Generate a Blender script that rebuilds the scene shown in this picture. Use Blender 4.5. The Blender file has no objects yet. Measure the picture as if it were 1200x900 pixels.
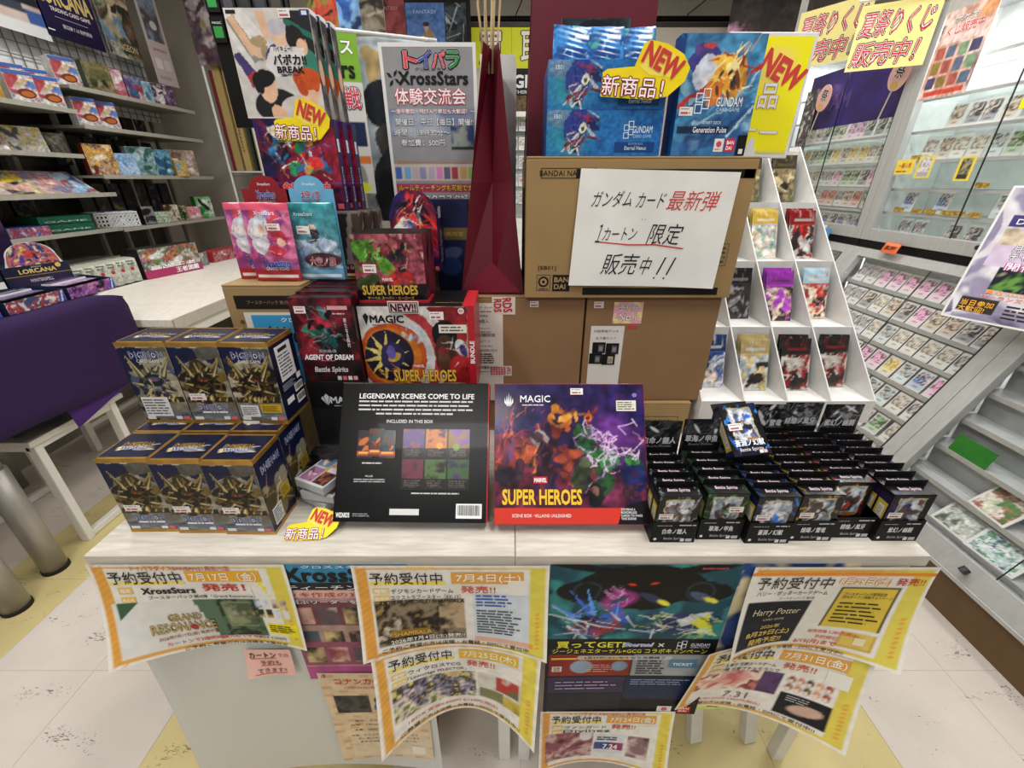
import bpy, math, random
import numpy as np
from mathutils import Vector, Matrix, Euler

S = bpy.context.scene
COL = S.collection
PI = math.pi

# ------------------------------------------------------------------ camera, world, light, exposure
cam_d = bpy.data.cameras.new('camera')
cam_d.sensor_fit = 'HORIZONTAL'
cam_d.sensor_width = 36.0
cam_d.lens = 36.0 * 488.0 / 1200.0
cam_d.clip_start = 0.02
cam = bpy.data.objects.new('camera', cam_d)
cam.location = (0.0, 0.0, 1.215)
cam.rotation_euler = (math.radians(90 - 26.0), 0, 0)
COL.objects.link(cam)
S.camera = cam

w = bpy.data.worlds.new('shop_air')
w.use_nodes = True
w.node_tree.nodes['Background'].inputs[0].default_value = (0.95, 0.97, 1.0, 1)
w.node_tree.nodes['Background'].inputs[1].default_value = 0.36
S.world = w

S.view_settings.view_transform = 'Standard'
S.view_settings.look = 'None'
S.view_settings.gamma = 1.0
S.view_settings.use_curve_mapping = False
S.view_settings.exposure = 0.0
try:
    S.cycles.use_denoising = True
    S.cycles.max_bounces = 6
    S.cycles.transparent_max_bounces = 24
except Exception:
    pass

LIGHTS = [  # ceiling fluorescent panels: x, y, size x, size y, watts
    (-1.0, 0.2, 0.3, 1.2, 22), (0.55, 0.2, 0.3, 1.2, 22),
    (-1.6, 2.2, 0.3, 1.2, 21), (0.4, 2.2, 0.3, 1.2, 20), (1.15, 1.3, 0.3, 1.2, 19),
    (-0.62, -1.75, 1.2, 0.35, 26),
]
CEIL = 2.75
for i, (lx, ly, sx, sy, pw) in enumerate(LIGHTS):
    ld = bpy.data.lights.new('ceiling_tube_light', 'AREA')
    ld.shape = 'RECTANGLE'; ld.size = sx; ld.size_y = sy; ld.energy = pw
    ld.color = (1.0, 0.975, 0.94)
    lo = bpy.data.objects.new('ceiling_tube_light', ld)
    lo.location = (lx, ly, CEIL - 0.07)
    COL.objects.link(lo)

# ------------------------------------------------------------------ colour and materials
def lin(h, a=1.0):
    if not isinstance(h, str):
        return tuple(h[:3]) + (a,)
    h = h.lstrip('#')
    if len(h) == 3:
        h = ''.join(c * 2 for c in h)
    c = [int(h[i:i + 2], 16) / 255.0 for i in (0, 2, 4)]
    return tuple(x / 12.92 if x <= 0.04045 else ((x + 0.055) / 1.055) ** 2.4 for x in c) + (a,)

MATS = {}
def mat(name, col='#888888', rough=0.5, metal=0.0, var=0.06, scale=30.0, bump=0.0, bscale=200.0,
        alpha=1.0, emit=0.0, coat=0.0, stretch=(1, 1, 1), col2=None, spec=.35):
    if name in MATS:
        return MATS[name]
    m = bpy.data.materials.new(name)
    m.use_nodes = True
    nt = m.node_tree; N = nt.nodes; L = nt.links
    b = N['Principled BSDF']
    b.inputs['Roughness'].default_value = rough
    b.inputs['Metallic'].default_value = metal; b.inputs['Specular IOR Level'].default_value = spec
    if coat: b.inputs['Coat Weight'].default_value = coat
    tc = N.new('ShaderNodeTexCoord')
    mp = N.new('ShaderNodeMapping'); mp.inputs['Scale'].default_value = stretch
    L.new(tc.outputs['Object'], mp.inputs['Vector'])
    nz = N.new('ShaderNodeTexNoise'); nz.inputs['Scale'].default_value = scale; nz.inputs['Detail'].default_value = 4
    L.new(mp.outputs[0], nz.inputs['Vector'])
    rp = N.new('ShaderNodeValToRGB')
    c = lin(col)
    c2 = lin(col2) if col2 else tuple(min(1, x * (1 + var)) for x in c[:3]) + (1,)
    c1 = c if col2 else tuple(x * (1 - var) for x in c[:3]) + (1,)
    rp.color_ramp.elements[0].color = c1; rp.color_ramp.elements[0].position = 0.35
    rp.color_ramp.elements[1].color = c2; rp.color_ramp.elements[1].position = 0.65
    L.new(nz.outputs[0], rp.inputs[0]); L.new(rp.outputs[0], b.inputs['Base Color'])
    if bump:
        nb = N.new('ShaderNodeTexNoise'); nb.inputs['Scale'].default_value = bscale
        L.new(mp.outputs[0], nb.inputs['Vector'])
        bp = N.new('ShaderNodeBump'); bp.inputs['Strength'].default_value = bump; bp.inputs['Distance'].default_value = 0.002
        L.new(nb.outputs[0], bp.inputs['Height']); L.new(bp.outputs[0], b.inputs['Normal'])
    if emit:
        b.inputs['Emission Color'].default_value = c; b.inputs['Emission Strength'].default_value = emit
    MATS[name] = m
    return m

def print_mat(name, rough=0.5, coat=0.0, bump=0.0, metal=0.0, bscale=60.0):
    if name in MATS:
        return MATS[name]
    m = bpy.data.materials.new(name); m.use_nodes = True
    nt = m.node_tree; N = nt.nodes; L = nt.links
    b = N['Principled BSDF']
    at = N.new('ShaderNodeAttribute'); at.attribute_name = 'Col'
    L.new(at.outputs['Color'], b.inputs['Base Color'])
    b.inputs['Metallic'].default_value = metal; b.inputs['Specular IOR Level'].default_value = 0.25
    if coat: b.inputs['Coat Weight'].default_value = coat; b.inputs['Coat Roughness'].default_value = 0.12
    tc = N.new('ShaderNodeTexCoord')
    nz = N.new('ShaderNodeTexNoise'); nz.inputs['Scale'].default_value = bscale
    L.new(tc.outputs['Object'], nz.inputs['Vector'])
    mr = N.new('ShaderNodeMapRange')
    mr.inputs['To Min'].default_value = max(0.02, rough - 0.06); mr.inputs['To Max'].default_value = min(1, rough + 0.06)
    L.new(nz.outputs[0], mr.inputs['Value']); L.new(mr.outputs[0], b.inputs['Roughness'])
    if bump:
        bp = N.new('ShaderNodeBump'); bp.inputs['Strength'].default_value = bump; bp.inputs['Distance'].default_value = 0.004
        L.new(nz.outputs[0], bp.inputs['Height']); L.new(bp.outputs[0], b.inputs['Normal'])
    MATS[name] = m
    return m

def clear_mat(name, tint='#ffffff', transp=0.85, rough=0.08):
    if name in MATS:
        return MATS[name]
    m = bpy.data.materials.new(name); m.use_nodes = True
    nt = m.node_tree; N = nt.nodes; L = nt.links
    N.remove(N['Principled BSDF'])
    out = N['Material Output']
    tr = N.new('ShaderNodeBsdfTransparent'); tr.inputs[0].default_value = lin(tint)
    gl = N.new('ShaderNodeBsdfGlossy'); gl.inputs['Roughness'].default_value = rough
    fr = N.new('ShaderNodeLayerWeight'); fr.inputs[0].default_value = .5
    pw = N.new('ShaderNodeMath'); pw.operation = 'POWER'; pw.inputs[1].default_value = 5.0; L.new(fr.outputs['Facing'], pw.inputs[0])
    ad = N.new('ShaderNodeMath'); ad.operation = 'MULTIPLY_ADD'; ad.inputs[1].default_value = .35; ad.inputs[2].default_value = 1 - transp; ad.use_clamp = True
    mx = N.new('ShaderNodeMixShader')
    L.new(pw.outputs[0], ad.inputs[0]); L.new(ad.outputs[0], mx.inputs[0])
    L.new(tr.outputs[0], mx.inputs[1]); L.new(gl.outputs[0], mx.inputs[2]); L.new(mx.outputs[0], out.inputs[0])
    MATS[name] = m
    return m

PAPER = print_mat('printed_paper', 0.6)
CARD = print_mat('printed_card', 0.42, coat=0.08)
GLOSS = print_mat('glossy_card', 0.3, coat=0.22)
FOIL = print_mat('foil_wrap', 0.3, coat=0.6, bump=0.6, bscale=35.0)
VINYL = print_mat('matte_print', 0.7)

# ------------------------------------------------------------------ mesh helpers
class MB:
    def __init__(s):
        s.v = []; s.f = []; s.m = []
    def face(s, pts, m=0):
        n = len(s.v); s.v += [tuple(p) for p in pts]; s.f.append(tuple(range(n, n + len(pts)))); s.m.append(m)
    def box(s, x0, x1, y0, y1, z0, z1, m=0):
        n = len(s.v)
        s.v += [(x0, y0, z0), (x1, y0, z0), (x1, y1, z0), (x0, y1, z0), (x0, y0, z1), (x1, y0, z1), (x1, y1, z1), (x0, y1, z1)]
        for q in ((0, 3, 2, 1), (4, 5, 6, 7), (0, 1, 5, 4), (1, 2, 6, 5), (2, 3, 7, 6), (3, 0, 4, 7)):
            s.f.append(tuple(n + i for i in q)); s.m.append(m)
        return s
    def hexa(s, p, m=0):   # 8 points in the order of box()
        n = len(s.v); s.v += [tuple(q) for q in p]
        for q in ((0, 3, 2, 1), (4, 5, 6, 7), (0, 1, 5, 4), (1, 2, 6, 5), (2, 3, 7, 6), (3, 0, 4, 7)):
            s.f.append(tuple(n + i for i in q)); s.m.append(m)
        return s
    def bar(s, a, b, w, h=None, m=0, up=(0, 0, 1)):
        a = Vector(a); b = Vector(b); h = h or w
        d = (b - a).normalized(); u = Vector(up)
        if abs(d.dot(u)) > 0.98: u = Vector((0, 1, 0))
        r = d.cross(u).normalized(); u = r.cross(d).normalized()
        r *= w / 2; u *= h / 2
        return s.hexa([a - r - u, a + r - u, b + r - u, b - r - u, a - r + u, a + r + u, b + r + u, b - r + u], m)
    def tube(s, pts, r, n=10, m=0, cap=True):
        pts = [Vector(p) for p in pts]
        rs = r if isinstance(r, (list, tuple)) else [r] * len(pts)
        base = len(s.v); prev = None
        for i, p in enumerate(pts):
            d = (pts[min(i + 1, len(pts) - 1)] - pts[max(i - 1, 0)]).normalized()
            u = Vector((0, 0, 1)) if abs(d.z) < 0.95 else Vector((1, 0, 0))
            if prev is not None: u = prev
            a = d.cross(u).normalized(); b = a.cross(d).normalized(); prev = b
            for k in range(n):
                t = 2 * PI * k / n
                s.v.append(tuple(p + (a * math.cos(t) + b * math.sin(t)) * rs[i]))
        for i in range(len(pts) - 1):
            for k in range(n):
                q = base + i * n; k2 = (k + 1) % n
                s.f.append((q + k, q + k2, q + n + k2, q + n + k)); s.m.append(m)
        if cap:
            s.f.append(tuple(base + k for k in range(n))[::-1]); s.m.append(m)
            e = base + (len(pts) - 1) * n
            s.f.append(tuple(e + k for k in range(n))); s.m.append(m)
        return s
    def prism(s, pts, y0, y1, m=0, axis='y'):     # outline in (x, z) pushed along y (or (y, z) along x, (x, y) along z)
        def P(a, b, t):
            return (a, t, b) if axis == 'y' else ((t, a, b) if axis == 'x' else (a, b, t))
        n = len(s.v); k = len(pts)
        s.v += [P(a, b, y0) for a, b in pts] + [P(a, b, y1) for a, b in pts]
        s.f.append(tuple(n + i for i in range(k))); s.m.append(m)
        s.f.append(tuple(n + k + i for i in range(k))[::-1]); s.m.append(m)
        for i in range(k):
            j = (i + 1) % k
            s.f.append((n + i, n + k + i, n + k + j, n + j)); s.m.append(m)
        return s
    def build(s, name, mats, parent=None, bevel=0.0, smooth=False, fix=True):
        me = bpy.data.meshes.new(name)
        me.from_pydata(s.v, [], s.f)
        if not isinstance(mats, (list, tuple)): mats = [mats]
        for x in mats: me.materials.append(x)
        if len(mats) > 1: me.polygons.foreach_set('material_index', s.m)
        if smooth: me.polygons.foreach_set('use_smooth', [True] * len(me.polygons))
        if fix:
            import bmesh
            bm = bmesh.new(); bm.from_mesh(me); bmesh.ops.recalc_face_normals(bm, faces=bm.faces); bm.to_mesh(me); bm.free()
        o = bpy.data.objects.new(name, me); COL.objects.link(o)
        if parent is not None: o.parent = parent
        if bevel:
            md = o.modifiers.new('bevel', 'BEVEL'); md.width = bevel; md.segments = 2; md.limit_method = 'ANGLE'
        return o

def tag(o, label=None, cat=None, group=None, kind=None):
    if label: o['label'] = label
    if cat: o['category'] = cat
    if group: o['group'] = group
    if kind: o['kind'] = kind
    return o
def thing(name, label, cat, loc=(0, 0, 0), rot=(0, 0, 0), group=None):
    o = bpy.data.objects.new(name, None); o.empty_display_size = 0.02
    COL.objects.link(o); o.location = loc
    o.rotation_euler = rot if isinstance(rot, (tuple, list)) else (0, 0, rot)
    return tag(o, label, cat, group)
def struct(o): o['kind'] = 'structure'; return o
def copy_tree(o, loc=None, rot=None, label=None, group=None, parent=None):
    c = o.copy(); COL.objects.link(c)
    if parent is not None: c.parent = parent
    if loc is not None: c.location = loc
    if rot is not None: c.rotation_euler = rot if isinstance(rot, (tuple, list)) else (0, 0, rot)
    if label: c['label'] = label
    if group: c['group'] = group
    for ch in list(o.children):
        copy_tree(ch, parent=c)
    return c

# ------------------------------------------------------------------ printed artwork (a mesh grid with one colour per vertex)
class Art:
    def __init__(s, w, h, res, base='#ffffff'):
        s.w, s.h = w, h
        s.nx = max(2, int(round(w / res)) + 1); s.ny = max(2, int(round(h / res)) + 1)
        s.X, s.Y = np.meshgrid(np.linspace(0, 1, s.nx), np.linspace(0, 1, s.ny))
        s.a = np.zeros((s.ny, s.nx, 3)); s.a[:] = lin(base)[:3]
        s.k = w / h
        s.px = 1.0 / s.ny
    def mix(s, m, c, al=1.0):
        m = np.clip(m, 0, 1)[..., None] * al
        s.a = s.a * (1 - m) + np.array(lin(c)[:3]) * m
        return s
    def grad(s, c0, c1, ang=90):
        t = math.radians(ang); q = (s.X - .5) * math.cos(t) + (s.Y - .5) * math.sin(t) + .5
        s.a = np.array(lin(c0)[:3]) * (1 - np.clip(q, 0, 1)[..., None]) + np.array(lin(c1)[:3]) * np.clip(q, 0, 1)[..., None]
        return s
    def rect(s, x0, y0, x1, y1, c, al=1.0):
        return s.mix(((s.X >= x0) & (s.X <= x1) & (s.Y >= y0) & (s.Y <= y1)).astype(float), c, al)
    def ell(s, cx, cy, rx, ry, c, ang=0, al=1.0, soft=0.0):
        # rx, ry in units of the height
        t = math.radians(ang); dx = (s.X - cx) * s.k; dy = s.Y - cy
        u = dx * math.cos(t) + dy * math.sin(t); v = -dx * math.sin(t) + dy * math.cos(t)
        d = np.sqrt((u / rx) ** 2 + (v / ry) ** 2)
        e = max(soft, s.px / min(rx, ry) * 0.7)
        return s.mix((1 - d) / e + 0.5, c, al)
    def ring(s, cx, cy, r, wd, c, al=1.0):
        d = np.sqrt(((s.X - cx) * s.k) ** 2 + (s.Y - cy) ** 2)
        return s.mix((wd / 2 - np.abs(d - r)) / s.px + .5, c, al)
    def line(s, x0, y0, x1, y1, wd, c, al=1.0, taper=False):
        ax, ay, bx, by = x0 * s.k, y0, x1 * s.k, y1
        dx, dy = bx - ax, by - ay; L2 = dx * dx + dy * dy + 1e-9
        t = np.clip(((s.X * s.k - ax) * dx + (s.Y - ay) * dy) / L2, 0, 1)
        d = np.hypot(s.X * s.k - ax - t * dx, s.Y - ay - t * dy)
        ww = wd / 2 * (1 - t * 0.9) if taper else wd / 2
        return s.mix((ww - d) / s.px + .5, c, al)
    def poly(s, pts, c, al=1.0):
        ins = np.zeros(s.X.shape, bool); n = len(pts)
        for i in range(n):
            x1, y1 = pts[i]; x2, y2 = pts[(i + 1) % n]
            if y1 == y2: continue
            cond = ((y1 > s.Y) != (y2 > s.Y)) & (s.X < (x2 - x1) * (s.Y - y1) / (y2 - y1) + x1)
            ins ^= cond
        return s.mix(ins.astype(float), c, al)
    def noise(s, cols, cells=5, seed=1, box=None, al=1.0, octaves=4, contrast=1.6, warp=0.0):
        rg = np.random.RandomState(seed); f = np.zeros(s.X.shape); amp = 1.0; tot = 0
        X = s.X * s.k; Y = s.Y
        if warp:
            X = X + warp * np.sin(Y * 9 + seed); Y = Y + warp * np.sin(X * 8 + seed * 2)
        for o in range(octaves):
            n = cells * 2 ** o
            g = rg.rand(64, 64)
            x = (X * n) % 63; y = (Y * n) % 63
            xi = x.astype(int); yi = y.astype(int); fx = x - xi; fy = y - yi
            fx = fx * fx * (3 - 2 * fx); fy = fy * fy * (3 - 2 * fy)
            x2 = (xi + 1) % 64; y2 = (yi + 1) % 64
            f += amp * ((g[yi, xi] * (1 - fx) + g[yi, x2] * fx) * (1 - fy) + (g[y2, xi] * (1 - fx) + g[y2, x2] * fx) * fy)
            tot += amp; amp *= 0.6
        f = np.clip((f / tot - .5) * contrast + .5, 0, 0.999)
        k = len(cols) - 1
        q = f * k; i = q.astype(int); t = (q - i)[..., None]
        t = np.clip((t - .5) * 2 + .5, 0, 1)
        pal = np.array([lin(c)[:3] for c in cols])
        img = pal[i] * (1 - t) + pal[np.minimum(i + 1, k)] * t
        m = np.ones(s.X.shape)
        if box: m = ((s.X >= box[0]) & (s.X <= box[2]) & (s.Y >= box[1]) & (s.Y <= box[3])).astype(float)
        m = m[..., None] * al
        s.a = s.a * (1 - m) + img * m
        return s
    def blobs(s, n, seed, cols, r0, r1, box=(0, 0, 1, 1), al=1.0, el=2.2):
        rg = random.Random(seed)
        for i in range(n):
            r = rg.uniform(r0, r1)
            s.ell(rg.uniform(box[0], box[2]), rg.uniform(box[1], box[3]), r * rg.uniform(1, el), r / rg.uniform(1, el),
                  rg.choice(cols), rg.uniform(0, 180), al)
        return s
    def warp(s, amt=.03, cells=6, seed=1):
        rg = np.random.RandomState(seed)
        def nz():
            g = rg.rand(80, 80) - .5; o = np.zeros(s.X.shape)
            for q, am in ((1, 1.0), (2.3, .5), (5, .25)):
                x = (s.X * s.k * cells * q) % 78; y = (s.Y * cells * q) % 78; xi = x.astype(int); yi = y.astype(int); fx = x - xi; fy = y - yi
                fx = fx * fx * (3 - 2 * fx); fy = fy * fy * (3 - 2 * fy)
                o += am * ((g[yi, xi] * (1 - fx) + g[yi, xi + 1] * fx) * (1 - fy) + (g[yi + 1, xi] * (1 - fx) + g[yi + 1, xi + 1] * fx) * fy)
            return o
        i = np.clip((s.Y + nz() * amt * 2) * (s.ny - 1), 0, s.ny - 1).round().astype(int)
        j = np.clip((s.X + nz() * amt * 2 / s.k) * (s.nx - 1), 0, s.nx - 1).round().astype(int)
        s.a = s.a[i, j]
        return s
    def grit(s, amt=.4, cells=22, seed=1):
        rg = np.random.RandomState(seed); g = rg.rand(200, 200)
        x = (s.X * s.k * cells) % 198; y = (s.Y * cells) % 198; xi = x.astype(int); yi = y.astype(int); fx = x - xi; fy = y - yi
        n = (g[yi, xi] * (1 - fx) + g[yi, xi + 1] * fx) * (1 - fy) + (g[yi + 1, xi] * (1 - fx) + g[yi + 1, xi + 1] * fx) * fy
        s.a = np.clip(s.a * (1 + amt * 2.2 * (n[..., None] - .5)) , 0, 1)
        return s
    def organic(s, amt=.025, seed=1, g=.5): return s.warp(amt, 7, seed).grit(g, 16, seed).grit(g * .6, 34, seed + 1)
    def streaks(s, n, seed, cols, wd=0.01, ln=0.4, box=(0, 0, 1, 1), al=1.0, ang=None, spread=180):
        rg = random.Random(seed)
        for i in range(n):
            x = rg.uniform(box[0], box[2]); y = rg.uniform(box[1], box[3])
            a = math.radians((rg.uniform(0, 360) if ang is None else ang + rg.uniform(-spread, spread)))
            l = ln * rg.uniform(.4, 1)
            s.line(x, y, x + l * math.cos(a) / s.k, y + l * math.sin(a), wd * rg.uniform(.4, 1.3), rg.choice(cols), al, taper=True)
        return s
    def smalltext(s, x0, y0, x1, y1, rows, c, seed=1, fill=0.8):
        rg = random.Random(seed); h = (y1 - y0) / rows
        for r in range(rows):
            y = y1 - (r + .5) * h; x = x0; end = x0 + (x1 - x0) * rg.uniform(fill, 1)
            while x < end:
                l = rg.uniform(.02, .09) * (x1 - x0)
                s.rect(x, y - h * .28, min(end, x + l), y + h * .28, c, 0.8); x += l + .018 * (x1 - x0)
        return s

TEXT = {}
def text_mesh(st, off=0.0, res=2):
    key = (st, off, res)
    if key in TEXT: return TEXT[key]
    c = bpy.data.curves.new('t', 'FONT'); c.body = st; c.resolution_u = res; c.size = 1; c.offset = off
    c.fill_mode = 'BOTH'
    o = bpy.data.objects.new('t', c); COL.objects.link(o)
    dg = bpy.context.evaluated_depsgraph_get(); dg.update()
    me = bpy.data.meshes.new_from_object(o.evaluated_get(dg))
    v = np.zeros(len(me.vertices) * 3); me.vertices.foreach_get('co', v); v = v.reshape(-1, 3)[:, :2].copy()
    f = [tuple(p.vertices) for p in me.polygons]
    bpy.data.objects.remove(o); bpy.data.curves.remove(c); bpy.data.meshes.remove(me)
    TEXT[key] = (v, f)
    return TEXT[key]

def flat(O, U, V):
    O = np.array(O, float); U = np.array(U, float); V = np.array(V, float)
    U /= np.linalg.norm(U); V /= np.linalg.norm(V); Nn = np.cross(U, V)
    def f(u, v, l):
        u = np.asarray(u, float)[..., None]; v = np.asarray(v, float)[..., None]
        return O + u * U + v * V + Nn * l
    f.flat = True
    return f
LAY = 0.00022

def setcol(me, cols):
    ca = me.color_attributes.new('Col', 'FLOAT_COLOR', 'POINT')
    arr = np.ones((len(cols), 4), np.float32); arr[:, :3] = cols
    ca.data.foreach_set('color', arr.ravel())

def grid_mesh(name, surf, art, u0, v0, u1, v1, lay):
    nx, ny = art.nx, art.ny
    U, V = np.meshgrid(np.linspace(u0, u1, nx), np.linspace(v0, v1, ny))
    P = surf(U.ravel(), V.ravel(), lay * LAY)
    me = bpy.data.meshes.new(name)
    nf = (nx - 1) * (ny - 1)
    me.vertices.add(nx * ny); me.vertices.foreach_set('co', P.astype(np.float32).ravel())
    i = np.arange(nx - 1)[None, :] + nx * np.arange(ny - 1)[:, None]
    q = np.stack([i, i + 1, i + nx + 1, i + nx], -1).reshape(-1, 4)
    me.loops.add(nf * 4); me.polygons.add(nf)
    me.loops.foreach_set('vertex_index', q.ravel())
    me.polygons.foreach_set('loop_start', np.arange(nf) * 4)
    me.update(calc_edges=True)
    setcol(me, art.a.reshape(-1, 3))
    if not getattr(surf, 'flat', False):
        me.polygons.foreach_set('use_smooth', [True] * nf)
    return me

class Print:
    """flat print on one face: pictures, blocks of colour and lettering"""
    def __init__(s, surf, parent, mat_=None):
        s.surf = surf; s.parent = parent; s.mat = mat_ or CARD
        s.V = []; s.F = []; s.C = []; s.n = 0
    def art(s, a, u0=0, v0=0, u1=None, v1=None, lay=1, name='printed_picture', mat_=None):
        u1 = a.w + u0 if u1 is None else u1; v1 = a.h + v0 if v1 is None else v1
        me = grid_mesh(name, s.surf, a, u0, v0, u1, v1, lay); me.materials.append(mat_ or s.mat)
        o = bpy.data.objects.new(name, me); COL.objects.link(o); o.parent = s.parent
        return o
    def add(s, uv, faces, col, lay):
        P = s.surf(uv[:, 0], uv[:, 1], lay * LAY)
        s.V.append(P); s.C.append(np.tile(np.array(lin(col)[:3]), (len(P), 1)))
        s.F += [tuple(i + s.n for i in f) for f in faces]; s.n += len(P)
    def rect(s, u0, v0, u1, v1, col, lay=2, n=None):
        nx = ny = 1
        if not getattr(s.surf, 'flat', False):
            nx = max(1, int(abs(u1 - u0) / .012)); ny = max(1, int(abs(v1 - v0) / .012))
        U, V = np.meshgrid(np.linspace(u0, u1, nx + 1), np.linspace(v0, v1, ny + 1))
        f = [(j * (nx + 1) + i, j * (nx + 1) + i + 1, (j + 1) * (nx + 1) + i + 1, (j + 1) * (nx + 1) + i) for j in range(ny) for i in range(nx)]
        s.add(np.stack([U.ravel(), V.ravel()], 1), f, col, lay); return s
    def poly(s, pts, col, lay=2):
        s.add(np.array(pts, float), [tuple(range(len(pts)))], col, lay); return s
    def disc(s, cu, cv, r, col, lay=2, r2=None, n=20):
        t = np.linspace(0, 2 * PI, n, endpoint=False)
        s.add(np.stack([cu + r * np.cos(t), cv + (r2 or r) * np.sin(t)], 1), [tuple(range(n))], col, lay); return s
    def frame(s, u0, v0, u1, v1, t, col, lay=2):
        s.rect(u0, v0, u1, v0 + t, col, lay); s.rect(u0, v1 - t, u1, v1, col, lay)
        s.rect(u0, v0 + t, u0 + t, v1 - t, col, lay); s.rect(u1 - t, v0 + t, u1, v1 - t, col, lay); return s
    def text(s, st, u, v, w=None, h=None, col='#000', lay=4, bold=0.012, out=None, outw=0.05, out2=None, out2w=0.1,
             slant=0.0, rot=0.0, anchor='c', res=2):
        """centre (or left) of the text at u, v; fitted to width w and/or height h"""
        vv, ff = text_mesh(st, 0.0, res)
        if not len(vv): return s
        x0, x1 = vv[:, 0].min(), vv[:, 0].max(); y0, y1 = vv[:, 1].min(), vv[:, 1].max()
        sx = w / (x1 - x0) if w else None; sy = h / (y1 - y0) if h else None
        sx = sx or sy; sy = sy or sx
        def put(col_, ly, rad, n, mesh):
            a, f = mesh
            for k in range(n):
                t = 2 * PI * (k + .5) / n
                q = a.copy()
                q[:, 0] = (a[:, 0] + (rad * math.cos(t) if n > 1 else 0) - (x0 + x1) / 2) * sx
                q[:, 1] = (a[:, 1] + (rad * math.sin(t) if n > 1 else 0) - (y0 + y1) / 2) * sy
                if anchor == 'l': q[:, 0] += (x1 - x0) * sx / 2
                q[:, 0] += slant * q[:, 1]
                c_, s_ = math.cos(rot), math.sin(rot)
                s.add(np.stack([u + q[:, 0] * c_ - q[:, 1] * s_, v + q[:, 0] * s_ + q[:, 1] * c_], 1), f, col_, ly + k * .11)
        big = sy > .010
        base = (vv, ff); low = text_mesh(st, 0.0, 1)
        if out2: put(out2, lay - 2, out2w, 8 if big else 6, low)
        if out: put(out, lay - 1, outw, 8 if big else 5, low)
        if bold > .006: put(col, lay, bold * .9, 4 if big and bold > .02 else 2, base)
        else: put(col, lay, 0, 1, base)
        return s
    def barcode(s, u0, v0, u1, v1, seed=1, lay=3, back='#f4f4f2'):
        if back: s.rect(u0, v0, u1, v1, back, lay - 1)
        rg = random.Random(seed); x = u0 + .06 * (u1 - u0); e = u1 - .06 * (u1 - u0); st = (u1 - u0) / 45
        while x < e:
            b = st * rg.choice([.5, .5, 1, 1.4]); s.rect(x, v0 + .2 * (v1 - v0), min(e, x + b), v1 - .1 * (v1 - v0), '#111', lay); x += b + st * rg.choice([.5, .8, 1])
        return s
    def lines(s, u0, v0, u1, v1, rows, col='#333', seed=1, lay=3, fill=.75, th=.45):
        """rows of print too fine to read"""
        rg = random.Random(seed); h = (v1 - v0) / rows
        for r in range(rows):
            y = v1 - (r + .5) * h; x = u0; end = u0 + (u1 - u0) * rg.uniform(fill, 1)
            while x < end:
                l = rg.uniform(.8, 4) * h; s.rect(x, y - h * th / 2, min(end, x + l), y + h * th / 2, col, lay); x += l + h * .35
        return s
    def build(s, name='lettering', mat_=None, parent=None):
        if not s.n: return None
        me = bpy.data.meshes.new(name)
        me.from_pydata(np.concatenate(s.V).tolist(), [], s.F)
        setcol(me, np.concatenate(s.C)); me.materials.append(mat_ or s.mat)
        o = bpy.data.objects.new(name, me); COL.objects.link(o); o.parent = parent or s.parent
        s.V = []; s.F = []; s.C = []; s.n = 0
        return o

# faces of a box thing whose front lies at local y = 0, centred on x, standing on z = 0
def F_front(w, d=0, h=0): return flat((-w / 2, 0, 0), (1, 0, 0), (0, 0, 1))
def F_back(w, d, h=0): return flat((w / 2, d, 0), (-1, 0, 0), (0, 0, 1))
def F_top(w, d, h): return flat((-w / 2, 0, h), (1, 0, 0), (0, 1, 0))
def F_right(w, d, h=0): return flat((w / 2, 0, 0), (0, 1, 0), (0, 0, 1))
def F_left(w, d, h=0): return flat((-w / 2, d, 0), (0, -1, 0), (0, 0, 1))

def body(parent, w, d, h, m, name='box_body', bevel=0.0012):
    mb = MB(); mb.box(-w / 2, w / 2, 0, d, 0, h)
    return mb.build(name, m, parent, bevel=min(bevel, w / 10, d / 10, h / 10))

def sticker(parent, surf, u0, v0, u1, v1, name='price_sticker', lay=5, col='#e9e4e0', txt='#b05560', seed=1, line='税込'):
    p = Print(surf, parent, PAPER)
    p.rect(u0, v0, u1, v1, col, lay)
    w_, h_ = u1 - u0, v1 - v0
    p.lines(u0 + w_ * .08, v0 + h_ * .62, u1 - w_ * .08, v1 - h_ * .08, 1, '#8a8080', seed, lay + 1, th=.35)
    p.lines(u0 + w_ * .12, v0 + h_ * .12, u1 - w_ * .1, v0 + h_ * .5, 1, txt, seed + 3, lay + 1, th=.6)
    return p.build(name)

# sheets of paper: surf(u, v, l) with u to the right, v up; the lower edge may swing forward
def curl_sheet(x0, x1, z1, h, y0, fl, fc, fr, sag=1.6, skew=0.0, wave=0.0, dx=0.0, top=(0, 0, 0)):
    """hangs from (x0..x1, z1) at y0; the bottom edge stands fl / fc / fr in front of y0 at left / centre / right"""
    W = x1 - x0
    def f(u, v, l):
        u = np.asarray(u, float); v = np.asarray(v, float)
        s = u / W; t = 1 - v / h
        a = fl * (1 - s) * (1 - 2 * s) + fc * 4 * s * (1 - s) + fr * s * (2 * s - 1)
        a0 = top[0] * (1 - s) * (1 - 2 * s) + top[1] * 4 * s * (1 - s) + top[2] * s * (2 * s - 1)
        off = a0 + (a - a0) * np.clip(t, 0, 1) ** sag + wave * np.sin(s * 7) * t
        k = np.minimum(np.abs(a - a0), h * .9) / h
        drop = h * t * (1 - 0.5 * k * k * np.clip(t, 0, 1))
        x = x0 + u + dx * t + skew * (s - .5) * t
        return np.stack([x, y0 - off - l, z1 - drop], -1)
    return f
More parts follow.
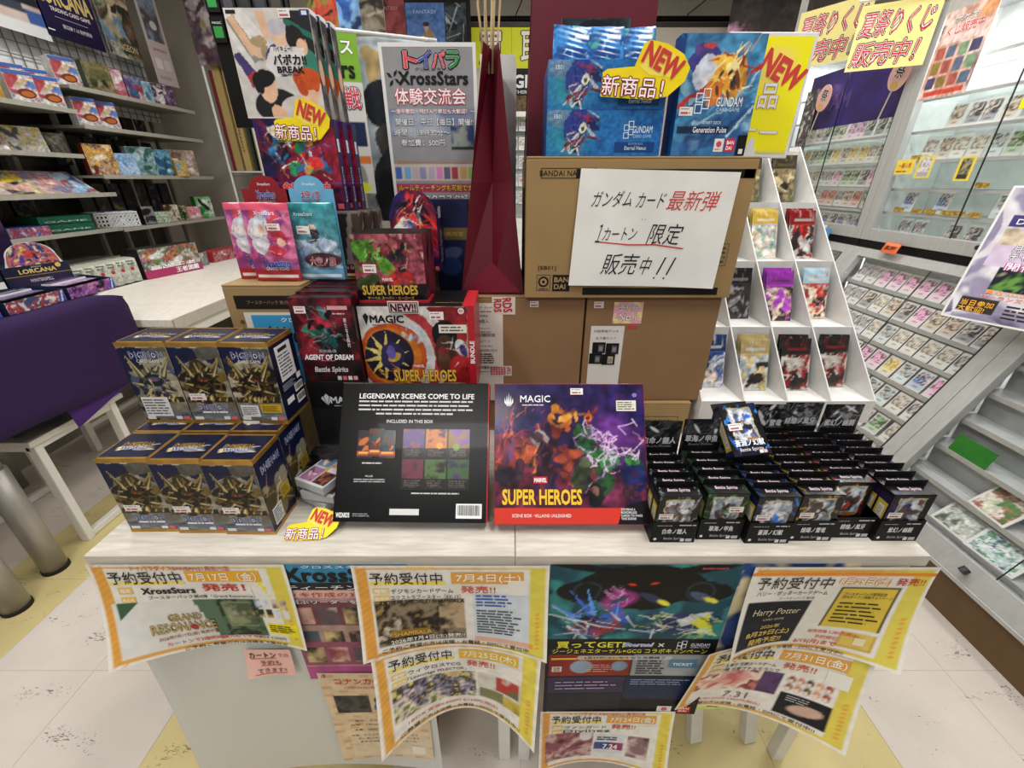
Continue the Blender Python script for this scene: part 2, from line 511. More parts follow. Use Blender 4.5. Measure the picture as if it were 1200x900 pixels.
# ================================================================== the setting
m_wall = mat('painted_wall', '#b9b1a4', 0.8, var=.03, bump=.1)
m_ceil = mat('ceiling_board', '#bab7b0', 0.9, var=.03)
m_vinyl = mat('vinyl_tile_white', '#d2c9c1', 0.42, var=.035, scale=9, bump=.04, stretch=(1, 1, 1))
m_vinyl_y = mat('vinyl_tile_yellow', '#cdbe88', 0.45, var=.04, scale=9, bump=.04)
for m_, fl in ((m_vinyl, '#7d756c'), (m_vinyl_y, '#8f8058')):      # short dark flecks in the vinyl
    nt = m_.node_tree; N = nt.nodes; L = nt.links; b = N['Principled BSDF']
    src = b.inputs['Base Color'].links[0].from_socket
    tc = N.new('ShaderNodeTexCoord'); mp = N.new('ShaderNodeMapping'); mp.inputs['Scale'].default_value = (1, 2.2, 1); mp.inputs['Rotation'].default_value = (0, 0, .5)
    oi = N.new('ShaderNodeObjectInfo'); va = N.new('ShaderNodeVectorMath'); va.operation = 'ADD'
    L.new(tc.outputs['Object'], va.inputs[0]); L.new(oi.outputs['Location'], va.inputs[1]); L.new(va.outputs[0], mp.inputs[0])
    n1 = N.new('ShaderNodeTexNoise'); n1.inputs['Scale'].default_value = 85; n1.inputs['Detail'].default_value = 3; n1.inputs['Distortion'].default_value = 1.2
    n2 = N.new('ShaderNodeTexNoise'); n2.inputs['Scale'].default_value = 7
    L.new(mp.outputs[0], n1.inputs[0]); L.new(mp.outputs[0], n2.inputs[0])
    ad = N.new('ShaderNodeMath'); ad.operation = 'MULTIPLY'; L.new(n1.outputs[0], ad.inputs[0]); L.new(n2.outputs[0], ad.inputs[1])
    rr = N.new('ShaderNodeValToRGB'); rr.color_ramp.elements[0].position = .385; rr.color_ramp.elements[1].position = .42
    L.new(ad.outputs[0], rr.inputs[0])
    mx = N.new('ShaderNodeMixRGB'); L.new(rr.outputs[0], mx.inputs[0]); L.new(src, mx.inputs[1]); mx.inputs[2].default_value = lin(fl)
    L.new(mx.outputs[0], b.inputs['Base Color'])
fl_ = MB().box(-3.2, 2.7, -2.2, 4.4, -.05, -.0025).build('floor', mat('floor_bed', '#8a8378', .8)); struct(fl_)
T = .2933
tme = {}
for i in range(-5, 8):
    for j in range(-3, 12):
        x0 = -.86 + i * T; y0 = .1 + j * T
        yel = i in (0, 1, 4, 5, -3) or (i == -2 and False)
        key = 'y' if yel else 'w'
        if key not in tme:
            mb = MB(); mb.box(.0004, T - .0004, .0004, T - .0004, -.0025, 0)
            o = mb.build('floor_tile', m_vinyl_y if yel else m_vinyl); tme[key] = o.data
        else:
            o = bpy.data.objects.new('floor_tile', tme[key]); COL.objects.link(o)
        o.parent = fl_; o.location = (x0, y0, 0)
for nm, b in (('wall_back', (-3.2, 2.7, 4.30, 4.42)), ('wall_left', (-3.2, -3.08, -2.2, 4.30)), ('wall_right', (2.4, 2.52, -2.2, 4.30))):
    struct(MB().box(b[0], b[1], b[2], b[3], 0, CEIL).build(nm, m_wall))
cl = struct(MB().box(-3.2, 2.7, -2.2, 4.42, CEIL, CEIL + .06).build('ceiling', m_ceil))
struct(MB().box(-.55, 2.38, 3.745, 3.775, 0, 2.19).build('wall_display', m_wall)); struct(MB().box(-.55, 2.38, 3.735, 3.785, 2.1905, 2.215).build('trim_1', mat('dark_trim', '#26221f', .5)))
m_lamp = mat('lamp_diffuser', '#fffaf0', .6, emit=2.2, var=0)
for i, (lx, ly, sx, sy, pw) in enumerate(LIGHTS):
    t = thing('ceiling_light', ['long ceiling light over the aisle left of the display table', 'long ceiling light over the right of the display table',
              'long ceiling light over the white side table', 'long ceiling light beyond the card rack', 'long ceiling light beside the glass showcases',
              'crosswise ceiling light behind the viewer'][i], 'lamp', (lx, ly, CEIL), 0, 'ceiling lights')
    MB().box(-sx / 2 - .03, sx / 2 + .03, -sy / 2 - .03, sy / 2 + .03, -.05, -.001).build('housing', mat('lamp_housing', '#e8e8e8', .4), t)
    MB().box(-sx / 2, sx / 2, -sy / 2, sy / 2, -.056, -.05).build('diffuser', m_lamp, t)

# ================================================================== tables
m_white = mat('white_laminate', '#dcd8d0', .38, var=.03, scale=6, stretch=(1, 12, 1), bump=.03)
m_wgrain = mat('white_grain_laminate', '#c2bcb2', .42, scale=5, stretch=(3, 26, 10), col2='#d9d4cb', bump=.05)
m_wgrain_y = mat('white_grain_laminate_long', '#dcd7cd', .4, scale=5, stretch=(26, 3, 10), col2='#efebe2')
m_wframe = mat('white_steel', '#dedcd6', .35, var=.02)
m_edge = mat('edge_band', '#cfc8bc', .45, var=.12, scale=3, stretch=(4, 1, 30))
def display_table(x0, x1, y0, y1, label, z=.70):
    t = thing('display_table', label, 'table', ((x0 + x1) / 2, y0, 0), 0, 'display tables')
    w_ = (x1 - x0) / 2; d = y1 - y0
    MB().box(-w_, w_, 0, d, z - .022, z).build('tabletop', m_wgrain, t, bevel=.002)
    MB().box(-w_, w_, -.001, .0, z - .022, z - .001).build('edge_strip', m_edge, t)
    fr = MB(); a = w_ - .006
    fr.box(-a, a, .012, .03, z - .07, z - .022); fr.box(-a, a, d - .03, d - .012, z - .07, z - .022)
    fr.box(-a, -a + .02, .03, d - .03, z - .07, z - .022); fr.box(a - .02, a, .03, d - .03, z - .07, z - .022)
    fr.build('apron', m_wframe, t, bevel=.001)
    for sx in (-1, 1):
        for yy in (.03, d - .06):
            MB().box(sx * (w_ - .022) - .013, sx * (w_ - .022) + .013, yy, yy + .026, 0, z - .022).build('leg', m_wframe, t, bevel=.002)
    return t
display_table(-.656, .0046, .458, 1.12, 'left of the two white wood-grain tables carrying the boxes at the front')
display_table(.0054, .642, .458, 1.12, 'right of the two white wood-grain tables, under the card rack and deck boxes')

# a low white folding frame pushed under the right table
t = thing('folding_stand', 'low white steel folding stand pushed under the right display table', 'stand', (.5, .62, 0))
for x_ in (-.06, .07):
    MB().bar((x_, -.09, 0), (x_ - .02, .02, .42), .03, .022).build('leg', m_wframe, t, bevel=.002)
    MB().bar((x_ - .04, .26, 0), (x_ - .02, .02, .42), .03, .022).build('leg', m_wframe, t, bevel=.002)
MB().bar((-.10, .0, .41), (.10, .0, .41), .022).build('crossbar', m_wframe, t, bevel=.002)
MB().bar((-.085, .11, .21), (.05, .11, .21), .016).build('crossbar', m_wframe, t, bevel=.002)

# cartons under the table
m_kraft = mat('kraft_board', '#9c8158', .75, var=.05, scale=14, bump=.08)
m_kraft2 = mat('kraft_board_brown', '#8c6c4b', .75, var=.05, scale=14, bump=.08)
m_kraft_d = mat('kraft_board_dark', '#8f744c', .78, var=.06, scale=14, bump=.08)
m_tape = mat('clear_tape', '#b39a74', .22, var=.04)
def carton(name, label, loc, rot, w, d, h, m=None, tape=True, cat='box', group=None, label2=None):
    t = thing(name, label, cat, loc, rot, group)
    mb = MB()
    g = .0015
    mb.box(-w / 2, w / 2, 0, d, 0, h - .004)
    mb.box(-w / 2, w / 2, 0, d / 2 - g, h - .004, h); mb.box(-w / 2, w / 2, d / 2 + g, d, h - .004, h)
    mb.build('box_body', m or m_kraft, t, bevel=.0015)
    if tape:
        tp = MB(); tw = .024
        tp.box(-w / 2 - .0006, w / 2 + .0006, d / 2 - tw, d / 2 + tw, h, h + .0005)
        tp.box(w / 2, w / 2 + .0006, d / 2 - tw, d / 2 + tw, h - .05, h); tp.box(-w / 2 - .0006, -w / 2, d / 2 - tw, d / 2 + tw, h - .05, h)
        tp.build('tape', m_tape, t)
    return t
t = carton('cardboard_box', 'tall brown carton with a dark blue label on the floor under the left table', (-.235, .545, 0), .05, .105, .3, .22, m_kraft_d)
p = Print(F_front(.105), t, PAPER); p.rect(.008, .04, .05, .205, '#18233c', 2); p.disc(.03, .065, .01, '#c9cdd6', 3); p.rect(.014, .1, .044, .195, '#2a3a5c', 3); p.build('printed_label')
p = Print(F_top(.105, .3, .22), t, PAPER); p.rect(.008, .0, .098, .12, '#6f8a77', 4); p.build('green_paper_label')
t = carton('cardboard_box', 'brown carton with a white and red label standing at the back under the table seam', (-.02, .80, 0), -.08, .33, .25, .20, m_kraft_d)
p = Print(F_front(.33), t, PAPER); p.frame(.03, .1, .2, .19, .0015, '#5b4a30', 2); p.lines(.05, .12, .18, .17, 2, '#5b4a30', 5)
p.rect(.245, .02, .315, .12, '#d9d6d0', 2); p.rect(.285, .02, .315, .12, '#a84a42', 3); p.lines(.25, .04, .28, .11, 4, '#555', 3); p.build('shipping_label')

# ---------------------------------------------------------------- left: table under the purple cloth, steel pipes, low white frame
t = thing('cloth_table', 'table on round steel legs under the purple cloth at the left', 'table', (-1.62, .95, 0))
m_steel = mat('galvanised_steel', '#a29f98', .42, metal=.45, var=.2, scale=18, stretch=(1, 1, .25))
MB().box(-.62, .09, -.75, .62, .80, .832).build('tabletop', m_white, t, bevel=.003)
for lx, ly in ((.03, .075), (.055, -.075)):
    lg = MB().tube([(lx, ly, .002), (lx, ly, .42)], .034, 20).build('leg', m_steel, t, smooth=True)
    MB().tube([(lx, ly, .42), (lx, ly, .80)], .027, 20).build('leg_upper_tube', m_steel, lg, smooth=True)
    MB().tube([(lx, ly, .0), (lx, ly, .012)], .037, 20).build('foot_cap', mat('black_rubber', '#1d1c1b', .7), lg)
for lx, ly in ((-.55, .5), (-.55, -.65)):
    MB().tube([(lx, ly, .0), (lx, ly, .80)], .03, 16).build('leg', m_steel, t, smooth=True)
m_purple = mat('purple_cloth', '#291243', .85, var=.05, scale=300, bump=.2, bscale=900)
def purple_cloth():
    X0, X1 = -2.28, -1.5; Y0, Y1 = .2, 1.62; zt = .838; r = .02
    nu, nv = 60, 34
    v = []; f = []
    for j in range(nv + 1):
        s = j / nv * 1.12                                   # distance from the far edge over the top and down the front
        for i in range(nu + 1):
            y = Y0 + (Y1 - Y0) * i / nu
            if s < .78: x = X0 + s; z = zt
            else:
                q = s - .78
                if q < .031: a = q / .031 * PI / 2; x = X1 + r * math.sin(a) - r; z = zt - r + r * math.cos(a); x += r * 0
                else:
                    dn = q - .031 + r
                    x = X1 + .006 * math.sin(y * 11) * dn * 4 + .02 * dn; z = zt - dn * (1.0 + .05 * math.sin(y * 4 + .4))
            if i > nu - 6:
                k = (i - (nu - 6)) / 6
                z -= .03 * k * k; x -= .02 * k * k * (s > .78)
            v.append((x, y, z))
    for j in range(nv):
        for i in range(nu):
            a = j * (nu + 1) + i; f.append((a, a + 1, a + nu + 2, a + nu + 1))
    mb = MB(); mb.v = v; mb.f = f; mb.m = [0] * len(f)
    o = mb.build('tablecloth', m_purple, smooth=True)
    sd = o.modifiers.new('thickness', 'SOLIDIFY'); sd.thickness = .0015; sd.offset = -1
    return tag(o, 'deep purple cloth draped over the table at the left', 'tablecloth')
purple_cloth()
t = thing('cloth_flap', 'lighter purple fabric flap hanging out under the purple tablecloth', 'cloth', (-1.512, 1.36, .60))
MB().hexa([(0, -.12, -.16), (.002, -.12, -.16), (.002, .12, -.10), (0, .12, -.10), (0, -.14, 0), (.002, -.14, 0), (.002, .15, 0), (0, .15, 0)]).build('fabric', mat('purple_flap', '#43246a', .85, bump=.2), t)
t = thing('cloth_bin', 'black fabric bin hanging under the purple cloth table', 'bin', (-1.60, 1.225, .47))
MB().hexa([(-.25, -.1, 0), (0.02, -.1, 0), (0.02, .12, .0), (-.25, .12, 0), (-.28, -.16, .32), (.03, -.16, .32), (.03, .2, .32), (-.28, .2, .32)]).build('bin_body', mat('black_fabric', '#0d0c0f', .8, bump=.2), t, bevel=.01)

t = thing('low_white_table', 'low white table with a square steel loop frame below the purple cloth', 'table', (-1.6, 1.16, 0))
MB().box(-.45, .03, -.03, .33, .43, .45).build('tabletop', m_white, t, bevel=.002)
fr = MB()
for yy in (0, .29):
    fr.bar((.0, yy, 0), (.0, yy, .43), .034, .026); fr.bar((-.42, yy, 0), (-.42, yy, .43), .034, .026)
fr.bar((0, 0, .015), (0, .29, .015), .026); fr.bar((-.42, 0, .415), (-.0, 0, .415), .026); fr.bar((0, 0, .415), (0, .29, .415), .026)
fr.bar((-.42, 0, .015), (-.42, .29, .015), .026)
fr.build('steel_frame', m_wframe, t, bevel=.003)
t = carton('cardboard_box', 'large brown carton on the floor under the purple cloth table', (-2.45, 1.0, 0), .0, .5, .42, .36, m_kraft_d)

# long white table behind
t = thing('long_table', 'long white laminate table running back along the left shelves', 'table', (-1.76, 1.66, 0))
MB().box(-.36, .36, 0, 1.95, .667, .70).build('tabletop', m_wgrain_y, t, bevel=.003)
MB().box(.355, .362, 0, 1.95, .655, .70).build('edge_strip', mat('grey_edge', '#b8b2a8', .5), t)
for sx in (-.32, .32):
    for yy in (.06, .95, 1.88):
        MB().box(sx - .015, sx + .015, yy, yy + .03, 0, .667).build('leg', m_wframe, t, bevel=.002)
    MB().box(sx - .012, sx + .012, .08, 1.9, .12, .145).build('rail', m_wframe, t, bevel=.002)
MB().box(.30, .34, .02, 1.93, .60, .667).build('apron', m_wframe, t, bevel=.002)
# more things under the long table, seen past its edge
for i, (x_, y_, z_, w_, d_, h_, c_) in enumerate([(-1.72, 2.1, 0, .42, .3, .3, '#b7b1a2'), (-1.74, 2.62, 0, .4, .35, .26, '#a9a08c'), (-1.7, 3.1, 0, .36, .3, .34, '#8b8168')]):
    t = thing('storage_case', ['pale storage case under the near part of the long white table', 'beige storage case under the middle of the long white table', 'olive storage case under the far part of the long white table'][i], 'box', (x_, y_, z_), 0)
    MB().box(-w_ / 2, w_ / 2, 0, d_, 0, h_ * .85).build('case_body', mat('case_%d' % i, c_, .5), t, bevel=.006)
    MB().box(-w_ / 2 - .008, w_ / 2 + .008, -.008, d_ + .008, h_ * .85, h_).build('lid', mat('case_lid', '#d9d6cc', .4), t, bevel=.006)
# ================================================================== goods at the front of the table
TZ = .70
ORD = ['first', 'second', 'third', 'fourth', 'fifth', 'sixth', 'seventh', 'eighth', 'ninth', 'tenth', 'eleventh', 'twelfth', 'thirteenth', 'fourteenth', 'fifteenth', 'sixteenth', 'seventeenth', 'eighteenth', 'nineteenth', 'twentieth']
m_navy = mat('navy_box', '#10142e', .4)
m_black = mat('black_box', '#0b0b0c', .45, spec=.22)
m_black_g = mat('black_gloss_box', '#060607', .27, coat=.05, spec=.22, bump=.06, bscale=1500)
m_red = mat('red_box', '#a3202a', .4, coat=.2)
m_whitebox = mat('white_card', '#d9d8d6', .5)

# ---------------------------------------------------------------- booster boxes with gold edges
DW, DD, DH = .0785, .072, .145
def monster_art(seed, dark=False, w=DW, h=DH, cols=None, base=None):
    a = Art(w, h, .0016, '#8d8877')
    a.noise(['#767060', '#948e7c', '#aaa490', '#857f6c'], 3, seed)
    a.poly([(0, 1), (0, .62), (.2, .78), (.55, .86), (1, .7), (1, 1)] if not dark else [(0, 1), (0, 0), (.3, 0), (.15, .6), (.4, .85), (1, .95), (1, 1)], '#10153a')
    a.poly([(.5, 1), (.55, .8), (.9, .86), (1, .6), (1, 1)], '#5f5b50', .8)
    rg = random.Random(seed)
    cc = cols or ['#0e0a08', '#1a130e', '#3c2e18', '#6a5526', '#241810', '#a08848', '#0a080a']
    a.blobs(26, seed, cc[:4], .03, .11, (.12, .35, .9, .72))
    a.ell(.5, .52, .17, .12, cc[0]); a.ell(.55, .55, .11, .07, cc[2], 20); a.ell(.45, .47, .07, .04, cc[3], -20)
    a.poly([(.2, .6), (.12, .86), (.3, .68)], cc[5]); a.poly([(.75, .62), (.95, .88), (.7, .7)], cc[5]); a.poly([(.45, .68), (.52, .82), (.58, .68)], cc[3])
    a.streaks(22, seed + 1, cc[2:6] + ['#d8c88c'], .018, .22, (.1, .35, .85, .75))
    a.blobs(12, seed + 2, cc, .012, .04, (.1, .35, .9, .7))
    a.organic(.014, seed, .35)
    for (x1, y1, x2, y2) in ((.3, .62, .12, .88), (.44, .68, .42, .8), (.72, .62, .92, .82), (.22, .5, .04, .53), (.35, .42, .2, .34), (.68, .42, .9, .38), (.6, .7, .7, .76)):
        a.line(x1, y1, x2, y2, .08, '#120e0a', taper=True); a.line(x1, y1, x2, y2, .04, cc[3], taper=True); a.line(x1 + .02, y1, x2, y2, .014, '#d8c890', taper=True)
    a.ell(.5, .56, .11, .085, cc[0]); a.ell(.5, .575, .07, .03, cc[2]); a.ell(.45, .56, .014, .01, '#c8402c'); a.ell(.55, .56, .014, .01, '#c8402c'); a.streaks(16, seed + 7, ['#e4d8a8', cc[3], cc[0]], .012, .14, (.25, .38, .75, .66))
    a.rect(0, 0, 1, .3, '#3a3428', .5); a.rect(.03, .255, .97, .33, '#2a2218')
    a.streaks(26, seed + 4, ['#c9a65a', '#e4cf8c', '#7a5e2a'], .02, .08, (.08, .27, .85, .32), ang=75, spread=30)
    a.noise(['#39424f', '#6a6f76', '#878c92'], 6, seed + 5, (0, 0.03, 1, .13))
    return a
def digi_box(kind):
    t = thing('booster_box', 'x', 'box', (0, 0, 0))
    body(t, DW, DD, DH, m_navy)
    e = .0005                                          # gold bands along the top and bottom edges
    for z0, z1 in ((0, .006), (DH - .007, DH)):
        g = MB(); g.box(-DW / 2 - e, DW / 2 + e, -e, 0, z0, z1); g.box(DW / 2, DW / 2 + e, 0, DD, z0, z1); g.box(-DW / 2 - e, -DW / 2, 0, DD, z0, z1)
        if z0 == 0: g.build('bottom_edging', mat('gold_foil', '#b98f45', .3, metal=.7, var=.2, scale=40), t)
    for q in ((-DW / 2, DW / 2, 0, .005), (-DW / 2, DW / 2, DD - .004, DD)): g.box(q[0], q[1], q[2], q[3], DH, DH + .0003)
    g.box(-DW / 2, -DW / 2 + .003, 0, DD, DH, DH + .0003); g.box(DW / 2 - .003, DW / 2, 0, DD, DH, DH + .0003)
    g.build('top_edging', mat('gold_foil', '#b98f45', .3, metal=.7, var=.2, scale=40), t)
    blue = ['#14192c', '#232c45', '#4b5570', '#8a8570', '#1c2440', '#a59a74']
    p = Print(F_front(DW), t, CARD)
    a = {'gold': monster_art(3), 'blue': monster_art(11, True, cols=blue), 'beast': monster_art(21), 'gold2': monster_art(3)}[kind]
    p.art(a, 0, .006, DW, DH - .007, name='front_picture')
    if kind == 'gold':
        p.text('DIGIMON', DW * .5, .031, .048, .0115, '#2d3f8c', 6, .015, out='#eef0f4', outw=.03)
        p.lines(.02, .020, .062, .024, 1, '#e8e8f0', 2, 4, th=.8)
    else:
        p.text('DIGIMON', DW * .55, .124, .052, .012, '#2d3f8c', 6, .015, out='#eef0f4', outw=.03)
        p.text('CARD GAME', DW * .55, .114, .036, .005, '#dfe2ea', 5)
        p.rect(.006, .014, .05 if kind == 'blue' else .036, .05 if kind == 'blue' else .036, '#dcdcdc', 5); p.lines(.008, .017, .047 if kind == 'blue' else .034, .047 if kind == 'blue' else .033, 6, '#56565c', 5, 6)
        if kind != 'blue': p.rect(.04, .022, .074, .038, '#c9a427', 5); p.lines(.042, .024, .072, .036, 4, '#5d4a10', 9, 6)
    if kind == 'beast': p.rect(.002, .0, .03, .006, '#e5e0d8', 5)
    p.rect(DW - .026, .008, DW - .016, .014, '#dfe3ea', 5); p.rect(DW - .014, .008, DW - .004, .014, '#d8686e', 5); p.rect(.004, .008, .018, .014, '#dcdcd8', 5)
    p.build('front_lettering')
    if kind == 'gold':
        sticker(t, F_front(DW), .008, .045, .034, .057, seed=4)
    # top
    tp = Print(F_top(DW, DD, DH), t, CARD)
    a = Art(DW, DD, .002, '#0c1028'); a.noise(['#090c22', '#0f1432', '#080a1c'], 3, 5)
    a.ell(.5, .33, .42, .2, '#cfd5e4', 0, .0); a.streaks(26, 6, ['#d9dbe0', '#9fb0cf', '#b08a3e', '#e9d69a'], .05, .35, (.15, .28, .7, .5), ang=10, spread=12)
    tp.art(a, 0.002, .004, DW - .002, DD - .004, lay=2, name='top_picture')
    tp.text('DIGITAL', .5 * DW, .037, .046, .010, '#3a2e1c', 7, .03, out='#d9b566', outw=.06)
    tp.text('WORLD', .5 * DW, .026, .040, .008, '#2c3a86', 7, .03, out='#e8ecf6', outw=.07)
    tp.build('top_lettering')
    # right side
    sp = Print(F_right(DW, DD), t, CARD)
    if kind == 'beast':
        a = Art(DD, DH, .002, '#0f1330'); a.noise(['#0c1028', '#12173a'], 2, 3); sp.art(a, 0, .006, DD, DH - .007, name='side_picture')
        sp.rect(.012, .072, .058, .132, '#d9dadc', 3); sp.lines(.016, .078, .055, .118, 7, '#5a5a60', 3, 4); sp.lines(.02, .12, .054, .128, 1, '#222', 1, 4, th=.8)
        sp.barcode(.042, .040, .068, .054, 2); sp.barcode(.042, .018, .068, .034, 3); sp.rect(.012, .03, .034, .04, '#e8e8e8', 3); sp.rect(.055, .06, .068, .070, '#e8e8e8', 3)
        sp.lines(.01, .055, .05, .068, 4, '#9aa0b4', 4, 3)
    else:
        a = Art(DD, DH, .002, '#10153a'); a.blobs(20, 8, ['#4a4028', '#7c6a3c', '#241d14', '#8f8a78'], .04, .13, (.1, .15, .95, .6))
        a.streaks(20, 9, ['#b89d5c', '#e0d09a', '#5d4a28'], .02, .3, (.1, .15, .8, .6)); sp.art(a, 0, .006, DD, DH - .007, name='side_picture')
        sp.text('DIGIMON', DD * .5, .118, .05, .012, '#22347c', 5, .03, out='#e6e9f2', outw=.06)
        sp.rect(.008, .012, .034, .044, '#d9dadc', 3); sp.lines(.010, .015, .032, .041, 6, '#55555c', 2, 4)
        sp.rect(.040, .04, .066, .062, '#c2a32c', 3); sp.lines(.042, .043, .064, .059, 4, '#5a4a12', 2, 4)
    sp.build('side_lettering')
    return t
gold = digi_box('gold'); blue_b = digi_box('blue'); beast = digi_box('beast')
G = 'gold-edged booster boxes'
low = [(-.5805, .506, .01), (-.5005, .503, .004), (-.4215, .500, -.01)]
for i, (x, y, r) in enumerate(low):
    lab = ['lower front booster box with gold edges, the left one of three', 'lower front booster box with gold edges, the middle one of three', 'lower front booster box with gold edges, the right one beside the card packs'][i]
    if i == 0: gold.location = (x, y, TZ); gold.rotation_euler.z = r; gold['label'] = lab; gold['group'] = G
    else: copy_tree(gold, (x, y, TZ), r, lab, G)
for i, x in enumerate((-.583, -.503, -.424)):
    copy_tree(gold, (x, .580, TZ), 0, ['lower back gold-edged booster box under the upper left box', 'lower back gold-edged booster box under the upper middle box', 'lower back gold-edged booster box under the upper right box'][i], G)
blue_b.location = (-.578, .607, TZ + DH + .0006); tag(blue_b, 'upper left booster box with a dark blue creature and large white label', None, G)
g2 = copy_tree(gold, (-.497, .606, TZ + DH + .0006), .0, 'upper middle booster box with gold edges between the two others', G)
beast.location = (-.4165, .604, TZ + DH + .0006); beast.rotation_euler.z = -.03; tag(beast, 'upper right booster box with barcodes on its navy side', None, G)

# ---------------------------------------------------------------- wrapped card bundles beside them
def card_bundle(label, loc, rz, top=True):
    t = thing('card_bundle', label, 'cards', loc, rz, 'wrapped card bundles')
    MB().box(-.032, .032, -.044, .044, .001, .0165).build('card_stack', mat('card_edges', '#cfcfcd', .6, var=.1, scale=60, stretch=(1, 1, 14)), t, bevel=.001)
    p = Print(flat((-.032, -.044, .0167), (1, 0, 0), (0, 1, 0)), t, GLOSS)
    a = Art(.064, .088, .002, '#d8d6d4')
    for (x0, y0, x1, y1, s_, c_) in ((.06, .06, .48, .47, 1, ['#6a3a6c', '#b0789a', '#3c2c50']), (.52, .06, .94, .47, 2, ['#a85a34', '#2c2830', '#d09858']),
                                     (.06, .52, .48, .95, 3, ['#2c3c60', '#7a8cae', '#20283c']), (.52, .52, .94, .95, 4, ['#b25436', '#e0b080', '#52241c'])):
        a.noise(c_, 5, s_, (x0, y0, x1, y1)); a.blobs(3, s_, ['#e8d0b8', c_[0]], .03, .06, (x0 + .08, y0 + .1, x1 - .1, y1 - .12))
    a.ell(.5, .5, .08, .05, '#c9b93c'); a.rect(.55, .42, .9, .55, '#e4dede')
    p.art(a, name='top_card'); 
    mb = MB(); mb.box(-.036, .036, -.048, .048, 0.0002, .018)
    mb.build('plastic_wrap', clear_mat('clear_wrap', '#f4f6f8', .93, .12), t, bevel=.003)
    return t
card_bundle('top wrapped card bundle of the pile beside the gold-edged boxes', (-.327, .600, TZ + .0375), -.42)
card_bundle('middle wrapped card bundle in the pile of three', (-.324, .598, TZ + .0189), -.22)
card_bundle('bottom wrapped card bundle lying on the tabletop', (-.326, .602, TZ + .0003), -.5)

# ---------------------------------------------------------------- shop tags "NEW 新商品!"
def new_tag_outline(w, h):
    return [(0, .02), (.02, .0), (.62, 0), (.80, .08), (.97, .36), (1, .58), (.9, .8), (.7, .95), (.5, 1), (.43, .93), (.36, .55), (.05, .48), (0, .42)]
def new_tag(label, loc, rot, w=.075, h=.05):
    t = thing('new_arrival_tag', label, 'sign', loc, rot, 'yellow new arrival tags')
    pts = [(a * w, b * h) for a, b in new_tag_outline(w, h)]
    mb = MB(); mb.prism(pts, 0, .0008); mb.build('tag_card', mat('tag_yellow', '#f2d70e', .45), t)
    p = Print(flat((0, 0, 0), (1, 0, 0), (0, 0, 1)), t, PAPER)
    p.poly([(.42 * w, .55 * h), (.55 * w, .42 * h), (.8 * w, .4 * h), (.9 * w, .6 * h), (.75 * w, .85 * h), (.52 * w, .88 * h)], '#f0df5c', 1)
    p.text('NEW', .68 * w, .66 * h, .46 * w, .34 * h, '#c43f33', 4, .05, out='#e88a58', outw=.06, rot=-.38)
    p.text('新商品！', .37 * w, .2 * h, .72 * w, .34 * h, '#fbf2f2', 6, .012, out='#cc3048', outw=.028, out2='#2c1216', out2w=.062)
    p.build('tag_lettering')
    return t
new_tag('yellow new arrival tag lying at the front of the tabletop before the black box', (-.362, .485, TZ + .001), (-.95, 0, .03), .082, .052)

# ---------------------------------------------------------------- two large flat boxes leaning back
SW, SH, SD = .2505, .229, .03
def scene_box(label, x, y, rz, lean):
    return thing('scene_box', label, 'box', (x, y - .017, TZ + .0185), (lean, 0, rz))
lean = -math.radians(34)
t = scene_box('large black box turned back side out, leaning left of the table seam', -.166, .524, -.015, lean - .03)
body(t, SW, SD, SH, m_black_g)
MB().box(SW / 2 - .002, SW / 2 + .0006, .0, SD, 0, SH).build('red_edge', m_red, t)
_ff = F_front(SW)
def f(u, v, l): return _ff(u, np.asarray(v, float) * (.229 / .258), l)
f.flat = True
p = Print(f, t, GLOSS)
p.text('LEGENDARY SCENES COME TO LIFE', .128, .232, .195, .0095, '#e8e8e8', 3, .03)
for i in range(4): p.lines(.03 + (.03 if i == 3 else 0), .219 - i * .0078, .225 - (.03 if i == 3 else 0), .2245 - i * .0078, 1, '#c9c9cc', i, 3, fill=.95, th=.55)
p.text('INCLUDED IN THIS BOX', .118, .184, .078, .006, '#e4e4e4', 3, .02)
p.lines(.042, .104, .075, .1075, 1, '#cfcfcf', 7, 3, fill=.99, th=.7); p.text('PLUS', .055, .082, .012, .003, '#dcdcdc', 3)
p.lines(.03, .070, .085, .078, 2, '#a9a9ac', 6, 3, th=.5)
for k in range(3):                                               # three booster packets fanned
    a = Art(.026, .052, .0012, '#17161a'); a.noise(['#14131a', '#2b2730', '#56342a', '#12333a'][k:k + 2] + ['#1a1a1e'], 3, k); a.blobs(7, k, ['#8b3b2a', '#c07038', '#24444c', '#541f28'], .04, .12, (.2, .3, .8, .7))
    a.rect(0, .08, 1, .24, '#b4492c'); a.rect(.1, .14, .9, .22, '#e2b04e')
    p.art(a, .032 + k * .019, .115 + (.003 if k == 1 else 0), lay=2 + k * 2, name='packet_picture')
a = Art(.112, .112, .0013, '#1a1418')                            # the scene in six cards
for r in range(2):
    for c in range(3):
        x0, y0 = c / 3 + .01, r / 2 + .01; x1, y1 = (c + 1) / 3 - .01, (r + 1) / 2 - .01
        a.noise([['#2a2c60', '#54357a', '#8a4a3c'], ['#6a3a2a', '#c2702c', '#3c2348'], ['#35235c', '#8c6a2c', '#7c4fa0']][c] if r else [['#3c2530', '#6a3040', '#241a24'], ['#2c3a20', '#4c6a38', '#241c20'], ['#2a2848', '#3c5a34', '#4a2c60']][c], 5, r * 3 + c, (x0, y0 + .17, x1, y1))
        a.rect(x0, y0, x1, y0 + .17, '#14110f'); a.smalltext(x0 + .03, y0 + .02, x1 - .03, y0 + .15, 4, '#5c5654', r * 3 + c)
a.ell(.55, .72, .05, .05, '#e09a3a'); a.ell(.8, .7, .05, .06, '#7fa03c', 0, .8)
p.art(a, .108, .058, lay=2, name='card_picture')
